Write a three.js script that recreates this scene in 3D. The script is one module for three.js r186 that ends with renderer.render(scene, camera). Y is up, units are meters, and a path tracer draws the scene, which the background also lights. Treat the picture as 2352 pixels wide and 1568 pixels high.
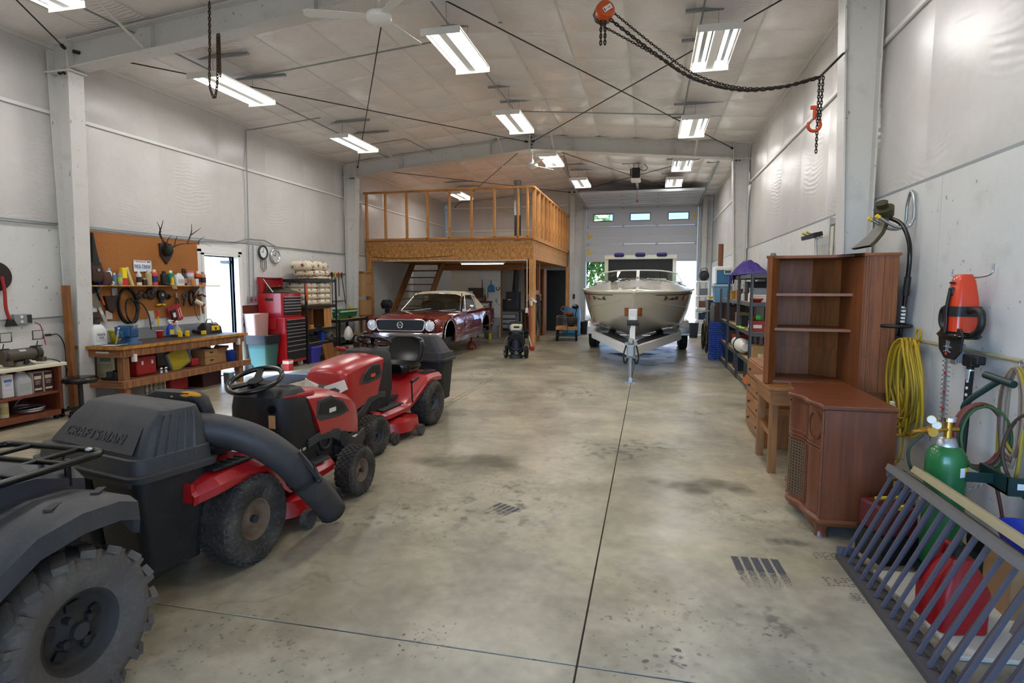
import * as THREE from 'three';
import { RoundedBoxGeometry } from 'three/addons/geometries/RoundedBoxGeometry.js';
import { mergeGeometries, mergeVertices, toCreasedNormals } from 'three/addons/utils/BufferGeometryUtils.js';
import { RectAreaLightUniformsLib } from 'three/addons/lights/RectAreaLightUniformsLib.js';
import { Sky } from 'three/addons/objects/Sky.js';
import { FontLoader } from 'three/addons/loaders/FontLoader.js';
import { TextGeometry } from 'three/addons/geometries/TextGeometry.js';

// ---------- camera, sky, sun, exposure ----------
const scene = new THREE.Scene();
const camera = new THREE.PerspectiveCamera(60.66, 1.5, 0.05, 400);
camera.position.set(0, 1.55, 0);
camera.rotation.order = 'YXZ';
camera.rotation.set(-5.414 * Math.PI / 180, 13.212 * Math.PI / 180, 0);
const renderer = new THREE.WebGLRenderer({ antialias: true });
renderer.toneMapping = THREE.LinearToneMapping;
renderer.toneMappingExposure = 1.0;
renderer.shadowMap.enabled = true;
RectAreaLightUniformsLib.init();
const SUN_DIR = new THREE.Vector3(-1.07, 2.07, 0.68).normalize();   // towards the sun
const sky = new Sky();
sky.scale.setScalar(1000);
sky.material.uniforms.turbidity.value = 9;
sky.material.uniforms.rayleigh.value = 0.3;
sky.material.uniforms.mieCoefficient.value = 0.02;
sky.material.uniforms.mieDirectionalG.value = 0.7;
sky.material.uniforms.sunPosition.value.copy(SUN_DIR);
scene.add(sky);
scene.environmentIntensity = 2.8;
const sun = new THREE.DirectionalLight(0xfff3e0, 22);
sun.position.copy(SUN_DIR).multiplyScalar(40).add(new THREE.Vector3(-3, 0, -10));
sun.target.position.set(-3, 0, -10);
sun.castShadow = true;
Object.assign(sun.shadow.camera, { left: -18, right: 18, top: 18, bottom: -18, near: 1, far: 90 });
scene.add(sun, sun.target);
const LAMP_POWER = 18, LAMP_COLOR = new THREE.Color().setRGB(1, 0.985, 0.965);

// ---------- random numbers and noise ----------
let seedN = 7;
const rnd = () => { seedN = (seedN * 1664525 + 1013904223) >>> 0; return seedN / 4294967296; };
const rr = (a, b) => a + (b - a) * rnd();
const HASH = new Float32Array(65536);
for (let i = 0; i < 65536; i++) HASH[i] = rnd();
const hsh = (x, y, s) => HASH[((x * 73 + y * 4391 + s * 977) ^ ((x * 31 + y * 17) << 3)) & 65535];
function vnoise(x, y, per, s) {
  const xi = Math.floor(x), yi = Math.floor(y), fx = x - xi, fy = y - yi, u = fx * fx * (3 - 2 * fx), v = fy * fy * (3 - 2 * fy);
  const m = (a) => ((a % per) + per) % per, x0 = m(xi), x1 = m(xi + 1), y0 = m(yi), y1 = m(yi + 1);
  return (hsh(x0, y0, s) * (1 - u) + hsh(x1, y0, s) * u) * (1 - v) + (hsh(x0, y1, s) * (1 - u) + hsh(x1, y1, s) * u) * v;
}
function fbm(u, v, per, oct, s) { let a = 0.5, t = 0, n = 0; for (let o = 0; o < oct; o++) { t += a * vnoise(u * per, v * per, per, s + o * 13); n += a; a *= 0.5; per *= 2; } return t / n; }
const clamp = (x, a = 0, b = 1) => Math.min(b, Math.max(a, x)), sstep = (a, b, x) => { const t = clamp((x - a) / (b - a)); return t * t * (3 - 2 * t); };
const mix = (a, b, t) => a + (b - a) * t;

// ---------- textures: size n, fn(u, v) -> [r, g, b] in sRGB 0..255 or a grey number ----------
function tex(n, fn, srgb = true, repeat = 1, rotate = 0) {
  const d = new Uint8Array(n * n * 4);
  for (let j = 0; j < n; j++) for (let i = 0; i < n; i++) {
    const c = fn(i / n, j / n), k = (j * n + i) * 4;
    if (typeof c === 'number') { d[k] = d[k + 1] = d[k + 2] = clamp(c, 0, 255); } else { d[k] = clamp(c[0], 0, 255); d[k + 1] = clamp(c[1], 0, 255); d[k + 2] = clamp(c[2], 0, 255); }
    d[k + 3] = 255;
  }
  const t = new THREE.DataTexture(d, n, n, THREE.RGBAFormat);
  t.wrapS = t.wrapT = THREE.RepeatWrapping; t.magFilter = THREE.LinearFilter; t.minFilter = THREE.LinearMipmapLinearFilter; t.generateMipmaps = true;
  if (srgb) t.colorSpace = THREE.SRGBColorSpace;
  t.repeat.set(repeat, repeat); t.rotation = rotate; t.needsUpdate = true;
  return t;
}
function canvasTex(w, h, draw) {
  const c = document.createElement('canvas'); c.width = w; c.height = h;
  const g = c.getContext('2d'); draw(g, w, h);
  const t = new THREE.CanvasTexture(c); t.colorSpace = THREE.SRGBColorSpace; t.anisotropy = 4; return t;
}
const std = (color, roughness = 0.6, metalness = 0, extra = {}) => new THREE.MeshStandardMaterial({ color, roughness, metalness, side: THREE.DoubleSide, ...extra });
const phys = (color, roughness, metalness, extra = {}) => new THREE.MeshPhysicalMaterial({ color, roughness, metalness, side: THREE.DoubleSide, ...extra });

// ---------- geometry helpers ----------
const V3 = (x, y, z) => new THREE.Vector3(x, y, z);
const vec = (p) => (p.isVector3 ? p : V3(...p));
const D2R = Math.PI / 180;
function put(g, x = 0, y = 0, z = 0, rx = 0, ry = 0, rz = 0) { if (rx) g.rotateX(rx); if (rz) g.rotateZ(rz); if (ry) g.rotateY(ry); g.translate(x, y, z); return g; }
const B = (w, h, d, ...at) => put(new THREE.BoxGeometry(w, h, d), ...at);
const RB = (w, h, d, r, ...at) => put(new RoundedBoxGeometry(w, h, d, 2, Math.min(r, w / 2.02, h / 2.02, d / 2.02)), ...at);
const C = (r1, r2, h, seg, ...at) => put(new THREE.CylinderGeometry(r1, r2, h, seg), ...at);
const SP = (r, sx, sy, sz, ...at) => put(new THREE.SphereGeometry(r, 16, 12).scale(sx, sy, sz), ...at);
const TO = (R, r, n, m, ...at) => put(new THREE.TorusGeometry(R, r, m, n), ...at);
const ARC = (R, r, a, n, ...at) => put(new THREE.TorusGeometry(R, r, 8, n, a), ...at);
function between(g, p, q) { p = vec(p); q = vec(q); g.applyQuaternion(new THREE.Quaternion().setFromUnitVectors(V3(0, 1, 0), q.clone().sub(p).normalize())); const m = p.clone().add(q).multiplyScalar(0.5); g.translate(m.x, m.y, m.z); return g; }
const BAR = (p, q, r, seg = 8, r2 = r) => between(new THREE.CylinderGeometry(r2, r, vec(p).distanceTo(vec(q)), seg), p, q);
function BEAM(p, q, w, h, up = V3(0, 1, 0)) {      // box from p to q, w across, h along the up side
  p = vec(p); q = vec(q); const z = q.clone().sub(p), L = z.length(); z.normalize();
  const x = new THREE.Vector3().crossVectors(up, z); if (x.lengthSq() < 1e-6) x.set(1, 0, 0); x.normalize();
  const y = new THREE.Vector3().crossVectors(z, x), g = new THREE.BoxGeometry(w, h, L);
  g.applyMatrix4(new THREE.Matrix4().makeBasis(x, y, z)); const m = p.clone().add(q).multiplyScalar(0.5); g.translate(m.x, m.y, m.z); return g;
}
const TU = (pts, r, n = 24, seg = 7, closed = false, tension = 0.5) => new THREE.TubeGeometry(new THREE.CatmullRomCurve3(pts.map(vec), closed, 'catmullrom', tension), n, r, seg, closed);
const LA = (prof, seg, ...at) => put(new THREE.LatheGeometry(prof.map(([a, b]) => new THREE.Vector2(a, b)), seg), ...at);
function EX(pts, depth, bevel, ...at) {             // outline in x,y extruded along z, centred on z
  const s = new THREE.Shape(pts.map(([a, b]) => new THREE.Vector2(a, b)));
  const g = new THREE.ExtrudeGeometry(s, { depth: Math.max(1e-4, depth - 2 * bevel), bevelEnabled: bevel > 0, bevelThickness: bevel, bevelSize: bevel, bevelOffset: -bevel, bevelSegments: 2, curveSegments: 8 });
  g.translate(0, 0, -depth / 2 + bevel); return put(g, ...at);
}
function GRID(fn, nu, nv, crease = 0) {             // surface fn(u, v) -> [x, y, z]
  const p = [], ix = [];
  for (let j = 0; j <= nv; j++) for (let i = 0; i <= nu; i++) p.push(...fn(i / nu, j / nv));
  for (let j = 0; j < nv; j++) for (let i = 0; i < nu; i++) { const a = j * (nu + 1) + i, b = a + 1, c = a + nu + 1, d = c + 1; ix.push(a, b, d, a, d, c); }
  const g = new THREE.BufferGeometry(); g.setAttribute('position', new THREE.Float32BufferAttribute(p, 3)); g.setIndex(ix);
  if (crease) return toCreasedNormals(g, crease);
  g.computeVertexNormals(); return g;
}
function LOFT(secs, closed = true, caps = true, crease = 0.6) {    // skin over rings of equal length
  const n = secs[0].length, p = [], ix = [];
  for (const s of secs) for (const q of s) p.push(q[0], q[1], q[2]);
  for (let j = 0; j < secs.length - 1; j++) for (let i = 0; i < (closed ? n : n - 1); i++) { const a = j * n + i, b = j * n + (i + 1) % n, c = a + n, d = b + n; ix.push(a, b, d, a, d, c); }
  if (caps && closed) for (const [s, flip] of [[0, true], [secs.length - 1, false]]) {
    const c0 = p.length / 3, m = secs[s].reduce((a, q) => [a[0] + q[0] / n, a[1] + q[1] / n, a[2] + q[2] / n], [0, 0, 0]); p.push(...m);
    for (let i = 0; i < n; i++) { const a = s * n + i, b = s * n + (i + 1) % n; flip ? ix.push(c0, b, a) : ix.push(c0, a, b); }
  }
  const g = new THREE.BufferGeometry(); g.setAttribute('position', new THREE.Float32BufferAttribute(p, 3)); g.setIndex(ix);
  return toCreasedNormals(g, crease);
}
function spl(pts, n, closed = false) { return new THREE.CatmullRomCurve3(pts.map(vec), closed, 'centripetal').getPoints(n).map((v) => [v.x, v.y, v.z]); }
function boxUV(g) {                                 // uv in metres by the side a face points to
  const p = g.attributes.position, n = g.attributes.normal, uv = new Float32Array(p.count * 2);
  for (let t = 0; t < p.count; t += 3) {
    const ax = Math.abs(n.getX(t) + n.getX(t + 1) + n.getX(t + 2)), ay = Math.abs(n.getY(t) + n.getY(t + 1) + n.getY(t + 2)), az = Math.abs(n.getZ(t) + n.getZ(t + 1) + n.getZ(t + 2));
    for (let k = t; k < t + 3; k++) {
      const x = p.getX(k), y = p.getY(k), z = p.getZ(k);
      if (ay >= ax && ay >= az) { uv[2 * k] = x; uv[2 * k + 1] = z; } else if (ax >= az) { uv[2 * k] = z; uv[2 * k + 1] = y; } else { uv[2 * k] = x; uv[2 * k + 1] = y; }
    }
  }
  g.setAttribute('uv', new THREE.BufferAttribute(uv, 2)); return g;
}
function prep(g, keepUV) {
  if (g.index) g = g.toNonIndexed();
  for (const k of Object.keys(g.attributes)) if (!['position', 'normal', 'uv'].includes(k)) g.deleteAttribute(k);
  if (!g.attributes.normal) g.computeVertexNormals();
  if (!keepUV || !g.attributes.uv) boxUV(g);
  g.morphAttributes = {}; return g;
}
const used = new Map();
function numbered(name) { const n = used.get(name) ?? 0; used.set(name, n + 1); return n ? name + '_' + String(n).padStart(3, '0') : name; }
function obj(name, geos, mat, parent = scene, keepUV = false) {
  if (!Array.isArray(geos)) geos = [geos];
  const g = geos.length > 1 ? mergeGeometries(geos.map((q) => prep(q, keepUV))) : prep(geos[0], keepUV);
  const m = new THREE.Mesh(g, mat); m.castShadow = m.receiveShadow = true;
  m.name = parent === scene ? numbered(name) : name; parent.add(m); return m;
}
function tag(o, label, category, group) { o.userData.label = label; o.userData.category = category; if (group) o.userData.group = group; return o; }
function thing(name, label, category, at = [0, 0, 0], turn = 0, group) {
  const o = new THREE.Group(); o.name = numbered(name); scene.add(o); o.position.set(...at); o.rotation.y = turn;
  return tag(o, label, category, group);
}
function single(name, geos, mat, label, category, at = [0, 0, 0], turn = 0, group, keepUV) { const m = obj(name, geos, mat, scene, keepUV); m.position.set(...at); m.rotation.y = turn; return tag(m, label, category, group); }
function struct(name, geos, mat) { const m = obj(name, geos, mat); m.userData.kind = 'structure'; return m; }
function structGroup(name) { const o = new THREE.Group(); o.name = numbered(name); o.userData.kind = 'structure'; scene.add(o); return o; }
function dup(o, label, at, turn = 0, group) { const r = o.clone(); r.name = numbered(o.name.replace(/_\d{3}$/, '')); r.userData = { ...o.userData, label }; if (group) r.userData.group = group; scene.add(r); r.position.set(...at); r.rotation.y = turn; return r; }
// flat print on a thin card: face looks along +z before turning
function card(name, w, h, t, parent, at, thick = 0.002, roughness = 0.5) {
  const g = new THREE.BoxGeometry(w, h, thick); put(g, ...at);
  return obj(name, g, std(0xffffff, roughness, 0, { map: t }), parent, true);
}
const font = await new FontLoader().loadAsync('fonts/droid/droid_sans_bold.typeface.json');
function TXT(s, size, depth, ...at) { const g = new TextGeometry(s, { font, size, depth, curveSegments: 3, bevelEnabled: false }); g.computeBoundingBox(); const b = g.boundingBox; g.translate(-(b.min.x + b.max.x) / 2, -(b.min.y + b.max.y) / 2, 0); return put(g, ...at); }
// ---------- materials ----------
const concreteMap = tex(2048, (u, v) => {
  const big = fbm(u, v, 3, 4, 1), mid = fbm(u + 0.31, v, 9, 4, 50), fine = fbm(u, v, 90, 3, 90), blot = fbm(u, v + 0.2, 6, 5, 140);
  const vein = 1 - sstep(0.0, 0.018, Math.abs(fbm(u, v, 9, 5, 400) - 0.5)) , cloud = sstep(0.45, 0.7, fbm(u, v, 16, 4, 430));
  let k = 0.96 + (big - 0.5) * 0.32 + (mid - 0.5) * 0.3 + (fine - 0.5) * 0.16 - 0.07 * cloud - 0.1 * vein * sstep(0.45, 0.6, fbm(u, v, 6, 2, 410));
  const stain = sstep(0.5, 0.8, blot) * 0.8, scuff = sstep(0.55, 0.85, fbm(u * 1.0, v, 70, 3, 200)) * sstep(0.5, 0.75, fbm(u, v, 5, 3, 230));
  k *= 1 - 0.42 * scuff; k *= 1 - 0.2 * stain;
  const speck = sstep(0.7, 0.9, fbm(u, v, 220, 2, 300)) * sstep(0.5, 0.7, fbm(u, v, 7, 3, 320)); k *= 1 - 0.3 * speck;
  const warm = sstep(0.42, 0.7, fbm(u, v, 4, 3, 260));
  return [171 * k, (161 - 3 * warm - 3 * stain) * k, (137 - 12 * warm - 7 * stain) * k];
}, true, 1 / 4.6);
const concreteRough = tex(1024, (u, v) => 96 + 60 * fbm(u, v, 5, 5, 11) + 40 * sstep(0.5, 0.7, fbm(u, v, 20, 3, 33)), false, 1 / 4.6);
const concreteBump = tex(1024, (u, v) => 128 + 90 * (fbm(u, v, 12, 5, 71) - 0.5) + 30 * (fbm(u, v, 120, 2, 75) - 0.5), false, 1 / 4.6);
const M = {};
M.concrete = std(0xffffff, 0.62, 0, { map: concreteMap, roughnessMap: concreteRough, bumpMap: concreteBump, bumpScale: 0.003 });
M.concrete.roughness = 0.68;
M.jointDirt = std(0x3a3226, 0.95);
M.asphaltOut = std(0xb3aea3, 0.9, 0, { map: concreteMap });
const wrinkle = tex(1024, (u, v) => { const w = fbm(u, v, 4, 3, 500); const a = Math.sin((u * 6 + w * 5 + v * 40) * 6.283); const m = sstep(0.45, 0.65, fbm(u, v, 3, 3, 520)); return 128 + 55 * a * m * 0.6 + 110 * (fbm(u, v, 10, 5, 540) - 0.5); }, false, 1 / 2.2);
const vinylMap = tex(512, (u, v) => { const k = 0.95 + 0.1 * fbm(u, v, 4, 4, 560) + 0.03 * (fbm(u, v, 60, 2, 570) - 0.5); return [206 * k, 203 * k, 199 * k]; }, true, 1 / 3.1);
const vinylCeil = tex(512, (u, v) => { const k = 0.96 + 0.08 * fbm(u, v, 4, 4, 561) + 0.03 * (fbm(u, v, 60, 2, 571) - 0.5); return [236 * k, 230 * k, 227 * k]; }, true, 1 / 3.1);
M.vinyl = std(0xffffff, 0.27, 0, { map: vinylCeil, bumpMap: wrinkle, bumpScale: 0.02 });
M.vinylWall = std(0xffffff, 0.33, 0, { map: vinylMap, bumpMap: wrinkle, bumpScale: 0.006 });
M.seamTape = std(0xd9d6d2, 0.4);
const paintMap = tex(1024, (u, v) => { const k = 0.97 + 0.05 * (fbm(u, v, 5, 4, 600) - 0.5) + 0.02 * (fbm(u, v, 120, 2, 610) - 0.5); const dirt = sstep(0.6, 0.95, fbm(u, v, 14, 4, 620)) * 0.06; const scr = sstep(0.86, 0.9, fbm(u, v, 60, 2, 640)) * 0.25; return [218 * k * (1 - dirt - scr), 218 * k * (1 - dirt - scr), 214 * k * (1 - dirt * 1.2 - scr)]; }, true, 1 / 2.44);
M.plyPaint = std(0xffffff, 0.55, 0, { map: paintMap });
M.framePaint = std(0xfbf9f8, 0.42, 0, { map: paintMap });
M.white = std(0xe6e6e2, 0.4); M.whiteMatte = std(0xdedcd6, 0.75); M.cream = std(0xd9d2ba, 0.5);
M.black = std(0x141414, 0.5); M.blackGloss = std(0x0d0d0e, 0.22); M.darkGrey = std(0x2c2c2e, 0.6); M.rubber = std(0x1b1a19, 0.82);
M.steel = std(0xa9acb0, 0.35, 0.85); M.chrome = std(0xe4e6ea, 0.12, 1); M.galv = std(0x9aa0a3, 0.45, 0.6); M.darkSteel = std(0x3a3a3c, 0.5, 0.6); M.rust = std(0x6b3f28, 0.85); M.brass = std(0xc79a43, 0.3, 0.9); M.alum = std(0xc3c6c8, 0.38, 0.8);
M.red = std(0xb3141a, 0.3); M.redMatte = std(0xa32020, 0.6); M.orange = std(0xd4541c, 0.45); M.yellow = std(0xe0bb1c, 0.5); M.blue = std(0x1c3fa0, 0.45); M.green = std(0x1f7a3a, 0.4); M.purple = std(0x3a1d86, 0.75); M.lightBlue = std(0x6aa7d6, 0.5);
M.glass = phys(0xffffff, 0.02, 0, { transmission: 1, thickness: 0, ior: 1.45 });
M.glassTint = phys(0xb9cfc4, 0.03, 0, { transmission: 1, thickness: 0, ior: 1.5 });
M.clearPlastic = phys(0xf3f3f3, 0.15, 0, { transmission: 0.8, thickness: 0 });
M.tube = std(0xffffff, 0.4, 0, { emissive: 0xfffcf6, emissiveIntensity: 9 });
// wood: long grain along the texture's v axis
const woodTex = (r, g, b, contrast, s, rep = 1) => tex(512, (u, v) => {
  const w = fbm(u, v, 3, 3, s), gr = fbm(u + w * 0.03, v * 0.0625, 64, 3, s + 7), band = Math.sin((u * 7 + w * 0.9) * 6.283) * 0.5 + 0.5, k = 1 + contrast * (0.5 * (gr - 0.5) + 0.1 * (band - 0.5) + 0.2 * (w - 0.5));
  return [r * k, g * k, b * k];
}, true, rep);
const wood = (r, g, b, c, s, rough = 0.6) => { const t = woodTex(r, g, b, c, s), t2 = t.clone(); t2.rotation = Math.PI / 2; t2.needsUpdate = true; return { v: std(0xffffff, rough, 0, { map: t }), h: std(0xffffff, rough, 0, { map: t2 }) }; };
const pine = wood(198, 140, 78, 0.9, 700, 0.65), pineDark = wood(140, 88, 44, 0.9, 720, 0.7), benchWood = wood(137, 92, 58, 1.1, 740, 0.75), benchEdge = wood(176, 120, 48, 0.8, 760, 0.6), consoleWood = wood(108, 56, 30, 0.7, 780, 0.34), hutchWood = wood(133, 76, 38, 0.75, 800, 0.42), deskWood = wood(150, 98, 52, 0.7, 820, 0.45), greyWood = wood(108, 100, 92, 0.8, 840, 0.85), paleWood = wood(188, 170, 130, 0.6, 860, 0.8), particle = wood(192, 158, 108, 0.3, 880, 0.85);
const osbMap = (() => {   // strand board: overlapping flakes
  const t = canvasTex(1024, 1024, (g, w, h) => {
    g.fillStyle = '#a9763d'; g.fillRect(0, 0, w, h);
    for (let i = 0; i < 5200; i++) {
      const x = rr(0, w), y = rr(0, h), L = rr(30, 95), T = rr(6, 20), a = rr(-0.6, 0.6) + (rnd() < 0.25 ? 1.4 : 0), k = rr(0.72, 1.2);
      g.fillStyle = `rgb(${Math.round(184 * k)},${Math.round(130 * k)},${Math.round(70 * k)})`;
      for (const ox of [-w, 0, w]) for (const oy of [-h, 0, h]) { if (x + ox < -100 || x + ox > w + 100 || y + oy < -100 || y + oy > h + 100) continue; g.save(); g.translate(x + ox, y + oy); g.rotate(a + Math.PI / 2); g.beginPath(); g.moveTo(-L / 2, -T / 2 + 3); g.lineTo(L / 2 - 4, -T / 2); g.lineTo(L / 2, T / 2 - 2); g.lineTo(-L / 2 + 5, T / 2); g.fill(); g.restore(); }
    }
  });
  t.wrapS = t.wrapT = THREE.RepeatWrapping; t.repeat.set(1 / 1.1, 1 / 1.1); return t;
})();
M.osb = std(0xffffff, 0.7, 0, { map: osbMap });
const pegMap = tex(128, (u, v) => { const d = Math.hypot((u * 4 % 1) - 0.5, (v * 4 % 1) - 0.5); const k = 0.97 + 0.08 * (fbm(u, v, 8, 3, 900) - 0.5); return d < 0.15 ? [64, 32, 12] : [172 * k, 108 * k, 48 * k]; }, true, 1 / 0.1016);
M.peg = std(0xffffff, 0.7, 0, { map: pegMap });
const dustMap = (r, g, b, s, amount) => tex(512, (u, v) => { const d = fbm(u, v, 5, 5, s), f = fbm(u, v, 70, 2, s + 5), k = amount * (sstep(0.35, 0.75, d) * 0.7 + 0.5 * sstep(0.55, 0.8, f)); return [mix(r, 128, k), mix(g, 122, k), mix(b, 110, k)]; }, true, 1.3);
M.dustyPlastic = std(0xffffff, 0.55, 0, { map: dustMap(50, 50, 52, 920, 0.16) });
M.dustyBlack = std(0xffffff, 0.6, 0, { map: dustMap(24, 24, 25, 930, 0.18) });
M.dustyTire = std(0xffffff, 0.9, 0, { map: dustMap(44, 40, 36, 940, 0.5) });
M.muddyRim = std(0xffffff, 0.9, 0, { map: dustMap(112, 86, 62, 950, 0.45) });
M.mudTire = std(0xffffff, 0.92, 0, { map: dustMap(80, 73, 66, 955, 0.3) });
const cardMap = tex(256, (u, v) => { const k = 0.97 + 0.08 * (fbm(u, v, 8, 3, 960) - 0.5); return [176 * k, 134 * k, 88 * k]; }, true, 2);
M.cardboard = std(0xffffff, 0.85, 0, { map: cardMap });
const floralMap = tex(512, (u, v) => {
  let c = [226, 216, 192];
  for (const [cx, cy, r, a] of [[0.2, 0.25, 0.11, 0], [0.68, 0.18, 0.08, 1], [0.5, 0.62, 0.13, 2], [0.86, 0.7, 0.09, 3], [0.15, 0.8, 0.07, 4]]) {
    const dx = ((u - cx + 1.5) % 1) - 0.5, dy = ((v - cy + 1.5) % 1) - 0.5, th = Math.atan2(dy, dx), d = Math.hypot(dx, dy);
    if (d < r * (0.75 + 0.25 * Math.cos(5 * th + a))) c = d < r * 0.35 ? [120, 60, 60] : [142 + 26 * Math.sin(9 * th), 66, 74];
    else if (Math.abs(d - r * 1.7) < 0.008 && Math.sin(2 * th + a) > 0.2) c = [110, 104, 70];
  }
  const k = 0.95 + 0.1 * fbm(u, v, 20, 3, 980); return [c[0] * k, c[1] * k, c[2] * k];
}, true, 2.4);
M.floral = std(0xffffff, 0.9, 0, { map: floralMap });
// ---------- small prop builders ----------
const each = (name, geos, mat, parent) => geos.map((g) => obj(name, g, mat, parent));
const col = (hex, r = 0.5) => (col.c ??= new Map()).get(hex + '/' + r) ?? col.c.set(hex + '/' + r, std(hex, r)).get(hex + '/' + r);
function canThing(name, label, at, r, h, body, cap, group, band) {     // spray can or bottle: body, cap, label band
  const o = thing(name, label, name.includes('bottle') ? 'bottle' : 'can', at, 0, group);
  obj('body', LA([[0, 0], [r * 0.95, 0], [r, 0.006], [r, h * 0.74], [r * 0.86, h * 0.8], [r * 0.5, h * 0.84], [0, h * 0.84]], 18), col(body), o);
  obj('cap', LA([[r * 0.52, h * 0.82], [r * 0.54, h * 0.97], [r * 0.4, h], [0, h]], 14), col(cap), o);
  if (band !== undefined) obj('label_band', LA([[r * 1.012, h * 0.2], [r * 1.012, h * 0.58]], 18), col(band), o);
  return o;
}
function boxThing(name, label, cat, at, w, h, d, mat, turn = 0, group, extra) {
  const o = thing(name, label, cat, at, turn, group); obj('body', RB(w, h, d, Math.min(0.006, h / 8), 0, h / 2, 0), mat, o); if (extra) extra(o); return o;
}
function cardBox(label, at, w, h, d, turn = 0, open = false, group) {
  const o = thing('cardboard_box', label, 'box', at, turn, group), t = 0.005;
  obj('side', [B(w, h, t, 0, h / 2, d / 2), B(w, h, t, 0, h / 2, -d / 2), B(t, h, d, w / 2, h / 2, 0), B(t, h, d, -w / 2, h / 2, 0), B(w, t, d, 0, t, 0)], M.cardboard, o);
  if (open) each('flap', [BEAM([0, h, d / 2], [0, h + d * 0.18, d * 0.72], w, t), BEAM([0, h, -d / 2], [0, h + d * 0.2, -d * 0.7], w, t), BEAM([w / 2, h, 0], [w * 0.72, h + w * 0.14, 0], d, t)], M.cardboard, o);
  else { obj('lid', B(w, t, d, 0, h - t, 0), M.cardboard, o); obj('tape', B(0.05, 0.001, d, 0, h - 0.001, 0), col(0xb89a62), o); }
  return o;
}
function bucketThing(name, label, at, r1, r2, h, mat, handle = true, group) {
  const o = thing(name, label, 'bucket', at, 0, group);
  obj('body', LA([[0, 0.004], [r1, 0], [r2, h], [r2 + 0.006, h], [r2 + 0.006, h - 0.02], [r2 - 0.004, h - 0.02], [r1 - 0.004, 0.008], [0, 0.008]], 24), mat, o);
  if (handle) obj('handle', put(new THREE.TorusGeometry(r2, 0.004, 5, 20, Math.PI), 0, h - 0.03, 0, -1.1), M.steel, o);
  return o;
}
function jugThing(name, label, at, w, h, d, mat, capM, lab, group) {
  const o = thing(name, label, 'jug', at, 0, group);
  obj('body', LOFT([rrect(0, 0, 0, d, w, 0.02), rrect(0, h * 0.62, 0, d, w, 0.025), rrect(0, h * 0.82, 0.0, d * 0.8, w * 0.7, 0.03), rrect(0, h * 0.93, 0, d * 0.3, w * 0.3, 0.015)], true, true, 0.7), mat, o);
  obj('cap', C(d * 0.16, d * 0.16, h * 0.08, 14, 0, h * 0.96, 0), capM, o);
  obj('handle', TU([[0, h * 0.88, -w * 0.1], [0, h * 0.92, -w * 0.3], [0, h * 0.72, -w * 0.42], [0, h * 0.6, -w * 0.4]], 0.01, 14), mat, o);
  if (lab) obj('label_print', B(0.002, h * 0.34, w * 0.7, d / 2 + 0.001, h * 0.32, 0), lab, o);
  return o;
}
function triggerBottle(label, at, w, h, liquid, head, lab) {
  const o = thing('spray_bottle', label, 'bottle', at);
  obj('body', LOFT([rrect(0, 0, 0, w * 0.7, w, 0.015), rrect(0, h * 0.5, 0, w * 0.7, w, 0.02), rrect(0, h * 0.66, 0, w * 0.35, w * 0.4, 0.01), rrect(0, h * 0.76, 0, w * 0.25, w * 0.3, 0.01)], true, true, 0.7), liquid, o);
  obj('trigger_head', [B(w * 0.3, h * 0.1, w * 0.32, 0, h * 0.8, 0), EX([[-w * 0.35, 0], [w * 0.7, 0.01], [w * 0.7, h * 0.07], [-w * 0.1, h * 0.13], [-w * 0.35, h * 0.06]], 0.02, 0.003, 0, h * 0.86, 0, 0, Math.PI / 2), BEAM([0, h * 0.86, -w * 0.4], [0, h * 0.72, -w * 0.5], 0.012, 0.01)], head, o);
  if (lab) obj('label_print', [B(0.002, h * 0.28, w * 0.8, w * 0.352, h * 0.27, 0)], lab, o);
  return o;
}
// wall/ceiling hook chain: torus links along a polyline, joined
function chainGeo(pts, link = 0.035, wire = 0.005) {
  const c = new THREE.CatmullRomCurve3(pts.map(vec)), L = c.getLength(), n = Math.round(L / (link * 0.74)), g = [];
  for (let i = 0; i < n; i++) {
    const p = c.getPointAt((i + 0.5) / n), t = c.getTangentAt((i + 0.5) / n), q = new THREE.TorusGeometry(link * 0.3, wire, 5, 10); q.scale(0.85, 1.6, 1); if (i % 2) q.rotateY(Math.PI / 2);
    q.applyQuaternion(new THREE.Quaternion().setFromUnitVectors(V3(0, 1, 0), t)); q.translate(p.x, p.y, p.z); g.push(q);
  }
  return g;
}
function coilGeo(cx, cy, cz, rx, ry, n, r, jitter, axis = 'x') {       // hanging coil of cable in the plane across the axis
  const pts = [];
  for (let k = 0; k <= n * 14; k++) { const a = k / 14 * 6.283, j = 1 + jitter * (fbm(k * 0.013, 0.3, 16, 2, 77) - 0.5), u = rx * j * Math.sin(a), w = ry * j * Math.cos(a), d = 0.02 * Math.sin(k * 0.37) + 0.012 * (k / (n * 14) - 0.5); pts.push(axis === 'x' ? [cx + d, cy + w, cz + u] : axis === 'y' ? [cx + u, cy + d, cz + w] : [cx + u, cy + w, cz + d]); }
  return TU(pts, r, n * 36, 6);
}
// ---------- building shell ----------
const XL = -7.2, XR = 1.945, XM = -2.63, ZB = -20.2, ZF = 1.3, EAVE = 4.48, PLY = 2.31, GIRT = 3.67;
const roofY = (x) => EAVE + 0.0875 * (4.57 - Math.abs(x - XM));
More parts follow.
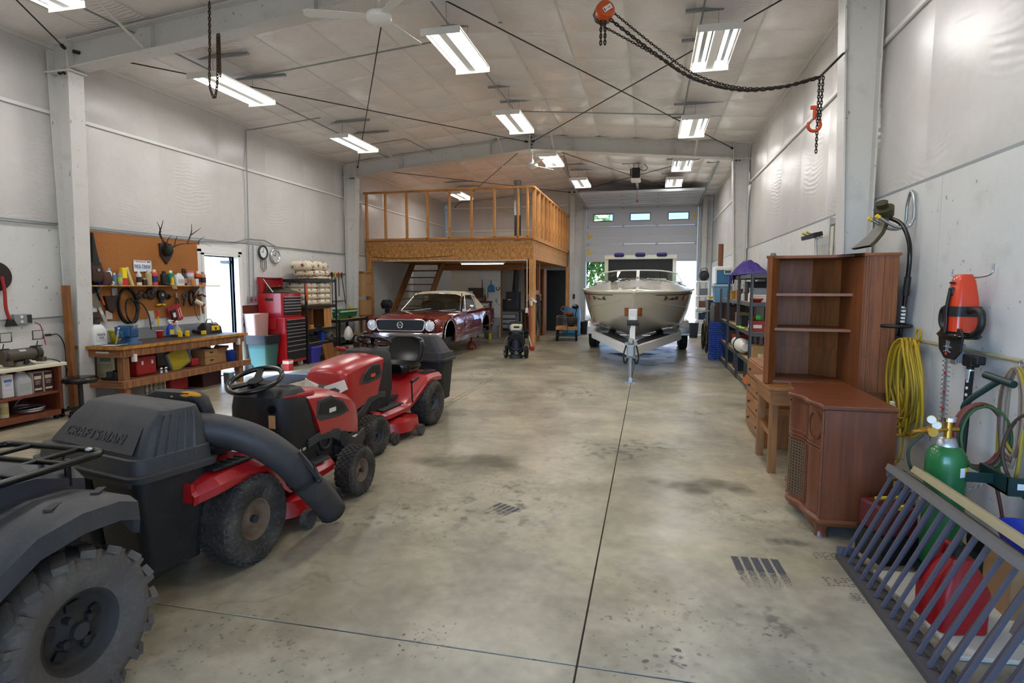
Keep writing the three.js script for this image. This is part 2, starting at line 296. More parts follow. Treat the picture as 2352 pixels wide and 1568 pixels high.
// floor: slabs between saw-cut joints
{
  const fl = structGroup('floor');
  obj('joint_bed', B(9.5, 0.1, 21.7, XM, -0.058, (ZB + ZF) / 2), M.jointDirt, fl);
  const xs = [XL - 0.1, -4.85, -2.6, -2.53, -0.257, XR + 0.1], zs = [ZB - 0.1, -15.95, -12.5, -9.1, -5.68, -2.26, ZF + 0.1];
  for (let i = 0; i < xs.length - 1; i++) for (let j = 0; j < zs.length - 1; j++) {
    const g = 0.0035, w = xs[i + 1] - xs[i] - 2 * g, d = zs[j + 1] - zs[j] - 2 * g;
    obj('slab', RB(w, 0.05, d, 0.004, (xs[i] + xs[i + 1]) / 2, -0.025, (zs[j] + zs[j + 1]) / 2), M.concrete, fl);
  }
  // marks on the concrete: rubber prints, paint spill, oil
  const maskTex = (w, h, draw) => canvasTex(w, h, (g) => { g.fillStyle = '#000'; g.fillRect(0, 0, w, h); draw(g, w, h); });
  const mark = (name, w, d, x, z, turn, color, draw, n = 256) => {
    const m = maskTex(n, Math.round(n * d / w), draw), g = new THREE.PlaneGeometry(w, d); g.rotateX(-Math.PI / 2); g.rotateY(turn); g.translate(x, 0.0012, z);
    obj(name, g, std(color, 0.8, 0, { alphaMap: m, transparent: true }), fl, true);
  };
  const tread = (bars, fade) => (g, w, h) => {
    for (let b = 0; b < bars; b++) {
      const x0 = w * (b + 0.08) / bars, bw = w * 0.8 / bars;
      g.fillStyle = 'rgba(255,255,255,.75)'; g.fillRect(x0, h * 0.03 * rnd(), bw * 0.95, h * fade * 0.8); for (let k = 0; k < 1500; k++) { const v = rnd(), y = v * h, dens = v < fade ? 1 : 1 - (v - fade) / (1 - fade); if (rnd() > dens * dens) continue; g.fillStyle = `rgba(255,255,255,${0.5})`; const s = rr(2, 7); g.fillRect(x0 + rnd() * (bw - s), y, s, rr(2, 6)); }
    }
  };
  mark('tire_mark', 0.27, 0.42, 0.63, -3.24, 0.06, 0x4a4a50, tread(5, 0.5));
  mark('tire_mark', 0.2, 0.34, -1.0, -3.75, -0.45, 0x55555a, tread(5, 0.3));
  const blots = (n, smin, smax) => (g, w, h) => { for (let k = 0; k < n; k++) { const x = w * (0.5 + 0.42 * (rnd() + rnd() - 1)), y = h * (0.5 + 0.42 * (rnd() + rnd() - 1)); g.fillStyle = `rgba(255,255,255,${rr(0.3, 0.8)})`; g.beginPath(); g.ellipse(x, y, rr(smin, smax), rr(smin, smax) * 1.4, rr(0, 3), 0, 7); g.fill(); } };
  mark('rubber_smudge', 0.34, 0.4, 0.13, -2.42, 0.3, 0x5c5a5c, blots(26, 3, 11));
  mark('rubber_smudge', 0.3, 0.4, -0.92, -2.3, 0.2, 0x57585c, blots(70, 1.5, 6));
  mark('rubber_smudge', 0.3, 0.3, 0.55, -2.72, 0.1, 0x77726a, blots(16, 3, 10));
  const soft = (n) => (g, w, h) => { for (let k = 0; k < n; k++) { const x = w * rr(0.25, 0.75), y = h * rr(0.3, 0.7), r = rr(0.12, 0.24) * Math.min(w, h), q = g.createRadialGradient(x, y, r * 0.6, x, y, r); q.addColorStop(0, 'rgba(255,255,255,0.28)'); q.addColorStop(1, 'rgba(255,255,255,0)'); g.fillStyle = q; g.fillRect(0, 0, w, h); } };
  mark('oil_stain', 0.7, 0.3, 0.9, -3.7, -0.1, 0x6d6453, soft(14));
  mark('oil_stain', 1.6, 0.8, 0.35, -4.6, 0.1, 0x736a58, soft(16));
  mark('oil_stain', 0.35, 0.2, 1.05, -3.1, 0.3, 0x6d6453, soft(9));
  mark('oil_stain', 1.9, 0.9, -1.6, -4.8, 0.2, 0x756c58, soft(20));
  mark('paint_spill', 0.22, 0.5, -1.82, -4.28, -0.5, 0x7d3a40, blots(60, 2, 9));
  mark('oil_stain', 1.6, 1.4, -0.3, -13.4, 0.2, 0x4b3d30, soft(22));
  const prints = (g, w, h) => { g.fillStyle = 'rgba(255,255,255,.8)'; for (let r = 0; r < 5; r++) for (let c = 0; c < 6; c++) if (rnd() > 0.25) g.fillRect(w * (0.05 + 0.16 * c) + (r % 2) * 8, h * (0.1 + 0.17 * r), w * 0.11, h * 0.07); };
  for (const [x, z] of [[1.02, -3.56], [1.0, -3.25], [1.09, -3.1]]) mark('tread_print', 0.15, 0.12, x, z, 0.1, 0x3d3a36, prints);
  for (let k = 0; k < 9; k++) mark('rubber_smudge', 0.5, 0.5, rr(-1.9, 1.0), rr(-2.0, -4.6), rr(0, 3), 0x5d564a, (g, w, h) => { for (let q = 0; q < 55; q++) { g.strokeStyle = `rgba(255,255,255,${rr(0.15, 0.5)})`; g.lineWidth = rr(0.8, 2.2); const x = w * (0.5 + 0.4 * (rnd() + rnd() - 1)), y = h * (0.5 + 0.4 * (rnd() + rnd() - 1)), a = rr(-0.4, 0.4); g.beginPath(); g.moveTo(x, y); g.lineTo(x + rr(4, 16) * Math.cos(a), y + rr(4, 16) * Math.sin(a)); g.stroke(); } });
}
// soft insulation panels: a quilted sheet bulging between its edges
function pillow(a, b, c, d, nrm, bulge, s, n = 8) {
  a = vec(a); b = vec(b); c = vec(c); d = vec(d); const N = vec(nrm), W = a.distanceTo(b), H = a.distanceTo(d);
  return GRID((u, v) => {
    const p = a.clone().multiplyScalar((1 - u) * (1 - v)).addScaledVector(b, u * (1 - v)).addScaledVector(c, u * v).addScaledVector(d, (1 - u) * v);
    const e = Math.pow(Math.sin(Math.PI * u) * Math.sin(Math.PI * v), 0.5), wv = 0.35 * (fbm(u * 0.5 + s * 0.173, v * 0.5 + s * 0.057, 8, 2, s) - 0.5);
    p.addScaledVector(N, bulge * (e * (1 + wv * 2))); return [p.x, p.y, p.z];
  }, n, n);
}
// ceiling
{
  const ce = structGroup('ceiling');
  obj('roof_deck', [BEAM([XL - 0.12, EAVE + 0.09, (ZB + ZF) / 2], [XM, 4.98, (ZB + ZF) / 2], 21.9, 0.06), BEAM([XM, 4.98, (ZB + ZF) / 2], [XR + 0.12, EAVE + 0.09, (ZB + ZF) / 2], 21.9, 0.06)], M.galv, ce);
  const NX = 6, xs = []; for (let i = 0; i <= NX; i++) xs.push(XL + (XM - XL) * i / NX); for (let i = 1; i <= NX; i++) xs.push(XM + (XR - XM) * i / NX);
  const nz = 24, dz = (ZF - ZB) / nz; let s = 1;
  for (let i = 0; i < 12; i++) for (let j = 0; j < nz; j++) {
    const z0 = ZB + j * dz, z1 = z0 + dz, x0 = xs[i], x1 = xs[i + 1], y0 = roofY(x0), y1 = roofY(x1); s++;
    obj('insulation_panel', pillow([x0, y0, z0], [x1, y1, z0], [x1, y1, z1], [x0, y0, z1], [0, -1, 0], x0 > XM - 0.1 ? 0.05 : 0.034, s, 8), M.vinyl, ce);
  }
  for (let i = 1; i < 12; i++) if (i !== 6) obj('seam_tape', B(0.022, 0.004, ZF - ZB, xs[i], roofY(xs[i]) - 0.004, (ZB + ZF) / 2), M.seamTape, ce);
}
// side walls: steel skin, painted sheets below, insulation above
function sideWall(name, X, inward, openings) {
  const w = structGroup(name), S = inward, skin = X - S * 0.1;
  const zones = []; let z = ZB; for (const o of openings) { zones.push([z, o.z0, 0, EAVE + 0.1]); zones.push([o.z0, o.z1, o.y1, EAVE + 0.1]); z = o.z1; } zones.push([z, ZF, 0, EAVE + 0.1]);
  obj('steel_skin', zones.map(([a, b, y0, y1]) => B(0.12, y1 - y0, b - a, skin - S * 0.02, (y0 + y1) / 2, (a + b) / 2)), M.galv, w);
  for (const [a, b, y0] of zones) { if (y0 >= PLY) continue; const n = Math.max(1, Math.round((b - a) / 1.22)); for (let i = 0; i < n; i++) { const za = a + (b - a) * i / n, zb = a + (b - a) * (i + 1) / n; obj('plywood_sheet', B(0.016, PLY - y0, zb - za - 0.004, X - S * 0.012, (PLY + y0) / 2, (za + zb) / 2), M.plyPaint, w); } }
  const n = 17, d = (ZF - ZB) / n; let s = 300 + (S > 0 ? 0 : 500);
  for (let i = 0; i < n; i++) for (const [ya, yb] of [[PLY, GIRT], [GIRT, EAVE]]) {
    const za = ZB + i * d, zb = za + d; s++;
    obj('insulation_panel', pillow([X - S * 0.03, ya, za], [X - S * 0.03, ya, zb], [X - S * 0.03, yb, zb], [X - S * 0.03, yb, za], [S, 0, 0], yb === EAVE ? 0.035 : 0.02, s, 8), M.vinylWall, w);
  }
  obj('girt', RB(0.03, 0.045, ZF - ZB, 0.008, X - S * 0.012, GIRT, (ZB + ZF) / 2), M.white, w);
  obj('base_angle', B(0.03, 0.03, ZF - ZB, X - S * 0.02, PLY + 0.008, (ZB + ZF) / 2), M.galv, w);
  obj('eave_strut', B(0.03, 0.04, ZF - ZB, X - S * 0.015, EAVE - 0.02, (ZB + ZF) / 2), M.seamTape, w);
  return w;
}
sideWall('wall_left', XL, 1, [{ z0: -9.12, z1: -8.3, y1: 2.07 }]);
sideWall('wall_right', XR, -1, []);
// back wall with the overhead door opening; front wall behind the camera
const GD = { x0: -2.13, x1: 1.49, y1: 4.15 };
{
  const w = structGroup('wall_back');
  obj('steel_skin', [B(GD.x0 - XL + 0.1, 5, 0.12, (XL - 0.1 + GD.x0) / 2, 2.5, ZB - 0.1), B(XR - GD.x1 + 0.1, 5, 0.12, (XR + 0.1 + GD.x1) / 2, 2.5, ZB - 0.1), B(GD.x1 - GD.x0, 5 - GD.y1, 0.12, (GD.x0 + GD.x1) / 2, (5 + GD.y1) / 2, ZB - 0.1)], M.galv, w);
  let s = 1500;
  const cols = [[XL, -5.7], [-5.7, -4.2], [-4.2, -2.76], [-2.76, GD.x0 - 0.1], [GD.x1 + 0.1, XR]];
  for (const [a, b] of cols) {
    obj('plywood_sheet', B(b - a - 0.004, PLY, 0.016, (a + b) / 2, PLY / 2, ZB - 0.03), M.plyPaint, w);
    for (const [ya, yb] of [[PLY, 3.5], [3.5, 4.3], [4.3, 0]]) { s++; const ta = yb || roofY(a), tb = yb || roofY(b); obj('insulation_panel', pillow([a, ya, ZB - 0.03], [b, ya, ZB - 0.03], [b, tb, ZB - 0.03], [a, ta, ZB - 0.03], [0, 0, 1], 0.025, s, 7), M.vinylWall, w); }
  }
  s++; obj('insulation_panel', pillow([GD.x0 - 0.1, GD.y1 + 0.08, ZB - 0.03], [GD.x1 + 0.1, GD.y1 + 0.08, ZB - 0.03], [GD.x1 + 0.1, roofY(GD.x1), ZB - 0.03], [GD.x0 - 0.1, roofY(GD.x0), ZB - 0.03], [0, 0, 1], 0.02, s, 7), M.vinylWall, w);
  obj('door_jamb', B(0.1, GD.y1 + 0.1, 0.2, GD.x0 - 0.05, (GD.y1 + 0.1) / 2, ZB - 0.06), M.framePaint, w);
  obj('door_jamb', B(0.1, GD.y1 + 0.1, 0.2, GD.x1 + 0.05, (GD.y1 + 0.1) / 2, ZB - 0.06), M.framePaint, w);
  obj('door_header', B(GD.x1 - GD.x0 + 0.2, 0.1, 0.2, (GD.x0 + GD.x1) / 2, GD.y1 + 0.05, ZB - 0.06), M.framePaint, w);
  each('girt', [B(4.4, 0.05, 0.04, -5.0, 3.5, ZB - 0.01), B(4.4, 0.05, 0.04, -5.0, 4.3, ZB - 0.01)], M.white, w);
  obj('wind_column', [B(0.16, 4.6, 0.012, -2.6, 2.3, ZB + 0.16), B(0.012, 4.6, 0.16, -2.6, 2.3, ZB + 0.08)], M.framePaint, w);
  obj('wind_column', [B(0.14, 4.5, 0.012, 1.7, 2.25, ZB + 0.12), B(0.012, 4.5, 0.12, 1.7, 2.25, ZB + 0.06)], M.framePaint, w);
  const f = structGroup('wall_front');
  each('plywood_sheet', [B(5.2, 5.1, 0.12, XL + 2.5, 2.55, ZF + 0.06), B(0.6, 5.1, 0.12, XR - 0.2, 2.55, ZF + 0.06), B(3.6, 2.1, 0.12, -0.35, 4.05, ZF + 0.06)], M.plyPaint, f);
  obj('door_header', B(3.6, 0.12, 0.2, -0.35, 2.96, ZF + 0.06), M.framePaint, f);
}
// steel frames
function frame(Z) {
  const f = structGroup('steel_frame'), mt = M.framePaint, w = 0.2;
  const col = (side) => {
    const wall = side < 0 ? XL + 0.05 : XR - 0.03, top = side < 0 ? -6.85 : 1.61, base = side < 0 ? -7.0 : 1.76, s = -side;
    const c = obj('column', [EX([[wall, 0], [base, 0], [top, 4.12], [wall, 4.12]], 0.012, 0, 0, 0, Z), BEAM([base, 0, Z], [top, 4.12, Z], w, 0.014, V3(s, 0, 0)), B(0.014, 4.4, w, wall, 2.2, Z)], mt, f);
    obj('cap_plate', B(Math.abs(top - wall) + 0.1, 0.02, w + 0.02, (top + wall) / 2, 4.13, Z), mt, c);
    obj('knee_web', EX([[wall, 4.14], [top, 4.14], [top, roofY(top) - 0.02], [wall, roofY(wall) - 0.02]], 0.012, 0, 0, 0, Z), mt, c);
    obj('end_plate', B(0.02, 0.4, w, top, 4.32, Z), mt, c);
    each('bolt', [0, 1].map((k) => C(0.017, 0.017, 0.03, 6, top + side * (0.06 + 0.06 * k), 4.1, Z + 0.1, Math.PI / 2)), M.black, c);
    obj('base_plate', B(0.3, 0.02, 0.24, (base + wall) / 2, 0.011, Z), M.darkSteel, c);
    return top;
  };
  const lt = col(-1), rt = col(1), rb = 4.56;
  const bot = (x) => (x < XM ? mix(4.16, rb, (x - lt) / (XM - lt)) : mix(rb, 4.16, (x - XM) / (rt - XM)));
  for (const [a, b] of [[lt, XM], [XM, rt]]) {
    const r = obj('rafter', [EX([[a, bot(a)], [b, bot(b)], [b, roofY(b) - 0.03], [a, roofY(a) - 0.03]], 0.012, 0, 0, 0, Z), BEAM([a, bot(a), Z], [b, bot(b), Z], w, 0.014), BEAM([a, roofY(a) - 0.035, Z], [b, roofY(b) - 0.035, Z], w, 0.014)], mt, f);
    for (const t of [0.28, 0.78]) { const x = mix(a, b, a < XM && b <= XM + 0.01 ? t : 1 - t); obj('stiffener', B(0.012, roofY(x) - bot(x) - 0.06, 0.16, x, (roofY(x) + bot(x)) / 2 - 0.02, Z), mt, r); }
  }
  obj('ridge_plate', B(0.03, 0.36, w + 0.02, XM, 4.7, Z), mt, f);
  each('bolt', [0, 1, 2, 3].flatMap((k) => [-1, 1].map((s) => C(0.014, 0.014, 0.05, 6, XM + 0.02, 4.58 + 0.075 * k, Z + s * 0.06, 0, 0, Math.PI / 2))), M.black, f);
  for (const x of [-5.75, -3.25, -2.1, 0.85]) for (const s of [-1, 1]) obj('flange_brace', BEAM([x, bot(x), Z + s * 0.05], [x + 0.02, roofY(x) - 0.03, Z + s * 0.75], 0.04, 0.006), mt, f);
}
for (const Z of [-5.96, -13.02]) frame(Z);
// cross bracing rods in the roof
{
  const rods = [[-6.8, XM - 0.06], [XM - 0.06, -6.8], [XM + 0.06, 1.6], [1.6, XM + 0.06]];
  for (const [za, zb] of [[-5.9, -12.95], [-13.1, ZB + 0.1], [1.2, -5.8]]) for (const [xa, xb] of rods) {
    const g = structGroup('brace_rod'), y = (x) => roofY(x) - 0.16, p = [xa, y(xa), za], q = [xb, y(xb), zb];
    obj('rod', BAR(p, q, 0.0085, 6), M.darkSteel, g);
    each('clevis', [BAR(p, [mix(xa, xb, 0.01), y(xa), mix(za, zb, 0.01)], 0.022, 6), BAR(q, [mix(xb, xa, 0.01), y(xb), mix(zb, za, 0.01)], 0.022, 6)], M.black, g);
  }
}
// left man door: frame, open leaf outside
{
  const d = structGroup('door_1');
  obj('jamb', [B(0.19, 2.1, 0.05, XL - 0.06, 1.05, -8.275), B(0.19, 2.1, 0.05, XL - 0.06, 1.05, -9.145), B(0.19, 0.05, 0.92, XL - 0.06, 2.095, -8.71)], M.white, d);
  obj('casing', [B(0.018, 2.16, 0.09, XL + 0.005, 1.08, -8.22), B(0.018, 2.16, 0.09, XL + 0.005, 1.08, -9.2), B(0.018, 0.1, 1.07, XL + 0.005, 2.17, -8.71)], M.white, d);
  obj('threshold', B(0.2, 0.02, 0.82, XL - 0.06, 0.01, -8.71), M.darkSteel, d);
  each('weather_strip', [B(0.02, 2.05, 0.015, XL - 0.1, 1.03, -9.113), B(0.02, 0.02, 0.8, XL - 0.1, 2.06, -8.71)], M.black, d);
  const leaf = obj('leaf', RB(0.84, 2.03, 0.045, 0.004, XL - 0.6, 1.04, -9.14), M.white, d);
  obj('closer_arm', [B(0.2, 0.05, 0.05, XL - 0.2, 1.98, -9.09)], M.darkSteel, leaf);
}
// overhead sectional door, half raised, with tracks and operator
{
  const d = structGroup('door_2'), pm = std(0xb9bcc4, 0.5, 0.1), W = GD.x1 - GD.x0 - 0.02, cx = (GD.x0 + GD.x1) / 2, zd = ZB + 0.1, win = [-1.56, -0.35, 0.87];
  const rib = (y0, y1, z) => [B(W, 0.012, 0.01, cx, y0 + 0.02, z + 0.028), B(W, 0.012, 0.01, cx, y1 - 0.02, z + 0.028), B(W, 0.02, 0.012, cx, (y0 + y1) / 2, z + 0.028)];
  for (const [y0, y1] of [[2.37, 2.955], [2.961, 3.545], [3.552, 4.17]]) {
    const hole = y0 > 3.5; let g;
    if (!hole) g = [B(W, y1 - y0, 0.045, cx, (y0 + y1) / 2, zd), ...rib(y0, y1, zd)];
    else {
      g = [B(W, 3.725 - y0, 0.045, cx, (y0 + 3.725) / 2, zd), B(W, y1 - 3.945, 0.045, cx, (y1 + 3.945) / 2, zd)];
      let x = GD.x0 + 0.01; for (const c of win) { g.push(B(c - 0.31 - x, 0.22, 0.045, (x + c - 0.31) / 2, 3.835, zd)); x = c + 0.31; } g.push(B(GD.x1 - 0.01 - x, 0.22, 0.045, (x + GD.x1 - 0.01) / 2, 3.835, zd));
      g.push(B(W, 0.012, 0.01, cx, y0 + 0.02, zd + 0.028));
    }
    const sec = obj('section', g, pm, d);
    if (hole) for (const c of win) {
      const fr = obj('window_frame', [B(0.66, 0.022, 0.06, c, 3.95, zd + 0.01), B(0.66, 0.022, 0.06, c, 3.72, zd + 0.01), B(0.022, 0.25, 0.06, c - 0.32, 3.835, zd + 0.01), B(0.022, 0.25, 0.06, c + 0.32, 3.835, zd + 0.01)], M.black, sec);
      obj('pane', B(0.62, 0.22, 0.004, c, 3.835, zd), M.glass, fr);
    }
    for (const hx of [GD.x0 + 0.06, -0.9, 0.2, GD.x1 - 0.06]) obj('hinge', RB(0.07, 0.09, 0.02, 0.005, hx, y1 - 0.005, zd + 0.04), M.galv, sec);
  }
  // sections lying back along the tracks
  const pts = [[4.19, zd + 0.06], [4.25, zd + 0.62], [4.28, zd + 1.2], [4.3, zd + 1.8], [4.32, zd + 2.38]];
  for (let k = 0; k < 4; k++) { const [ya, za] = pts[k], [yb, zb] = pts[k + 1]; const s = obj('section', [BEAM([cx, ya, za + 0.004], [cx, yb, zb - 0.004], W, 0.045), BEAM([cx, ya - 0.03, za + 0.03], [cx, ya - 0.025, za + 0.05], W, 0.02), BEAM([cx, (ya + yb) / 2 - 0.03, (za + zb) / 2], [cx, (ya + yb) / 2 - 0.03, (za + zb) / 2 + 0.025], W, 0.02), BEAM([cx, yb - 0.03, zb - 0.05], [cx, yb - 0.03, zb - 0.03], W, 0.02)], pm, d); for (const hx of [-0.9, 0.2]) obj('hinge', RB(0.06, 0.02, 0.1, 0.005, hx, ya - 0.04, za), M.galv, s); }
  for (const [x, s] of [[GD.x0 - 0.03, 1], [GD.x1 + 0.03, -1]]) {
    obj('track', [B(0.05, 4.1, 0.05, x, 2.05, zd + 0.05), BEAM([x, 4.12, zd + 0.06], [x, 4.24, zd + 0.5], 0.05, 0.05), BEAM([x, 4.24, zd + 0.5], [x, 4.5, zd + 5.2], 0.05, 0.06)], M.galv, d);
    each('track_hanger', [BEAM([x, 4.48, zd + 5.0], [x, roofY(x), zd + 5.2], 0.03, 0.03), BEAM([x, 4.45, zd + 4.2], [x, roofY(x) - 0.02, zd + 5.0], 0.03, 0.03), B(0.5, 0.03, 0.04, x, roofY(x) - 0.02, zd + 5.1), BEAM([x, 4.4, zd + 2.4], [x, roofY(x), zd + 2.4], 0.03, 0.03)], M.galv, d);
  }
  for (const [x, y] of [[GD.x0 + 0.08, 3.24], [GD.x0 + 0.08, 2.7], [GD.x1 - 0.12, 3.86]]) obj('warning_sticker', [B(0.06, 0.19, 0.002, x, y, zd + 0.036), ...(x < 0 ? [B(0.1, 0.07, 0.002, x + 0.08, y - 0.02, zd + 0.036)] : [])], M.yellow, d);
  obj('torsion_shaft', [BAR([GD.x0 - 0.1, 4.36, ZB + 0.02], [GD.x1 + 0.1, 4.36, ZB + 0.02], 0.016), BAR([-1.2, 4.36, ZB + 0.02], [0.6, 4.36, ZB + 0.02], 0.035, 12)], M.darkSteel, d);
}
{
  const o = thing('door_operator', 'black overhead door operator hung from struts above the boat', 'door opener', [-0.4, 4.42, -15.6]);
  obj('motor', RB(0.2, 0.24, 0.34, 0.02, 0, 0, 0), M.black, o); obj('drive_wheel', C(0.1, 0.1, 0.03, 16, -0.13, 0.02, 0.06, 0, 0, Math.PI / 2), M.darkSteel, o); obj('lamp_cover', RB(0.24, 0.08, 0.3, 0.02, 0, -0.17, 0), M.whiteMatte, o);
  obj('rail', B(0.06, 0.05, 4.2, 0.0, -0.02, -2.3), M.galv, o); obj('release_cord', [BAR([0, -0.06, -1.2], [0.02, -0.5, -1.2], 0.006, 6), SP(0.03, 1, 1.6, 1, 0.02, -0.52, -1.2)], M.rust, o);
  obj('hanger', [BEAM([-0.09, 0.1, 0.1], [-0.28, 0.29, 0.1], 0.03, 0.005), BEAM([0.09, 0.1, 0.1], [0.3, 0.24, 0.1], 0.03, 0.005), BEAM([-0.06, 0.1, 0], [-0.06, 0.28, 0], 0.03, 0.005), BEAM([0.06, 0.1, 0], [0.06, 0.25, 0], 0.03, 0.005), B(0.7, 0.03, 0.05, 0, 0.25, 0.05)], M.galv, o);
  obj('wire', TU([[0.1, 0.1, 0], [0.2, 0.05, 0.05], [0.28, 0.12, 0.05], [0.2, 0.22, 0.05]], 0.008, 20), M.black, o);
}
// shop lights: white housing, reflector, four tubes
{
  const L = [
    [-5.72, 4.24, -7.35, 'long shop light over the workbench, nearest of the lights along the left wall'], [-2.3, 4.3, -6.95, 'shop light near the middle of the ceiling, just behind the nearer ceiling fan blade'], [0.67, 4.24, -7.4, 'largest bright shop light on the right, above the sagging hoist chain'],
    [-5.62, 4.24, -10.55, 'shop light on the left hung in front of the loft railing'], [-2.32, 4.3, -10.05, 'shop light just in front of the ridge of the far white beam'], [0.68, 4.24, -10.8, 'shop light on the right just in front of the far white beam'],
    [-2.3, 4.42, -13.75, 'shop light behind the far beam beside the small ceiling fan'], [0.68, 4.3, -14.35, 'twin-bright shop light beyond the far beam near the black door operator'], [-1.9, 4.32, -16.3, 'shop light beside the left track of the raised overhead door'], [0.6, 4.36, -17.0, 'thin looking shop light farthest back above the raised overhead door'],
    [-5.6, 4.2, -17.0, 'shop light seen through the loft studs above the loft floor'], [-5.75, 4.3, -4.35, 'shop light cut by the top left corner of the picture']];
  const extra = [[-2.3, 4.3, -3.75, 'shop light above the camera over the middle of the floor, out of view'], [0.67, 4.24, -4.1, 'shop light above the camera by the right wall, out of view'], [-5.7, 4.24, -1.0, 'shop light behind the camera by the left wall, out of view']];
  const mk = (x, y, z, label, grp = 'four-tube shop lights under the roof') => {
    const o = thing('shop_light', label, 'light', [x, y, z], 0, grp);
    obj('housing', [B(0.46, 0.012, 1.22, 0, 0.075, 0), B(0.46, 0.075, 0.012, 0, 0.042, 0.61), B(0.46, 0.075, 0.012, 0, 0.042, -0.61), B(0.09, 0.03, 1.2, 0, 0.05, 0)], M.white, o);
    each('reflector', [-1, 1].map((s) => B(0.17, 0.004, 1.19, s * 0.125, 0.064, 0)), M.chrome, o);
    for (const tx of [-0.175, -0.09, 0.09, 0.175]) obj('tube', C(0.013, 0.013, 1.17, 10, tx, 0.035, 0, Math.PI / 2), M.tube, o);
    each('hanger', [1, -1].map((q) => BAR([0, 0.08, q * 0.4], [0, roofY(x) - y - 0.02, q * 0.4], 0.003, 5)), M.galv, o); each('strut', [1, -1].map((q) => B(0.9, 0.03, 0.045, 0.1, roofY(x) - y - 0.03, q * 0.4)), M.galv, o);
    const a = new THREE.RectAreaLight(LAMP_COLOR, LAMP_POWER, 0.4, 1.16); a.position.set(0, 0.012, 0); a.lookAt(0, -5, 0.0001); a.rotation.set(-Math.PI / 2, 0, 0); a.castShadow = true; o.add(a);
    return o;
  };
  for (const l of L) mk(...l);
  for (const e of extra) mk(...e, 'shop lights out of the picture');
}
// ceiling fans
function fan(label, at, turn, drop) {
  const o = thing('ceiling_fan', label, 'fan', at, turn, 'white three-blade ceiling fans');
  obj('downrod', C(0.014, 0.014, drop, 10, 0, 0.08 + drop / 2, 0), M.white, o); obj('canopy_cup', LA([[0.015, 0], [0.05, 0.01], [0.06, 0.09], [0, 0.09]], 16, 0, drop + 0.0, 0), M.white, o);
  obj('motor', LA([[0, -0.06], [0.05, -0.06], [0.075, -0.04], [0.115, -0.02], [0.125, 0.0], [0.125, 0.035], [0.1, 0.06], [0.04, 0.07], [0.035, 0.14], [0, 0.14]], 28), M.white, o);
  for (let k = 0; k < 3; k++) { const a = k * 2.094; const bl = obj('blade', EX([[0.11, -0.03], [0.22, -0.055], [0.68, -0.07], [0.72, -0.04], [0.72, 0.04], [0.68, 0.06], [0.22, 0.045], [0.11, 0.03]], 0.006, 0, 0, 0, 0, -Math.PI / 2 + 0.16, a, 0).translate(0, 0.02, 0), M.white, o); }
}
fan('nearer white ceiling fan below the near beam', [-2.66, 4.18, -5.58], 1.4, 0.44);
fan('small distant white ceiling fan below the far beam', [-2.66, 4.27, -13.35], 1.05, 0.4);
// electrical conduits
function conduit(label, pts, r = 0.011, m = M.galv, smooth = 0.1) { const g = []; for (let i = 0; i < pts.length - 1; i++) g.push(BAR(pts[i], pts[i + 1], r, 7), SP(r, 1, 1, 1, ...pts[i])); return single('conduit', g, m, label, 'pipe', [0, 0, 0], 0, 'metal conduits on walls and ceiling'); }
conduit('long conduit along the top of the left plywood with a kink over the door', [[XL + 0.02, 2.3, -6.1], [XL + 0.02, 2.29, -8.2], [XL + 0.02, 2.33, -9.08], [XL + 0.02, 2.41, -9.4], [XL + 0.02, 2.42, -9.9], [XL + 0.02, 2.32, -10.25], [XL + 0.02, 2.31, -12.9]]);
conduit('conduit dropping down the left wall beside the clocks', [[-5.75, roofY(-5.75) - 0.09, -9.6], [-7.1, 4.4, -9.6], [XL + 0.03, 4.36, -9.48], [XL + 0.025, 1.35, -9.4]]);
conduit('short conduit above the switches beside the door', [[XL + 0.025, 2.3, -9.55], [XL + 0.025, 1.35, -9.52]]);
conduit('conduit along the left wall top left of the bay by the near column', [[XL + 0.02, 2.3, -5.85], [XL + 0.02, 2.29, -3.5]]);
conduit('conduit feeding the outlet box above the bench grinder', [[XL + 0.02, 1.17, -5.85], [XL + 0.02, 1.15, -3.5]]);
conduit('conduit running low along the right wall behind the tools', [[XR - 0.025, 1.155, -5.8], [XR - 0.025, 1.155, -1.0]], 0.012, std(0xb0a886, 0.5, 0.3));
for (const [x, l] of [[-5.95, 'conduit feeding the lights along the left side of the ceiling'], [-2.5, 'conduit feeding the lights along the middle of the ceiling'], [0.5, 'conduit feeding the lights along the right side of the ceiling']]) conduit(l, [[x, roofY(x) - 0.085, -2], [x, roofY(x) - 0.085, -12.8]]);
conduit('conduit crossing the ceiling between the left and middle lights', [[-5.9, roofY(-5.9) - 0.085, -7.6], [-2.55, roofY(-2.55) - 0.085, -7.6]]);
conduit('conduit crossing the ceiling to the right light near the far beam', [[-2.45, roofY(-2.45) - 0.085, -10.9], [0.5, roofY(0.5) - 0.085, -10.9]]);
conduit('conduit crossing the ceiling down to the far left light', [[-5.9, roofY(-5.9) - 0.085, -11.6], [-5.0, roofY(-5) - 0.085, -11.6], [-4.9, roofY(-4.9) - 0.085, -12.9]]);
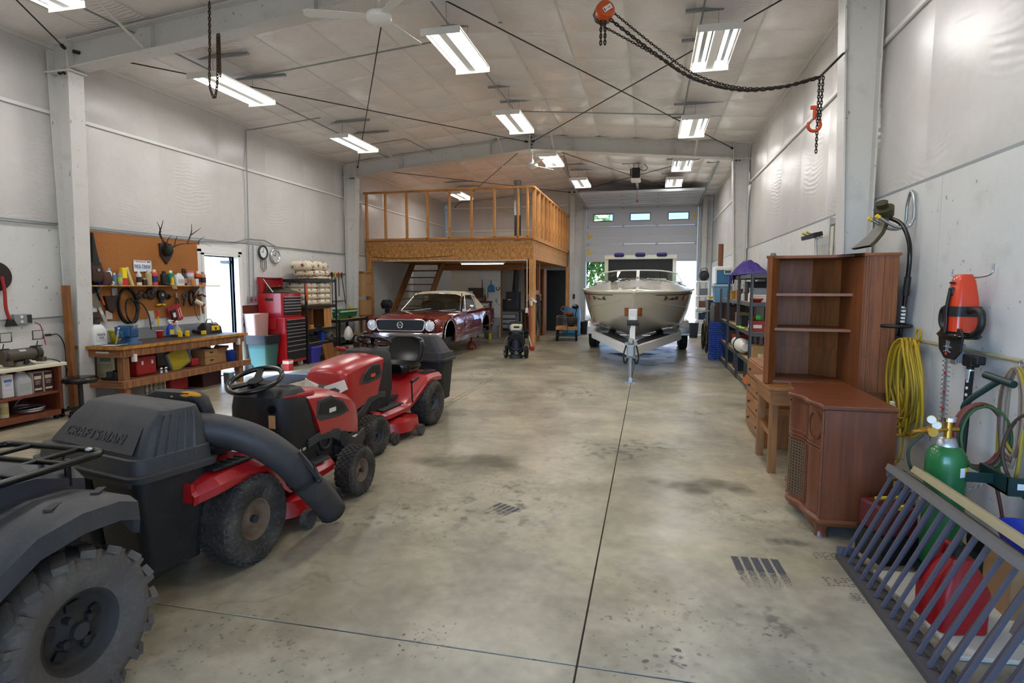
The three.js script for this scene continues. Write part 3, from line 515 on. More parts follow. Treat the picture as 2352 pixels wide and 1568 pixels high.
// ---------- outside ----------
{
  struct('ground_outside', [B(60, 0.1, 40, 0, -0.08, ZB - 20.2), B(40, 0.1, 40, XL - 20.2, -0.08, -10), B(20, 0.1, 20, -2, -0.08, ZF + 10.1)], M.asphaltOut);
  const fence = thing('wooden_fence', 'low wooden fence seen through the left doorway', 'fence', [-13.2, 0, -12.6], Math.PI / 2);
  for (let i = 0; i < 34; i++) obj('board', B(0.14, 1.1 + 0.02 * (i % 3), 0.02, -2.6 + i * 0.155, 0.56, 0), pine.v, fence);
  each('rail', [B(5.4, 0.08, 0.04, 0, 0.3, -0.03), B(5.4, 0.08, 0.04, 0, 0.85, -0.03)], pine.h, fence);
  const shed = thing('shed', 'pale blue-grey shed seen through the left doorway', 'shed', [-14.6, 0, -12.2]);
  obj('body', [B(1.8, 2.0, 1.6, 0, 1.0, 0)], std(0x8ea0b4, 0.7), shed); obj('roof', EX([[-1.05, 0], [1.05, 0], [0, 0.5]], 1.8, 0, 0, 2.0, 0), std(0x77828f, 0.7), shed);
  const leafG = new THREE.PlaneGeometry(0.1, 0.14), leafM = phys(0x6f9a45, 0.8, 0, { transmission: 0.35, thickness: 0 });
  const tree = (name, label, x, z, h, r, n, cat) => {
    const t = thing(name, label, cat, [x, 0, z]); obj('trunk', TU([[0, 0, 0], [0.05, h * 0.4, 0.03], [-0.03, h * 0.8, 0]], 0.06 + 0.02 * h, 8), M.rust, t);
    const im = new THREE.InstancedMesh(leafG, leafM, n), q = new THREE.Object3D();
    for (let i = 0; i < n; i++) { const a = rr(0, 6.283), b = Math.acos(rr(-1, 1)), d = r * Math.cbrt(rr(0.15, 1)) * (0.75 + 0.35 * Math.sin(a * 3 + b * 4)); q.position.set(d * Math.sin(b) * Math.cos(a), h * 0.62 + 1.05 * d * Math.cos(b) * h / (2.6 * r), d * Math.sin(b) * Math.sin(a)); q.rotation.set(rr(0, 6), rr(0, 6), rr(0, 6)); q.scale.setScalar(rr(0.7, 1.8)); q.updateMatrix(); im.setMatrixAt(i, q.matrix); }
    im.name = 'foliage'; im.userData.kind = 'stuff'; im.castShadow = im.receiveShadow = true; t.add(im);
  };
  tree('shrub', 'leafy green shrub in front of the shed outside the left door', -12.6, -13.3, 2.4, 0.8, 2600, 'shrub');
  tree('tree', 'sunlit leafy tree outside left of the boat windshield', -3.6, -28, 5.5, 2.4, 9000, 'tree');
  tree('tree', 'second leafy tree outside past the left edge of the overhead door', -6.4, -30, 6, 2.6, 7000, 'tree');
}
// ---------- wheels ----------
function tireGeo(r, w, rim, lugs, lugH, style) {        // axis along x
  const h = w / 2, prof = [[rim, -h * 0.72], [rim + 0.015, -h * 0.82], [(rim + r) / 2, -h], [r - lugH - 0.02, -h * 0.94], [r - lugH, -h * 0.72], [r - lugH, 0], [r - lugH, h * 0.72], [r - lugH - 0.02, h * 0.94], [(rim + r) / 2, h], [rim + 0.015, h * 0.82], [rim, h * 0.72]];
  const g = [new THREE.LatheGeometry(prof.map(([a, b]) => new THREE.Vector2(a, b)), 40).rotateZ(Math.PI / 2)];
  for (let k = 0; k < lugs; k++) {
    const a = k / lugs * Math.PI * 2;
    const rows = style === 'turf' ? [-0.62, -0.31, 0, 0.31, 0.62] : [-0.55, 0.55];
    rows.forEach((f, i) => {
      const b = style === 'turf' ? new THREE.BoxGeometry(w * 0.155, lugH * 2, r * 6.283 / lugs * 0.62) : new THREE.BoxGeometry(w * 0.46, lugH * 2, r * 6.283 / lugs * 0.42);
      if (style !== 'turf') b.rotateY((i ? -1 : 1) * 0.6);
      b.translate(f * h, r - lugH, 0); b.rotateX(a + (i % 2) * Math.PI / lugs); g.push(b);
      if (style !== 'turf') { const s = new THREE.BoxGeometry(lugH, 0.06, r * 6.283 / lugs * 0.3); s.translate((i ? 1 : -1) * h * 0.93, r - lugH - 0.02, 0); s.rotateX(a + (i % 2) * Math.PI / lugs); g.push(s); }
    });
  }
  return g;
}
function rimGeo(rim, w, side, holes) {                  // dished disc seen from +x (side 1) or -x
  const p = [[rim, w * 0.36], [rim - 0.012, w * 0.34], [rim * 0.86, w * 0.2], [rim * 0.72, w * 0.12], [rim * 0.45, w * 0.14], [rim * 0.3, w * 0.22], [0, w * 0.24]];
  const g = [new THREE.LatheGeometry(p.map(([a, b]) => new THREE.Vector2(a, b)), 28).rotateZ(-Math.PI / 2), new THREE.LatheGeometry([new THREE.Vector2(rim, -w * 0.36), new THREE.Vector2(rim, w * 0.36)], 28).rotateZ(-Math.PI / 2)];
  if (side < 0) g.forEach((q) => q.rotateY(Math.PI));
  return g;
}
function addWheel(parent, name, x, y, z, r, w, rim, style, side, tm, rm, turn = 0) {
  const t = obj(name, tireGeo(r, w, rim, style === 'turf' ? 30 : 17, style === 'turf' ? 0.006 : 0.014, style), tm, parent); t.position.set(x, y, z); t.rotation.y = turn;
  obj('rim', rimGeo(rim, w, side), rm, t);
  obj('hub', C(rim * 0.16, rim * 0.2, 0.04, 14, side * w * 0.26, 0, 0, 0, 0, Math.PI / 2), M.darkGrey, t);
  if (style !== 'turf') { each('lug_nut', [0, 1, 2, 3].map((k) => C(0.014, 0.014, 0.035, 6, side * w * 0.22, 0.055 * Math.cos(k * 1.571 + 0.5), 0.055 * Math.sin(k * 1.571 + 0.5), 0, 0, Math.PI / 2)), M.darkSteel, t); each('vent_hole', [0, 1, 2, 3, 4].map((k) => { const a = k * 1.2566; return B(0.012, 0.03, 0.05, side * w * 0.165, rim * 0.6 * Math.cos(a), rim * 0.6 * Math.sin(a), a); }), M.black, t); }
  return t;
}
// ring of a rounded rectangle in x,z at height y
const rrect = (cx, y, cz, w, d, r, n = 5) => { const p = []; for (const [sx, sz, a0] of [[1, 1, 0], [-1, 1, 1], [-1, -1, 2], [1, -1, 3]]) for (let k = 0; k <= n; k++) { const a = (a0 + k / n) * Math.PI / 2; p.push([cx + sx * (w / 2 - r) + r * Math.cos(a), y, cz + sz * (d / 2 - r) + r * Math.sin(a)]); } return p; };
const redPaint = phys(0xa8161a, 0.32, 0, { clearcoat: 0.6, clearcoatRoughness: 0.25 });
// ---------- garden tractors: forward is -z, origin under the rear axle ----------
function mower(v, label, at, turn) {
  const o = thing('riding_mower', label, 'mower', at, turn);
  const wr = 0.25, fr = 0.185, fz = v.fz, hb = v.hoodY, hs = v.hs, he = v.he, HZ = (t) => mix(hs, he, t);
  for (const s of [-1, 1]) { addWheel(o, 'rear_wheel', s * 0.345, wr, 0, wr, 0.225, 0.115, 'turf', s, M.dustyTire, v.rim); addWheel(o, 'front_wheel', s * 0.365, fr, fz, fr, 0.16, 0.085, 'turf', s, M.dustyTire, v.rim, v.steer); }
  obj('chassis', [B(0.34, 0.12, 1.4, 0, 0.33, -0.55), B(0.6, 0.06, 0.06, 0, 0.24, fz), B(0.4, 0.2, 0.3, 0, 0.32, 0.05), B(0.3, 0.2, 0.5, 0, 0.42, fz + 0.05)], M.dustyBlack, o);
  obj('engine', [RB(0.36, 0.24, 0.4, 0.03, 0, 0.46, HZ(0.35)), C(0.11, 0.11, 0.06, 16, 0.19, 0.43, HZ(0.3), 0, 0, Math.PI / 2), C(0.06, 0.06, 0.1, 12, 0.2, 0.4, HZ(0.6), 0, 0, Math.PI / 2), TO(0.07, 0.012, 16, 6, 0.225, 0.45, HZ(0.3), 0, Math.PI / 2)], M.darkSteel, o);
  const ring = (z, w, yb, yt, crown) => [[-w, yb], [-w * 1.02, mix(yb, yt, 0.5)], [-w * 0.97, yt - 0.04], [-w * 0.8, yt], [-w * 0.4, yt + crown * 0.8], [0, yt + crown], [w * 0.4, yt + crown * 0.8], [w * 0.8, yt], [w * 0.97, yt - 0.04], [w * 1.02, mix(yb, yt, 0.5)], [w, yb]].map(([x, y]) => [x, y, z]);
  const dr = v.drop, secs = [[0, 0.245, 0.5, hb], [0.3, 0.245, 0.5, hb - 0.02 * dr], [0.55, 0.24, 0.46, hb - 0.055 * dr], [0.78, 0.23, 0.42, hb - 0.11 * dr], [0.92, 0.215, 0.39, hb - 0.17 * dr], [0.985, 0.19, 0.38, hb - 0.24 * dr], [1, 0.16, 0.4, hb - 0.3 * dr]];
  const hood = obj('hood', LOFT(secs.map(([t, w, yb, yt]) => ring(HZ(t), w, yb, yt, 0.025).map(([x, y, z]) => [x, y, z - (yt - y) * 0.45 * Math.max(0, 1 - 2 * t)])), true, true, 0.62), redPaint, o), HL = hs - he;
  for (const s of [-1, 1]) {
    const q = HL / 0.72;
    obj('side_vent_frame', EX([[0, 0.02], [0.05, 0.13], [0.2, 0.14], [0.36, 0.07], [0.43, -0.02], [0.3, -0.035], [0.06, -0.02]].map(([a, b]) => [a * q, b]), 0.014, 0.005, s * 0.243, hb - 0.2, HZ(0.1), 0, Math.PI / 2, 0), M.dustyPlastic, hood);
    obj('side_vent', EX([[0.04, 0.03], [0.07, 0.11], [0.2, 0.115], [0.34, 0.055], [0.38, 0.0], [0.28, -0.01]].map(([a, b]) => [a * q, b]), 0.018, 0, s * 0.245, hb - 0.2, HZ(0.1), 0, Math.PI / 2, 0), M.black, hood);
    obj('vent_sticker', B(0.004, 0.03, 0.08, s * 0.256, hb - 0.165, HZ(0.38)), v.sticker, hood);
    obj('bumper_flare', EX([[0, 0.5], [0.25, 0.53], [0.5, 0.5], [0.65, 0.42], [0.82, 0.37], [1, 0.42], [1.02, 0.34], [0.93, 0.27], [0.7, 0.28], [0.55, 0.38], [0.4, 0.44], [0.2, 0.46], [0, 0.44]].map(([t, y]) => [-HZ(t), y]), 0.02, 0.006, s * 0.235, 0, 0, 0, Math.PI / 2, 0), M.dustyPlastic, hood);
  }
  obj('nose', LOFT([[0.27, 0.42], [0.33, 0.46], [0.41, 0.44]].map(([y, w]) => rrect(0, y, he + 0.16, w, 0.36, 0.13)), true, true, 0.6), M.dustyPlastic, hood);
  if (v.lamps) {
    const z = he;
    obj('grille', LOFT([0.06, -0.005, -0.04].map((d, i) => ring(z + d, 0.2 - 0.025 * i, 0.33 + 0.03 * i, 0.7 - 0.03 * i, 0.0)), true, true, 0.5), M.dustyPlastic, hood);
    for (const s of [-1, 1]) obj('headlight', LOFT([0.02, -0.045].map((d) => [[0.04, 0.665, -0.01], [0.195, 0.72, 0.05], [0.215, 0.63, 0.06], [0.12, 0.57, 0.0], [0.04, 0.59, -0.01]].map(([x, y, c]) => [s * x, y, z + d + c])), true, true, 0.5), phys(0xe8e6da, 0.12, 0, { clearcoat: 1 }), hood);
    for (let k = 0; k < 3; k++) obj('grille_slat', B(0.24 - 0.03 * k, 0.018, 0.02, 0, 0.53 - 0.05 * k, z - 0.045), M.black, hood);
  } else each('corner_lamp', [-1, 1].map((s) => RB(0.012, 0.07, 0.1, 0.004, s * 0.232, 0.35, he + 0.12)), M.cream, hood);
  const dz = hs + 0.08;
  const dash = obj('dash', LOFT([rrect(0, 0.26, dz - 0.12, 0.4, 0.36, 0.06), rrect(0, 0.5, dz - 0.06, 0.46, 0.4, 0.08), rrect(0, 0.74, dz - 0.02, 0.47, 0.34, 0.1), rrect(0, hb, dz - 0.01, 0.45, 0.3, 0.1), rrect(0, hb + 0.04, dz - 0.02, 0.4, 0.24, 0.09), rrect(0, hb + 0.055, dz - 0.02, 0.3, 0.16, 0.06)], true, true, 0.6), M.dustyBlack, o);
  each('dash_slot', [0, 1].map((k) => B(0.12, 0.006, 0.02, 0.1, hb + 0.052, dz - 0.05 * k)), M.black, dash);
  if (v.tag) { obj('key_switch', C(0.028, 0.028, 0.02, 14, 0.14, 0.75, dz + 0.15, Math.PI / 2), M.blackGloss, dash); obj('key_tag', B(0.05, 0.085, 0.004, 0.145, 0.67, dz + 0.16), std(0xc79f6b, 0.7), dash); obj('lettering', TXT('7.5  HP', 0.02, 0.002, 0.245, 0.45, dz, 0, Math.PI / 2, 0), M.cream, dash); }
  obj('control_lever', [BAR([0.2, hb, dz + 0.1], [0.34, hb + 0.03, dz + 0.08], 0.008), BAR([0.3, hb + 0.02, dz + 0.09], [0.4, hb + 0.04, dz + 0.07], 0.016, 10)], M.redMatte, dash);
  const sw = obj('steering_wheel', [TO(0.17, 0.017, 40, 10, 0, 0, 0, Math.PI / 2), C(0.05, 0.06, 0.04, 16, 0, -0.02, 0), ...[0.2, 2.3, 4.3].map((a) => BEAM([0, -0.015, 0], [0.165 * Math.cos(a), 0, 0.165 * Math.sin(a)], 0.045, 0.014))], M.blackGloss, o); sw.position.set(0, hb + 0.115, dz + 0.13); sw.rotation.x = 0.36;
  obj('steering_column', BAR([0, hb, dz + 0.05], [0, hb + 0.1, dz + 0.12], 0.022), M.black, o);
  const fpt = (z) => (z > -0.12 ? 0.55 + 0.015 * Math.cos(z * 6) : z > -0.42 ? mix(0.31, 0.56, (z + 0.42) / 0.3) : 0.31), fw = (z) => (z > 0.28 ? 0.34 : z > -0.15 ? 0.41 : mix(0.31, 0.41, clamp((z + 0.45) / 0.3)));
  obj('fender', [LOFT([0.34, 0.31, 0.24, 0.1, -0.02, -0.12, -0.2, -0.28, -0.36, -0.44, -0.8, -0.95, -1.0].map((z) => { const w = z < -0.9 ? fw(z) * (z < -0.97 ? 0.8 : 0.95) : fw(z), y = fpt(z) - (z > 0.3 ? 0.03 : 0); return [[-w, y - 0.075, z], [-w - 0.008, y - 0.03, z], [-w + 0.03, y + 0.01, z], [-0.18, y + 0.025, z], [0.18, y + 0.025, z], [w - 0.03, y + 0.01, z], [w + 0.008, y - 0.03, z], [w, y - 0.075, z]]; }), false, false, 0.6), B(0.66, 0.1, 0.02, 0, 0.5, 0.33)], redPaint, o);
  for (const s of [-1, 1]) { obj('foot_mat', EX([[-0.07, -0.2], [0.07, -0.24], [0.08, 0.18], [-0.07, 0.22]], 0.008, 0, s * 0.23, 0.337, -0.72, -Math.PI / 2), M.dustyPlastic, o); obj('fender_vent', [EX([[-0.06, -0.12], [0.05, -0.14], [0.07, 0.12], [-0.03, 0.14]], 0.012, 0.004, s * 0.31, 0.585, 0.08, -Math.PI / 2), ...[0, 1, 2, 3].map((k) => B(0.07, 0.012, 0.014, s * 0.31, 0.592, -0.02 + k * 0.05))], M.dustyBlack, o); }
  const seat = obj('seat', [LOFT([rrect(0, 0.6, -0.06, 0.4, 0.38, 0.08), rrect(0, 0.66, -0.06, 0.48, 0.44, 0.12), rrect(0, 0.7, -0.06, 0.46, 0.42, 0.12)], true, true, 0.9), LOFT([[0.0, 0.36, 0.66], [0.045, 0.44, 0.75], [0.075, 0.45, 0.86], [0.085, 0.4, 0.94], [0.08, 0.28, 0.97]].map(([d, w, y]) => rrect(0, y, v.seatZ + d, w, 0.09, 0.04)), true, true, 0.9)], v.seatM, o);
  if (v.torn) each('torn_foam', [0, 1, 2].map((k) => SP(0.05, 1.6, 0.4, 0.6, 0.1 - 0.09 * k, 0.955 - 0.01 * k, v.seatZ + 0.1)), std(0xc98a1c, 0.9), seat);
  const dk = obj('deck', LOFT([[0.09, 1, 0.6], [0.19, 0.98, 0.58], [0.21, 0.75, 0.4]].map(([y, k, d]) => rrect(0.0, y, v.deckZ, v.deckW * k, d, 0.22)), true, true, 0.5), redPaint, o), gx = v.deckW / 2 + 0.02;
  for (const [x, z] of [[gx, 0.12], [-gx, 0.12], [gx - 0.08, -0.3], [0.08 - gx, -0.3]]) obj('gauge_wheel', C(0.058, 0.058, 0.045, 16, x, 0.06, v.deckZ + z, 0, 0, Math.PI / 2), M.dustyTire, dk);
  obj('lift_lever', [BAR([v.leverX, 0.33, -0.42], [v.leverX * 1.02, 0.56, -0.45], 0.009), BAR([v.leverX * 1.02, 0.55, -0.45], [v.leverX * 1.05, 0.58, -0.33], 0.018, 10)], M.black, o);
  const bw = v.bagW, rest = (m) => { m.position.set(v.bagX, 0, v.bagZ); m.rotation.y = v.bagTurn; return m; };
  each('bin', [-1, 1].map((s) => LOFT([rrect(s * bw * 0.24, 0.13, 0, bw * 0.4, 0.3, 0.05), rrect(s * bw * 0.245, 0.5, 0, bw * 0.46, 0.37, 0.06), rrect(s * bw * 0.245, 0.56, 0, bw * 0.475, 0.385, 0.06), rrect(s * bw * 0.245, 0.66, 0, bw * 0.48, 0.39, 0.06)], true, true, 0.5)), M.dustyBlack, o).forEach(rest);
  const lid = rest(obj('bagger_lid', LOFT([rrect(0, 0.62, 0, bw + 0.04, 0.46, 0.07), rrect(0, 0.65, 0, bw + 0.05, 0.47, 0.07), rrect(0, 0.655, 0, bw, 0.43, 0.07), rrect(0, 0.725, -0.005, bw * 0.985, 0.415, 0.07), rrect(0.01, 0.73, -0.015, bw * 0.94, 0.38, 0.07), rrect(0.035, 0.87, -0.055, bw * 0.83, 0.28, 0.06), rrect(0.045, 0.93, -0.075, bw * 0.77, 0.2, 0.05), rrect(0.05, 0.942, -0.08, bw * 0.7, 0.15, 0.04)], true, true, 0.45), M.dustyPlastic, o));
  if (v.lettered) {
    obj('raised_panel', [GRID((a, b) => [0.02 + (a - 0.5) * bw * mix(0.8, 0.7, b), mix(0.745, 0.86, b), mix(0.181, 0.094, b)], 2, 2), GRID((a, b) => [0.02 + (a - 0.5) * bw * mix(0.8, 0.7, b), mix(0.745, 0.75, b), mix(0.181, 0.17, b)], 2, 1)], M.dustyPlastic, lid);
    obj('raised_lettering', TXT('CRAFTSMAN', 0.05, 0.005, 0, 0, 0).scale(1.25, 1, 1).rotateX(-0.648).translate(0.0, 0.8, 0.139), M.dustyPlastic, lid);
    each('side_rib', [0, 1, 2, 3, 4].map((k) => BEAM([bw * 0.485, 0.69, 0.12 - k * 0.055], [bw * 0.435, 0.91, 0.03 - k * 0.04], 0.016, 0.02)), M.dustyPlastic, lid);
    each('latch_strap', [TU([[-0.1, 0.7, 0.24], [-0.11, 0.6, 0.25], [-0.09, 0.5, 0.22]], 0.006, 12), B(bw, 0.02, 0.012, 0, 0.622, 0.235)], M.dustyBlack, lid);
  }
  obj('bagger_frame', [BAR([v.bagX - 0.2, 0.3, 0.1], [v.bagX - 0.2, 0.62, v.bagZ], 0.016), BAR([0.2, 0.3, 0.1], [0.2, 0.62, v.bagZ], 0.016), B(0.5, 0.03, 0.03, v.bagX * 0.5, 0.3, 0.14)], M.darkSteel, o);
  const dc = new THREE.CatmullRomCurve3(v.duct.map(vec)), cut = (a, b, r) => new THREE.TubeGeometry(new THREE.CatmullRomCurve3(dc.getPoints(40).slice(a, b)), 2, r, 18);
  const du = obj('duct', new THREE.TubeGeometry(dc, 36, 0.088, 18), v.ductM, o);
  each('duct_band', [cut(24, 26, 0.094), cut(38, 40, 0.098)], M.dustyBlack, du); obj('duct_clip', [BEAM([0.59, 0.6, -0.16], [0.65, 0.42, -0.26], 0.03, 0.02), SP(0.02, 1, 1, 1, 0.652, 0.41, -0.265)], M.dustyBlack, du);
  return o;
}
mower({ fz: -1.12, steer: 0, drop: 1, hs: -0.74, he: -1.46, hoodY: 0.82, rim: M.muddyRim, sticker: M.cream, lamps: false, tag: true, seatM: M.dustyBlack, torn: true, seatZ: 0.0, deckZ: -0.6, deckW: 0.78, leverX: -0.36, bagW: 0.88, bagX: -0.14, bagZ: 0.3, bagTurn: -0.17, lettered: true, ductM: M.dustyPlastic, duct: [[0.12, 0.8, 0.2], [0.28, 0.76, 0.07], [0.43, 0.69, -0.02], [0.52, 0.56, -0.14], [0.547, 0.36, -0.31], [0.54, 0.19, -0.48], [0.53, 0.1, -0.56]] }, 'red riding mower facing away, with a black grass bagger and thick black duct', [-2.545, 0, -2.78], -0.06);
mower({ fz: -1.26, steer: -0.1, drop: 0.42, hs: -0.78, he: -1.47, hoodY: 0.87, rim: std(0x4a4a4e, 0.5, 0.4), sticker: M.orange, lamps: true, tag: false, seatM: M.blackGloss, torn: false, seatZ: 0.12, deckZ: -0.6, deckW: 0.92, leverX: -0.36, bagW: 0.82, bagX: 0.146, bagZ: 0.85, bagTurn: 0, lettered: false, ductM: M.dustyPlastic, duct: [[0.25, 0.82, 0.68], [0.36, 0.78, 0.45], [0.48, 0.66, 0.15], [0.54, 0.45, -0.12], [0.55, 0.24, -0.35], [0.54, 0.1, -0.5]] }, 'red riding mower facing the camera with headlights and a shiny black seat', [-2.754, 0, -6.12], Math.PI - 0.05);
// ---------- ATV, only its dusty rear corner in view; local z is the drive axis ----------
{
  const o = thing('quad_bike', 'dusty dark quad bike with knobby tire and luggage rack in the near left corner', 'quad bike', [-2.51, 0, -0.99], 0);
  for (const s of [-1, 1]) for (const [z, n] of [[-0.62, 'front_wheel'], [0.62, 'rear_wheel']]) addWheel(o, n, s * 0.44, 0.297, z, 0.297, 0.23, 0.15, 'knob', s, M.mudTire, std(0x2b2723, 0.75), s > 0 && z < 0 ? -0.02 : 0);
  obj('frame', [B(0.3, 0.1, 1.5, 0, 0.4, 0), B(0.36, 0.3, 0.5, 0, 0.5, 0), BEAM([0, 0.42, -0.6], [0.36, 0.33, -0.62], 0.05, 0.05), BEAM([0, 0.42, -0.6], [-0.36, 0.33, -0.62], 0.05, 0.05), BAR([0.12, 0.75, -0.55], [0.3, 0.38, -0.62], 0.03), BAR([-0.12, 0.75, -0.55], [-0.3, 0.38, -0.62], 0.03), B(0.5, 0.05, 0.05, 0, 0.36, -0.62), RB(0.3, 0.3, 0.2, 0.04, 0, 0.5, -0.7)], M.dustyBlack, o);
  obj('shock_bushing', C(0.03, 0.03, 0.08, 14, 0.32, 0.48, -0.7, Math.PI / 2, 0, 0.3), M.cream, o);
  for (const s of [-1, 1]) {
    const path = [[-0.87, 0.65], [-0.85, 0.715], [-0.77, 0.745], [-0.62, 0.755], [-0.46, 0.73], [-0.32, 0.65], [-0.21, 0.52], [-0.12, 0.38]];
    const f = obj('fender', LOFT(path.map(([z, y], i) => { const w = i < 1 ? 0.27 : 0.3; return [[s * 0.24, y - 0.0, z], [s * 0.34, y + 0.018, z], [s * 0.52, y + 0.01, z], [s * (0.26 + w), y - 0.012, z], [s * (0.265 + w), y - 0.085, z], [s * (0.24 + w), y - 0.087, z + 0.005], [s * (0.23 + w), y - 0.03, z + 0.008], [s * 0.24, y - 0.02, z + 0.01]]; }), true, true, 0.6), std(0xffffff, 0.5, 0, { map: M.dustyPlastic.map }), o);
    each('fender_slot', [B(0.03, 0.008, 0.07, s * 0.45, 0.762, -0.78, 0, 0.5), B(0.03, 0.008, 0.07, s * 0.45, 0.765, -0.6, 0, 0.5)], M.black, f);
  }
  obj('center_cowl', LOFT([[-0.98, 0.1, 0.6], [-0.92, 0.22, 0.8], [-0.7, 0.25, 0.87], [-0.4, 0.24, 0.88], [-0.2, 0.18, 0.86], [0.3, 0.16, 0.74], [0.75, 0.22, 0.76], [0.9, 0.2, 0.7]].map(([z, w, y]) => [[-w, y - 0.16, z], [-w, y - 0.05, z], [-w * 0.7, y, z], [w * 0.7, y, z], [w, y - 0.05, z], [w, y - 0.16, z]]), true, true, 0.6), std(0x35353a, 0.45), o);
  obj('seat', RB(0.3, 0.12, 0.7, 0.05, 0, 0.83, 0.35), M.black, o);
  obj('handlebar', [BAR([0, 0.88, -0.15], [0, 1.02, -0.05], 0.02), TU([[-0.36, 1.06, 0.06], [-0.15, 1.04, -0.05], [0.15, 1.04, -0.05], [0.36, 1.06, 0.06]], 0.014)], M.black, o);
  const rk = obj('luggage_rack', [TU([[-0.24, 0.85, -0.98], [0.22, 0.85, -0.98], [0.28, 0.85, -0.92], [0.28, 0.85, -0.4], [0.22, 0.85, -0.34], [-0.22, 0.85, -0.34], [-0.28, 0.85, -0.4], [-0.28, 0.85, -0.92]], 0.015, 60, 8, true, 0.2), ...[-0.8, -0.62, -0.48].map((z) => BAR([-0.27, 0.85, z], [0.27, 0.85, z], 0.011)), ...[-0.13, 0.13].map((x) => BAR([x, 0.85, -0.97], [x, 0.85, -0.35], 0.011)), ...[[0.22, -0.85], [-0.22, -0.85], [0.22, -0.45], [-0.22, -0.45]].map(([x, z]) => BAR([x, 0.74, z], [x, 0.85, z], 0.012))], M.blackGloss, o);
  obj('bolt', SP(0.014, 1, 0.6, 1, 0.24, 0.87, -0.93), M.steel, rk);
}
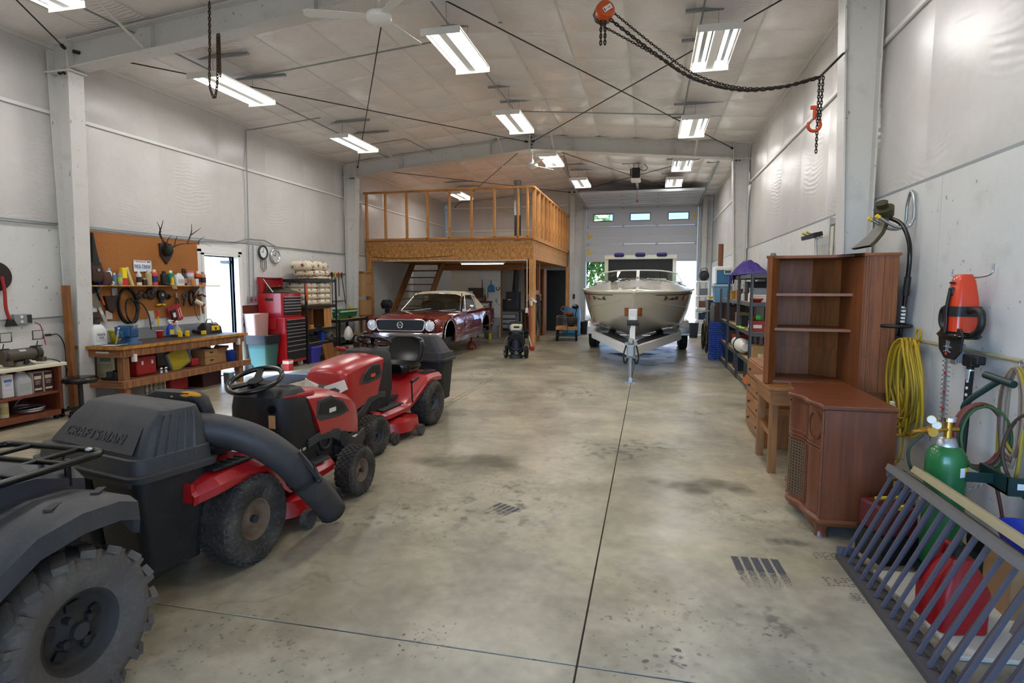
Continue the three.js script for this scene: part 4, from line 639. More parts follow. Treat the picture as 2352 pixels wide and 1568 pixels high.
// ---------- classic convertible on stands: forward is +z ----------
{
  const car = thing('convertible_car', 'dark red classic convertible with a cream soft top, wheels removed', 'car', [-4.86, 0, -13.16]);
  const paint = phys(0x6f0d16, 0.18, 0, { clearcoat: 1, clearcoatRoughness: 0.05 });
  const zf = 1.63, zr = -1.11, R = 0.345, ay = 0.5, sill = 0.37;
  const lin = (t, x) => { for (let i = 0; i < t.length - 1; i++) if (x <= t[i + 1][0]) return mix(t[i][1], t[i + 1][1], clamp((x - t[i][0]) / (t[i + 1][0] - t[i][0]))); return t[t.length - 1][1]; };
  const half = (z) => lin([[-2.3, 0.72], [-2.1, 0.79], [-1.4, 0.86], [0, 0.865], [1.4, 0.85], [2.1, 0.8], [2.27, 0.74]], z), belt = (z) => lin([[-2.3, 0.92], [-1.9, 0.975], [-1.2, 1.0], [-0.5, 0.965], [0.7, 0.955], [1.6, 0.93], [2.27, 0.87]], z), top = (z) => lin([[-2.3, 0.98], [-1.5, 1.02], [-1.2, 1.02], [0.55, 1.0], [1.2, 1.005], [2.0, 0.96], [2.27, 0.9]], z);
  const low = (z) => { let y = lin([[-2.3, 0.52], [-1.7, 0.42], [-1.4, sill], [1.3, sill], [1.9, 0.42], [2.27, 0.46]], z); for (const c of [zf, zr]) if (Math.abs(z - c) < R) y = Math.max(y, ay + Math.sqrt(R * R - (z - c) ** 2)); return y; };
  const zs = []; for (let z = -2.3; z <= 2.2701; z += 0.045) zs.push(z); for (const c of [zf, zr]) zs.push(c - R + 0.002, c + R - 0.002); zs.sort((a, b) => a - b);
  const ring = (z) => { const h = half(z), b = belt(z), l = low(z), t = top(z), m = mix(l, b, 0.55), u = (s) => [[s * (h - 0.05 * (l < 0.6 ? 1 : 0.4)), l, z], [s * (h - 0.005), mix(l, b, 0.25), z], [s * h, m, z], [s * (h - 0.015), b - 0.05, z], [s * (h - 0.05), b, z], [s * (h - 0.11), mix(b, t, 0.5), z], [s * 0.55, mix(b, t, 0.8), z], [s * 0.3, t, z]]; return [...u(-1), [0, t + 0.01, z], ...u(1).reverse()]; };
  const body = obj('body', LOFT(zs.map(ring), false, false, 0.7), paint, car);
  // nose and tail panels
  obj('front_panel', [LOFT([[2.27, 0], [2.235, 0.0]].map(([z], i) => ring(2.27).map(([x, y]) => [x * (i ? 0.9 : 1), mix(y, 0.7, i ? 0.1 : 0), z])), false, false), B(1.4, 0.42, 0.02, 0, 0.7, 2.2)], paint, body);
  obj('tail_panel', B(1.44, 0.42, 0.03, 0, 0.74, -2.29), paint, body);
  obj('hood_seam', [...[-1, 1].map((s) => TU([[s * 0.6, 0.975, 0.75], [s * 0.62, 0.972, 1.4], [s * 0.56, 0.945, 2.0], [s * 0.42, 0.912, 2.24]], 0.007, 20, 5)), TU([[-0.6, 0.975, 0.75], [0, 1.012, 0.72], [0.6, 0.975, 0.75]], 0.006, 16, 5)], M.black, body);
  obj('hood_lip', LOFT([2.1, 2.2, 2.285, 2.29].map((z, i) => [[-0.48, [0.955, 0.925, 0.9, 0.885][i], z], [-0.2, [0.985, 0.955, 0.92, 0.9][i], z + 0.02], [0.2, [0.985, 0.955, 0.92, 0.9][i], z + 0.02], [0.48, [0.955, 0.925, 0.9, 0.885][i], z]]), false, false), paint, body);
  obj('underbody', [B(1.5, 0.12, 3.9, 0, 0.42, -0.05), B(1.2, 0.34, 4.2, 0, 0.68, 0), B(0.14, 0.18, 0.5, 0.5, 0.45, zf), B(0.14, 0.18, 0.5, -0.5, 0.45, zf)], M.black, car);
  const gr = obj('grille', [B(0.98, 0.2, 0.02, 0, 0.77, 2.26), ...[0, 1, 2, 3, 4, 5, 6].map((k) => B(0.96, 0.006, 0.012, 0, 0.69 + k * 0.027, 2.276))], M.darkSteel, car);
  obj('grille_surround', TU([[-0.46, 0.88, 2.29], [-0.52, 0.8, 2.285], [-0.5, 0.7, 2.285], [-0.42, 0.66, 2.29], [0.42, 0.66, 2.29], [0.5, 0.7, 2.285], [0.52, 0.8, 2.285], [0.46, 0.88, 2.29]], 0.016, 60, 8, true, 0.3), M.chrome, gr);
  obj('grille_emblem', [TO(0.06, 0.008, 20, 6, 0, 0.775, 2.295), RB(0.08, 0.05, 0.02, 0.01, 0, 0.775, 2.295)], M.chrome, gr);
  for (const s of [-1, 1]) {
    const h = obj('headlight', SP(0.09, 1, 1, 0.35, s * 0.62, 0.765, 2.27), phys(0xdfe3e6, 0.1, 0.1, { clearcoat: 1 }), car); obj('headlight_ring', TO(0.098, 0.014, 28, 8, s * 0.62, 0.765, 2.268), M.chrome, h);
    obj('turn_signal', [TO(0.05, 0.01, 18, 6, s * 0.5, 0.47, 2.25), SP(0.04, 1, 1, 0.4, s * 0.5, 0.47, 2.245)], M.chrome, car);
    each('arch_trim', [zf, zr].map((c) => put(new THREE.TorusGeometry(R + 0.004, 0.012, 6, 28, Math.PI), s * 0.835, ay, c, 0, Math.PI / 2)), M.chrome, car);
    obj('rocker_molding', B(0.03, 0.06, 2.02, s * 0.835, sill + 0.03, 0.26), M.chrome, car);
    obj('side_molding', B(0.012, 0.016, 1.5, s * 0.868, 0.56, 0.35), M.chrome, car);
    each('door_gap', [B(0.004, 0.5, 0.008, s * 0.862, 0.66, 0.72), B(0.004, 0.5, 0.008, s * 0.866, 0.68, -0.45)], M.black, car);
    obj('door_handle', RB(0.02, 0.022, 0.1, 0.008, s * 0.86, 0.88, -0.3), M.chrome, car);
    obj('scoop_trim', B(0.014, 0.12, 0.02, s * 0.87, 0.72, -0.66), M.chrome, car);
    each('fender_badge', [B(0.006, 0.02, 0.1, s * 0.857, 0.63, 1.12), B(0.006, 0.07, 0.05, s * 0.857, 0.79, 0.83)], M.chrome, car);
    obj('marker_lamp', SP(0.02, 1, 1, 1, s * 0.8, 0.72, 2.08), M.chrome, car);
  }
  obj('front_bumper', LOFT([-0.86, -0.8, -0.5, 0, 0.5, 0.8, 0.86].map((x) => { const z = 2.37 - 0.16 * (x / 0.86) ** 4 - 0.03 * (x / 0.86) ** 2; return [[x, 0.52, z - 0.03], [x, 0.535, z + 0.02], [x, 0.575, z + 0.035], [x, 0.615, z + 0.02], [x, 0.63, z - 0.03]]; }), false, false, 0.8), M.chrome, car);
  obj('front_valance', LOFT([-0.78, -0.4, 0, 0.4, 0.78].map((x) => [[x, 0.56, 2.25 - 0.06 * x * x], [x, 0.46, 2.3 - 0.08 * x * x], [x, 0.36, 2.22 - 0.08 * x * x]]), false, false, 0.8), paint, car);
  // cabin
  const roof = (z) => lin([[-1.42, 1.02], [-1.1, 1.26], [-0.85, 1.385], [-0.5, 1.43], [-0.1, 1.43], [0.12, 1.395], [0.17, 1.37]], z);
  const topM = std(0xd6ccb0, 0.8);
  obj('soft_top', [LOFT([-1.42, -1.3, -1.1, -0.85, -0.5, -0.1, 0.12, 0.17].map((z) => { const y = roof(z), w = lin([[-1.42, 0.64], [-1.1, 0.6], [0.17, 0.57]], z); return [[-w - 0.03, y - 0.09, z], [-w, y - 0.04, z], [-w * 0.8, y - 0.008, z], [0, y + 0.012, z], [w * 0.8, y - 0.008, z], [w, y - 0.04, z], [w + 0.03, y - 0.09, z]]; }), false, false, 0.9), ...[-1, 1].map((s) => LOFT([[[s * 0.6, 1.33, -0.8], [s * 0.71, 1.0, -0.72], [s * 0.7, 1.0, -1.4], [s * 0.64, 1.06, -1.42], [s * 0.62, 1.2, -1.12]], [[s * 0.575, 1.33, -0.8], [s * 0.68, 1.0, -0.72], [s * 0.67, 1.0, -1.4], [s * 0.61, 1.06, -1.42], [s * 0.59, 1.2, -1.12]]], true, true, 0.4))], topM, car);
  const wsh = obj('windshield', GRID((u, v) => { const x = (u - 0.5) * 2, w = mix(0.7, 0.56, v); return [x * w, mix(0.99, 1.36, v), mix(0.74, 0.16, v) - 0.1 * x * x]; }, 10, 4), M.glassTint, car);
  const fp = (s) => [[s * 0.715, 0.985, 0.64], [s * 0.57, 1.375, 0.06]];
  obj('windshield_frame', [...[-1, 1].map((s) => BAR(...fp(s), 0.018, 8)), TU([[-0.7, 0.985, 0.65], [-0.35, 0.99, 0.73], [0, 0.992, 0.755], [0.35, 0.99, 0.73], [0.7, 0.985, 0.65]], 0.014, 24), TU([[-0.57, 1.37, 0.06], [-0.28, 1.375, 0.14], [0, 1.378, 0.165], [0.28, 1.375, 0.14], [0.57, 1.37, 0.06]], 0.014, 24)], M.chrome, wsh);
  each('wiper', [BAR([-0.35, 1.0, 0.74], [0.05, 1.045, 0.69], 0.007), BAR([0.25, 1.0, 0.75], [0.62, 1.03, 0.65], 0.007)], M.steel, wsh);
  for (const s of [-1, 1]) { const g = obj('side_window', LOFT([[[s * 0.73, 0.985, 0.5], [s * 0.62, 1.33, 0.03], [s * 0.605, 1.335, -0.62], [s * 0.73, 0.985, -0.7]], [[s * 0.727, 0.985, 0.5], [s * 0.617, 1.33, 0.03], [s * 0.602, 1.335, -0.62], [s * 0.727, 0.985, -0.7]]], true, true, 0.3), M.glass, car); obj('vent_frame', [BAR([s * 0.735, 0.985, 0.32], [s * 0.63, 1.32, 0.02], 0.01), BAR([s * 0.735, 0.985, 0.55], [s * 0.735, 0.985, -0.7], 0.012), BAR([s * 0.735, 0.985, -0.62], [s * 0.62, 1.33, -0.55], 0.012)], M.chrome, g); }
  obj('mirror', [SP(0.065, 0.9, 0.75, 0.6, 0.9, 1.09, 0.36), BAR([0.82, 0.97, 0.4], [0.9, 1.06, 0.36], 0.012)], M.chrome, car);
  obj('interior', [B(1.3, 0.14, 0.25, 0, 0.95, 0.5), RB(0.5, 0.5, 0.14, 0.05, -0.33, 0.95, -0.35, -0.15), RB(0.5, 0.5, 0.14, 0.05, 0.33, 0.95, -0.35, -0.15), B(1.25, 0.03, 2, 0, 0.55, -0.3), TO(0.17, 0.012, 24, 6, 0.36, 1.03, 0.22, -0.4)], M.black, car);
  const stand = (x, z, label) => { const j = thing('jack_stand', label, 'stand', [-4.86 + x, 0, -13.16 + z], 0, 'red jack stands under the car'); for (const [a, b] of [[1, 1], [1, -1], [-1, 1], [-1, -1]]) obj('leg', BEAM([a * 0.1, 0.01, b * 0.1], [a * 0.03, 0.2, b * 0.03], 0.035, 0.012), M.redMatte, j); obj('base', [B(0.22, 0.012, 0.03, 0, 0.008, 0.1), B(0.22, 0.012, 0.03, 0, 0.008, -0.1)], M.redMatte, j); obj('post', [C(0.025, 0.025, 0.2, 10, 0, 0.25, 0), RB(0.09, 0.03, 0.06, 0.008, 0, 0.345, 0)], M.redMatte, j); obj('ratchet_handle', BAR([0.03, 0.21, 0.02], [0.1, 0.16, 0.08], 0.009), M.steel, j); };
  stand(0.6, -0.58, 'red jack stand in view under the side of the dark red car'); stand(-0.6, -0.58, 'red jack stand under the far side of the dark red car'); stand(0.5, 1.35, 'red jack stand under the front of the dark red car');
}
// ---------- speedboat: forward is +z, local z = 0 at the stem ----------
{
  const BX = -0.27, BZ = -10.72;
  const boat = thing('speedboat', 'off white speedboat with VELOCITY lettering seen bow on in the garage door', 'boat', [BX, 0, BZ]);
  const gel = phys(0xcfc8b2, 0.2, 0, { clearcoat: 0.8, clearcoatRoughness: 0.1 });
  const T = { keel: [[0, 1.42], [0.12, 1.2], [0.3, 1.0], [0.6, 0.78], [1.1, 0.58], [1.8, 0.48], [3, 0.45], [6.6, 0.45]], gw: [[0, 0.03], [0.08, 0.2], [0.25, 0.43], [0.6, 0.7], [1.2, 0.95], [2.2, 1.14], [3.3, 1.24], [4.2, 1.26], [6.6, 1.2]], cw: [[0, 0.012], [0.12, 0.06], [0.3, 0.16], [0.7, 0.42], [1.3, 0.7], [2.2, 0.92], [3.3, 1.02], [6.6, 1.02]], cy: [[0, 1.43], [0.12, 1.25], [0.3, 1.1], [0.7, 0.96], [1.3, 0.85], [2.2, 0.75], [3.3, 0.68], [6.6, 0.64]] };
  const lin = (t, x) => { for (let i = 0; i < t.length - 1; i++) if (x <= t[i + 1][0]) return mix(t[i][1], t[i + 1][1], clamp((x - t[i][0]) / (t[i + 1][0] - t[i][0]))); return t[t.length - 1][1]; };
  const crv = {}; for (const k of Object.keys(T)) { const c = new THREE.CatmullRomCurve3(T[k].map(([a, b]) => V3(a, b, 0)), false, 'centripetal').getPoints(120).map((p) => [p.x, p.y]); crv[k] = (x) => lin(c, x); }
  const gy = (d) => 1.44 + 0.03 * sstep(0, 3, d), ds = [0, 0.03, 0.08, 0.15, 0.25, 0.4, 0.6, 0.85, 1.15, 1.5, 1.9, 2.4, 3, 3.6, 4.4, 5.5, 6.6];
  const hull = (d) => { const g = crv.gw(d), c = crv.cw(d), cy = crv.cy(d), k = crv.keel(d), y = gy(d), z = -d, u = (s) => [[s * g, y, z], [s * mix(c, g, 0.82), mix(cy, y, 0.78), z], [s * mix(c, g, 0.52), mix(cy, y, 0.42), z], [s * c, cy, z], [s * c * 0.97, cy - 0.02, z], [s * c * 0.5, mix(k, cy, 0.42), z]]; return [...u(-1), [0, k, z], ...u(1).reverse()]; };
  const h = obj('hull', LOFT(ds.map(hull), false, false, 0.35), gel, boat);
  obj('transom', LOFT([hull(6.6), hull(6.6).map(([x, y, z]) => [x * 0.01, 1.2, z])], false, false), gel, h);
  const side = (d, y0, off = 0.004) => { const g = crv.gw(d), c = crv.cw(d), cy = crv.cy(d), y = gy(d), t = (y0 - cy) / (y - cy); const x = t > 0.78 ? mix(mix(c, g, 0.82), g, (t - 0.78) / 0.22) : t > 0.42 ? mix(mix(c, g, 0.52), mix(c, g, 0.82), (t - 0.42) / 0.36) : mix(c, mix(c, g, 0.52), t / 0.42); return x + off; };
  for (const s of [-1, 1]) {
    obj('stripe', LOFT(ds.slice(4).map((d) => [[s * side(d, gy(d) - 0.05), gy(d) - 0.05, -d + 0.003], [s * side(d, gy(d) - 0.05 - 0.012 - 0.025 * sstep(0.4, 2.5, d)), gy(d) - 0.062 - 0.025 * sstep(0.4, 2.5, d), -d + 0.003]]), false, false), std(0x1a1c2c, 0.4), h);
    obj('spray_rail', TU(ds.slice(3, 14).map((d) => [s * side(d, mix(crv.cy(d), gy(d), 0.5), 0.0), mix(crv.cy(d), gy(d), 0.5), -d]), 0.006, 40, 5), gel, h);
    // registration on the bow sides
    const d0 = 0.42, d1 = 1.0, P = (d) => V3(s * side(d, 1.31, 0.012), 1.31, -d), a = P(d0), b = P(d1), ang = Math.atan2(Math.abs(b.x - a.x), d1 - d0);
    const ry = s > 0 ? Math.PI / 2 - ang : -Math.PI / 2 + ang, m = a.clone().add(b).multiplyScalar(0.5);
    obj('registration_number', TXT('ID 1188 AG', 0.075, 0.004, 0, 0, 0).rotateX(0.3).rotateY(ry).translate(m.x + s * 0.012, 1.325, m.z + 0.012), M.black, h);
    const st = P(1.22); obj('registration_sticker', B(0.05, 0.11, 0.006, 0, 0, 0).rotateX(0.3).rotateY(ry).translate(st.x + s * 0.01, 1.325, st.z + 0.01), M.redMatte, h);
  }
  obj('rub_rail', TU([...ds.slice().reverse().map((d) => [-crv.gw(d) - 0.012, gy(d) + 0.005, -d]), [0, 1.445, 0.02], ...ds.map((d) => [crv.gw(d) + 0.012, gy(d) + 0.005, -d])], 0.024, 120, 8), gel, h);
  // deck rising to the windshield
  const deckY = (d, q) => gy(d) + (0.06 + 0.2 * sstep(0.2, 3.2, d)) * (1 - Math.pow(q, 2.4));
  obj('deck', [GRID((u, v) => { const d = 0.0 + v * 3.3, x = (u - 0.5) * 2; return [x * crv.gw(d) * 0.995, deckY(d, Math.abs(x)), -d]; }, 16, 24), ...[-1, 1].map((s) => GRID((u, v) => { const d = 3.3 + v * 3.3; return [s * mix(crv.gw(d), crv.gw(d) - 0.3, u), gy(d) + 0.16 * sstep(0, 1, u), -d]; }, 4, 6)), B(2.2, 0.14, 0.3, 0, 1.52, -6.45)], gel, boat);
  const wl = (d) => deckY(d, 0.2);
  each('deck_letter', 'VELOCITY'.split('').map((ch, i) => TXT(ch, 0.12, 0.006, 0, 0, 0).rotateX(-1.28).translate(-0.66 + i * 0.188, deckY(2.55, Math.abs(-0.66 + i * 0.188) / 1.18) + 0.012, -2.55)), std(0x2a2a52, 0.4), boat);
  each('deck_mark', [EX([[0, 0], [0.16, 0.05], [0.22, 0.05], [0.05, -0.02]], 0.006, 0, 0.12, deckY(2.1, 0.1) + 0.012, -2.1, -1.35), EX([[0, 0], [0.16, 0.05], [0.22, 0.05], [0.05, -0.02]], 0.006, 0, 0.3, deckY(2.1, 0.3) + 0.012, -2.05, -1.35)], std(0x2a2a52, 0.4), boat);
  obj('bow_cleat', [RB(0.05, 0.03, 0.14, 0.01, 0, deckY(0.6, 0) + 0.03, -0.6), SP(0.03, 1, 0.7, 1, 0, deckY(3.0, 0) + 0.02, -3.0)], M.steel, boat);
  // windshield
  const wb = (x) => [x * 1.02, 1.66 - 0.02 * x * x, -3.1 - 0.6 * x * x], wt = (x) => [x * 0.92, 1.92 - 0.07 * x * x * x * x, -3.45 - 0.65 * x * x];
  for (const s of [-1, 1]) obj('windshield_pane', GRID((u, v) => { const x = s * mix(0.03, 0.97, u), a = wb(x), b = wt(x); return [mix(a[0], b[0], v), mix(a[1], b[1], v), mix(a[2], b[2], v)]; }, 12, 2), M.glassTint, boat);
  const xs = [...Array(17)].map((_, i) => -1 + i / 8);
  obj('windshield_frame', [TU(xs.map(wb), 0.018, 40), TU(xs.map(wt), 0.016, 40), BEAM(wb(0), wt(0), 0.07, 0.03, V3(0, 0, 1)), BAR(wb(1), wt(1), 0.016), BAR(wb(-1), wt(-1), 0.016)], M.white, boat);
  obj('dashboard', [B(1.7, 0.12, 0.4, 0, 1.58, -4.0), RB(0.5, 0.4, 0.14, 0.05, -0.45, 1.55, -4.9), RB(0.5, 0.4, 0.14, 0.05, 0.45, 1.55, -4.9), B(2.1, 0.03, 3, 0, 1.1, -5)], M.whiteMatte, boat);
  const hatch = obj('engine_hatch', [B(1.96, 0.1, 0.12, 0, 2.36, -6.1), B(0.1, 0.85, 0.1, -0.93, 1.95, -6.15), B(0.1, 0.85, 0.1, 0.93, 1.95, -6.15), B(1.9, 0.8, 0.03, 0, 1.95, -6.2)], gel, boat); obj('hatch_lining', B(1.76, 0.7, 0.02, 0, 1.95, -6.17), M.black, hatch); for (const x of [-0.58, 0.0, 0.58]) obj('bolster_pad', RB(0.28, 0.12, 0.16, 0.055, x, 2.42, -6.06), std(0x241a5c, 0.6), hatch);
  const bag = thing('camera_mount', 'small black clutter lying on the deck of the boat', 'bag', [BX - 0.5, deckY(2.3, 0.42) + 0.0, BZ - 2.3]);
  obj('pouch', RB(0.15, 0.13, 0.1, 0.02, 0, 0.07, 0, 0, 0.3, 0.3), M.black, bag); obj('strap', TU([[0.08, 0.03, 0], [0.2, 0.02, 0.04], [0.28, 0.05, 0], [0.36, 0.02, 0.03]], 0.012, 16), M.black, bag);
  // trailer
  const tr = thing('boat_trailer', 'white boat trailer with tongue, winch post and tall jack under the speedboat', 'trailer', [BX, 0, 0]), wp = M.white;
  for (const s of [-1, 1]) {
    obj('frame_rail', [BEAM([s * 0.05, 0.47, -9.95], [s * 0.92, 0.5, -12.9], 0.07, 0.15), BEAM([s * 0.92, 0.5, -12.9], [s * 0.92, 0.5, -17.2], 0.07, 0.15)], wp, tr);
    obj('bunk', [BEAM([s * 0.5, 0.53, -12.2], [s * 0.55, 0.6, -16.8], 0.14, 0.05), BEAM([s * 0.1, 0.52, -10.6], [s * 0.55, 0.54, -12.6], 0.3, 0.03)], M.darkGrey, tr);
    for (const z of [-15.0, -15.75]) addWheel(tr, 'wheel', s * 1.1, 0.33, z, 0.33, 0.2, 0.19, 'turf', s, M.rubber, M.white);
    obj('fender', LOFT([[-14.6, 0.36], [-14.62, 0.55], [-14.75, 0.67], [-15.0, 0.71], [-15.75, 0.71], [-16.0, 0.67], [-16.12, 0.55], [-16.14, 0.36]].map(([z, y]) => [[s * 0.98, y, z], [s * 1.22, y, z], [s * 1.225, y - 0.03, z]]), false, false, 0.7), M.alum, tr);
    obj('step', B(0.24, 0.03, 0.12, s * 1.1, 0.4, -14.56), M.alum, tr);
  }
  each('crossmember', [-12.9, -14.2, -15.4, -16.8].map((z) => B(1.84, 0.09, 0.06, 0, 0.44, z)), wp, tr);
  obj('tongue', BEAM([0, 0.47, -9.5], [0, 0.47, -11.2], 0.12, 0.14), wp, tr);
  obj('coupler', [RB(0.13, 0.2, 0.3, 0.03, 0, 0.52, -9.52), RB(0.1, 0.1, 0.2, 0.04, 0, 0.66, -9.55), B(0.2, 0.03, 0.2, 0, 0.62, -9.6)], M.galv, tr);
  each('safety_chain', [-1, 1].map((s) => TU([[s * 0.08, 0.6, -9.6], [s * 0.12, 0.42, -9.55], [s * 0.09, 0.3, -9.55], [s * 0.05, 0.4, -9.5]], 0.014, 16, 5)), M.darkSteel, tr);
  obj('jack', [C(0.035, 0.035, 0.36, 14, 0, 0.32, -9.52), C(0.026, 0.026, 0.2, 12, 0, 0.12, -9.52), C(0.034, 0.034, 0.03, 12, 0, 0.17, -9.52), B(0.17, 0.012, 0.12, 0, 0.008, -9.52), B(0.05, 0.07, 0.05, 0, 0.05, -9.52)], M.steel, tr);
  const wpst = obj('winch_post', [BEAM([0, 0.5, -10.15], [0, 1.02, -10.35], 0.09, 0.08, V3(0, 0, 1)), RB(0.15, 0.2, 0.14, 0.015, 0, 1.05, -10.38)], wp, tr);
  each('bow_stop', [-1, 1].map((s) => RB(0.04, 0.15, 0.12, 0.01, s * 0.115, 1.1, -10.48, 0, s * -0.4)), std(0x8a4a20, 0.7), wpst);
  obj('winch', [C(0.05, 0.05, 0.16, 14, 0, 0.92, -10.26, 0, 0, Math.PI / 2), BAR([0.1, 0.92, -10.26], [0.1, 0.8, -10.2], 0.012), C(0.06, 0.06, 0.01, 16, -0.09, 0.92, -10.26, 0, 0, Math.PI / 2), C(0.06, 0.06, 0.01, 16, 0.09, 0.92, -10.26, 0, 0, Math.PI / 2), BAR([-0.02, 0.9, -10.2], [-0.12, 0.62, -9.9], 0.006)], M.darkSteel, wpst);
}
// ---------- workbench and pegboard along the left wall ----------
{
  const wb = thing('workbench', 'long wooden workbench with a lower shelf below the pegboard', 'workbench');
  obj('benchtop', RB(0.75, 0.03, 2.36, 0.005, -6.815, 0.775, -7.14), std(0xa39a8e, 0.6, 0, { map: greyWood.v.map }), wb);
  obj('top_edge', [B(0.02, 0.04, 2.36, -6.43, 0.772, -7.14), B(0.76, 0.04, 0.02, -6.81, 0.772, -5.95)], benchEdge.v, wb);
  obj('apron', [B(0.04, 0.1, 2.26, -6.47, 0.7, -7.14)], benchWood.v, wb); obj('apron', B(0.7, 0.1, 0.04, -6.82, 0.7, -6.0), benchWood.h, wb);
  for (const [x, z] of [[-6.52, -6.06], [-6.52, -8.2], [-7.12, -6.06], [-7.12, -8.2], [-7.12, -7.1]]) obj('leg', B(0.09, 0.75, 0.09, x, 0.375, z), benchWood.v, wb);
  obj('lower_shelf', RB(0.68, 0.02, 2.24, 0.004, -6.84, 0.335, -7.13), benchWood.v, wb);
  obj('shelf_rail', B(0.04, 0.09, 2.42, -6.455, 0.3, -7.18), benchWood.v, wb); obj('shelf_rail', B(0.7, 0.09, 0.04, -6.82, 0.3, -6.0), benchWood.h, wb);
  each('outlet', [RB(0.06, 0.1, 0.04, 0.005, -6.45, 0.63, -6.16), RB(0.06, 0.1, 0.04, 0.005, -6.45, 0.66, -8.12)], M.whiteMatte, wb);
  obj('backsplash', B(0.015, 0.16, 2.2, -7.18, 0.87, -7.15), M.galv, wb);
  obj('chalk_note', B(0.2, 0.02, 0.002, -6.75, 0.71, -5.978), M.whiteMatte, wb);
  const pg = single('pegboard', RB(0.008, 1.2, 2.08, 0.002, 0, 0, 0), M.peg, 'brown pegboard on the left wall above the workbench', 'pegboard', [XL + 0.008, 1.675, -7.19]);
  const sh = thing('wall_shelf', 'narrow wooden shelf across the pegboard holding cans and bottles', 'shelf');
  obj('board', RB(0.17, 0.016, 2.34, 0.003, -7.1, 1.554, -7.29), pine.v, sh); each('bracket', [-6.3, -7.2, -8.05].map((z) => EX([[0, 0], [0.13, 0], [0.13, -0.015], [0.015, -0.14], [0, -0.14]], 0.02, 0, -7.185, 1.546, z)), M.galv, sh);
  const SY = 1.563, SX = -7.09, G = 'cans and bottles on the pegboard shelf';
  boxThing('supply_box', 'dark blue box at the left end of the pegboard shelf', 'box', [SX, SY, -6.33], 0.07, 0.184, 0.1, col(0x1b2aa6), 0, G);
  canThing('spray_can', 'slim grey spray can beside the dark blue box', [SX, SY, -6.4], 0.024, 0.165, 0x8f9490, 0xd8d8d8, G);
  canThing('spray_bottle', 'white and pale blue tapered bottle on the pegboard shelf', [SX, SY, -6.455], 0.036, 0.228, 0xcfe0ee, 0x8fb2cf, G);
  canThing('spray_can', 'small teal blue spray can on the pegboard shelf', [SX, SY, -6.535], 0.026, 0.167, 0x4f7f93, 0xdadada, G);
  canThing('caulk_tube', 'grey caulk tube with green label between teal can and yellow box', [SX + 0.02, SY, -6.6], 0.032, 0.187, 0x8d8f86, 0xb08c60, G, 0xb9c24a);
  boxThing('supply_box', 'tall yellow and red box on the pegboard shelf', 'box', [SX, SY, -6.68], 0.05, 0.24, 0.075, col(0xf0d81c), 0, G, (o) => obj('red_base', RB(0.052, 0.1, 0.077, 0.004, 0, 0.05, 0), col(0xc8202c), o));
  { const o = thing('zip_tie_bundle', 'pale bundle of zip ties leaning on the pegboard shelf', 'zip ties', [SX, SY, -6.8], 0, G); each('tie', [...Array(9)].map((_, k) => BEAM([0.02 * (k % 3) - 0.02, 0, -0.03 + k * 0.004], [0.01, 0.25, 0.05 + 0.004 * k], 0.006, 0.006)), col(0xe0d8a0), o); }
  canThing('spray_can', 'white can with black and red print before the license plate', [SX + 0.02, SY, -6.91], 0.033, 0.203, 0xd6d6d2, 0xe6e6e6, G, 0x2a2422);
  canThing('small_bottle', 'very short black bottle with a yellow nozzle on the shelf', [SX + 0.02, SY, -7.0], 0.034, 0.1, 0x1d1d1d, 0xd7c24a, G);
  canThing('adhesive_can', 'tan brush top can right of the license plate', [SX, SY, -7.095], 0.042, 0.218, 0xb9a878, 0xd2caa6, G);
  canThing('spray_bottle', 'navy bottle with a red shoulder on the pegboard shelf', [SX, SY, -7.2], 0.042, 0.23, 0xc8484a, 0xe8d6c4, G, 0x1c2c66);
  canThing('oil_bottle', 'black oil bottle near the middle of the pegboard shelf', [SX, SY, -7.375], 0.052, 0.21, 0x17171b, 0x0d0d0d, G);
  canThing('spray_can', 'green can with a white cap on the pegboard shelf', [SX, SY, -7.5], 0.042, 0.223, 0x12855c, 0xeeeeee, G);
  canThing('glue_bottle', 'small yellow bottle in front of the green can', [SX + 0.055, SY, -7.47], 0.022, 0.13, 0xe2b21e, 0xd8a012, G);
  jugThing('white_jug', 'squat white jug on the pegboard shelf', [SX, SY, -7.65], 0.16, 0.19, 0.09, col(0xd3d5d8), M.white, col(0xb0b4bd), G);
  triggerBottle('dark trigger spray bottle with orange label on the pegboard shelf', [SX - 0.01, SY, -7.76], 0.09, 0.266, col(0x2a2340), M.black, col(0xc98a45));
  { const o = thing('wipes_tub', 'white tub with a pink red lid on the pegboard shelf', 'tub', [SX - 0.02, SY, -7.9], 0, G); obj('body', C(0.06, 0.058, 0.2, 22, 0, 0.1, 0), col(0xd6d6da), o); obj('lid', C(0.062, 0.062, 0.03, 22, 0, 0.213, 0), col(0xd06a70), o); obj('label_print', LA([[0.0605, 0.04], [0.0605, 0.14]], 20), col(0x9a9aa4), o); }
  boxThing('small_carton', 'small orange carton in front of the white tub', 'carton', [SX + 0.06, SY, -7.865], 0.05, 0.1, 0.06, col(0xc98040), 0, G);
  boxThing('small_carton', 'small white carton in front of the white tub', 'carton', [SX + 0.06, SY, -7.945], 0.045, 0.105, 0.06, col(0xd9d9dd), 0, G);
  canThing('sealant_can', 'orange and black can near the right end of the shelf', [SX, SY, -8.05], 0.042, 0.227, 0xd2501e, 0xf0e6dc, G, 0x231c1a);
  canThing('sealant_can', 'tan and black can last on the right end of the shelf', [SX, SY, -8.16], 0.045, 0.219, 0xb98f76, 0xa08a70, G, 0x221e22);
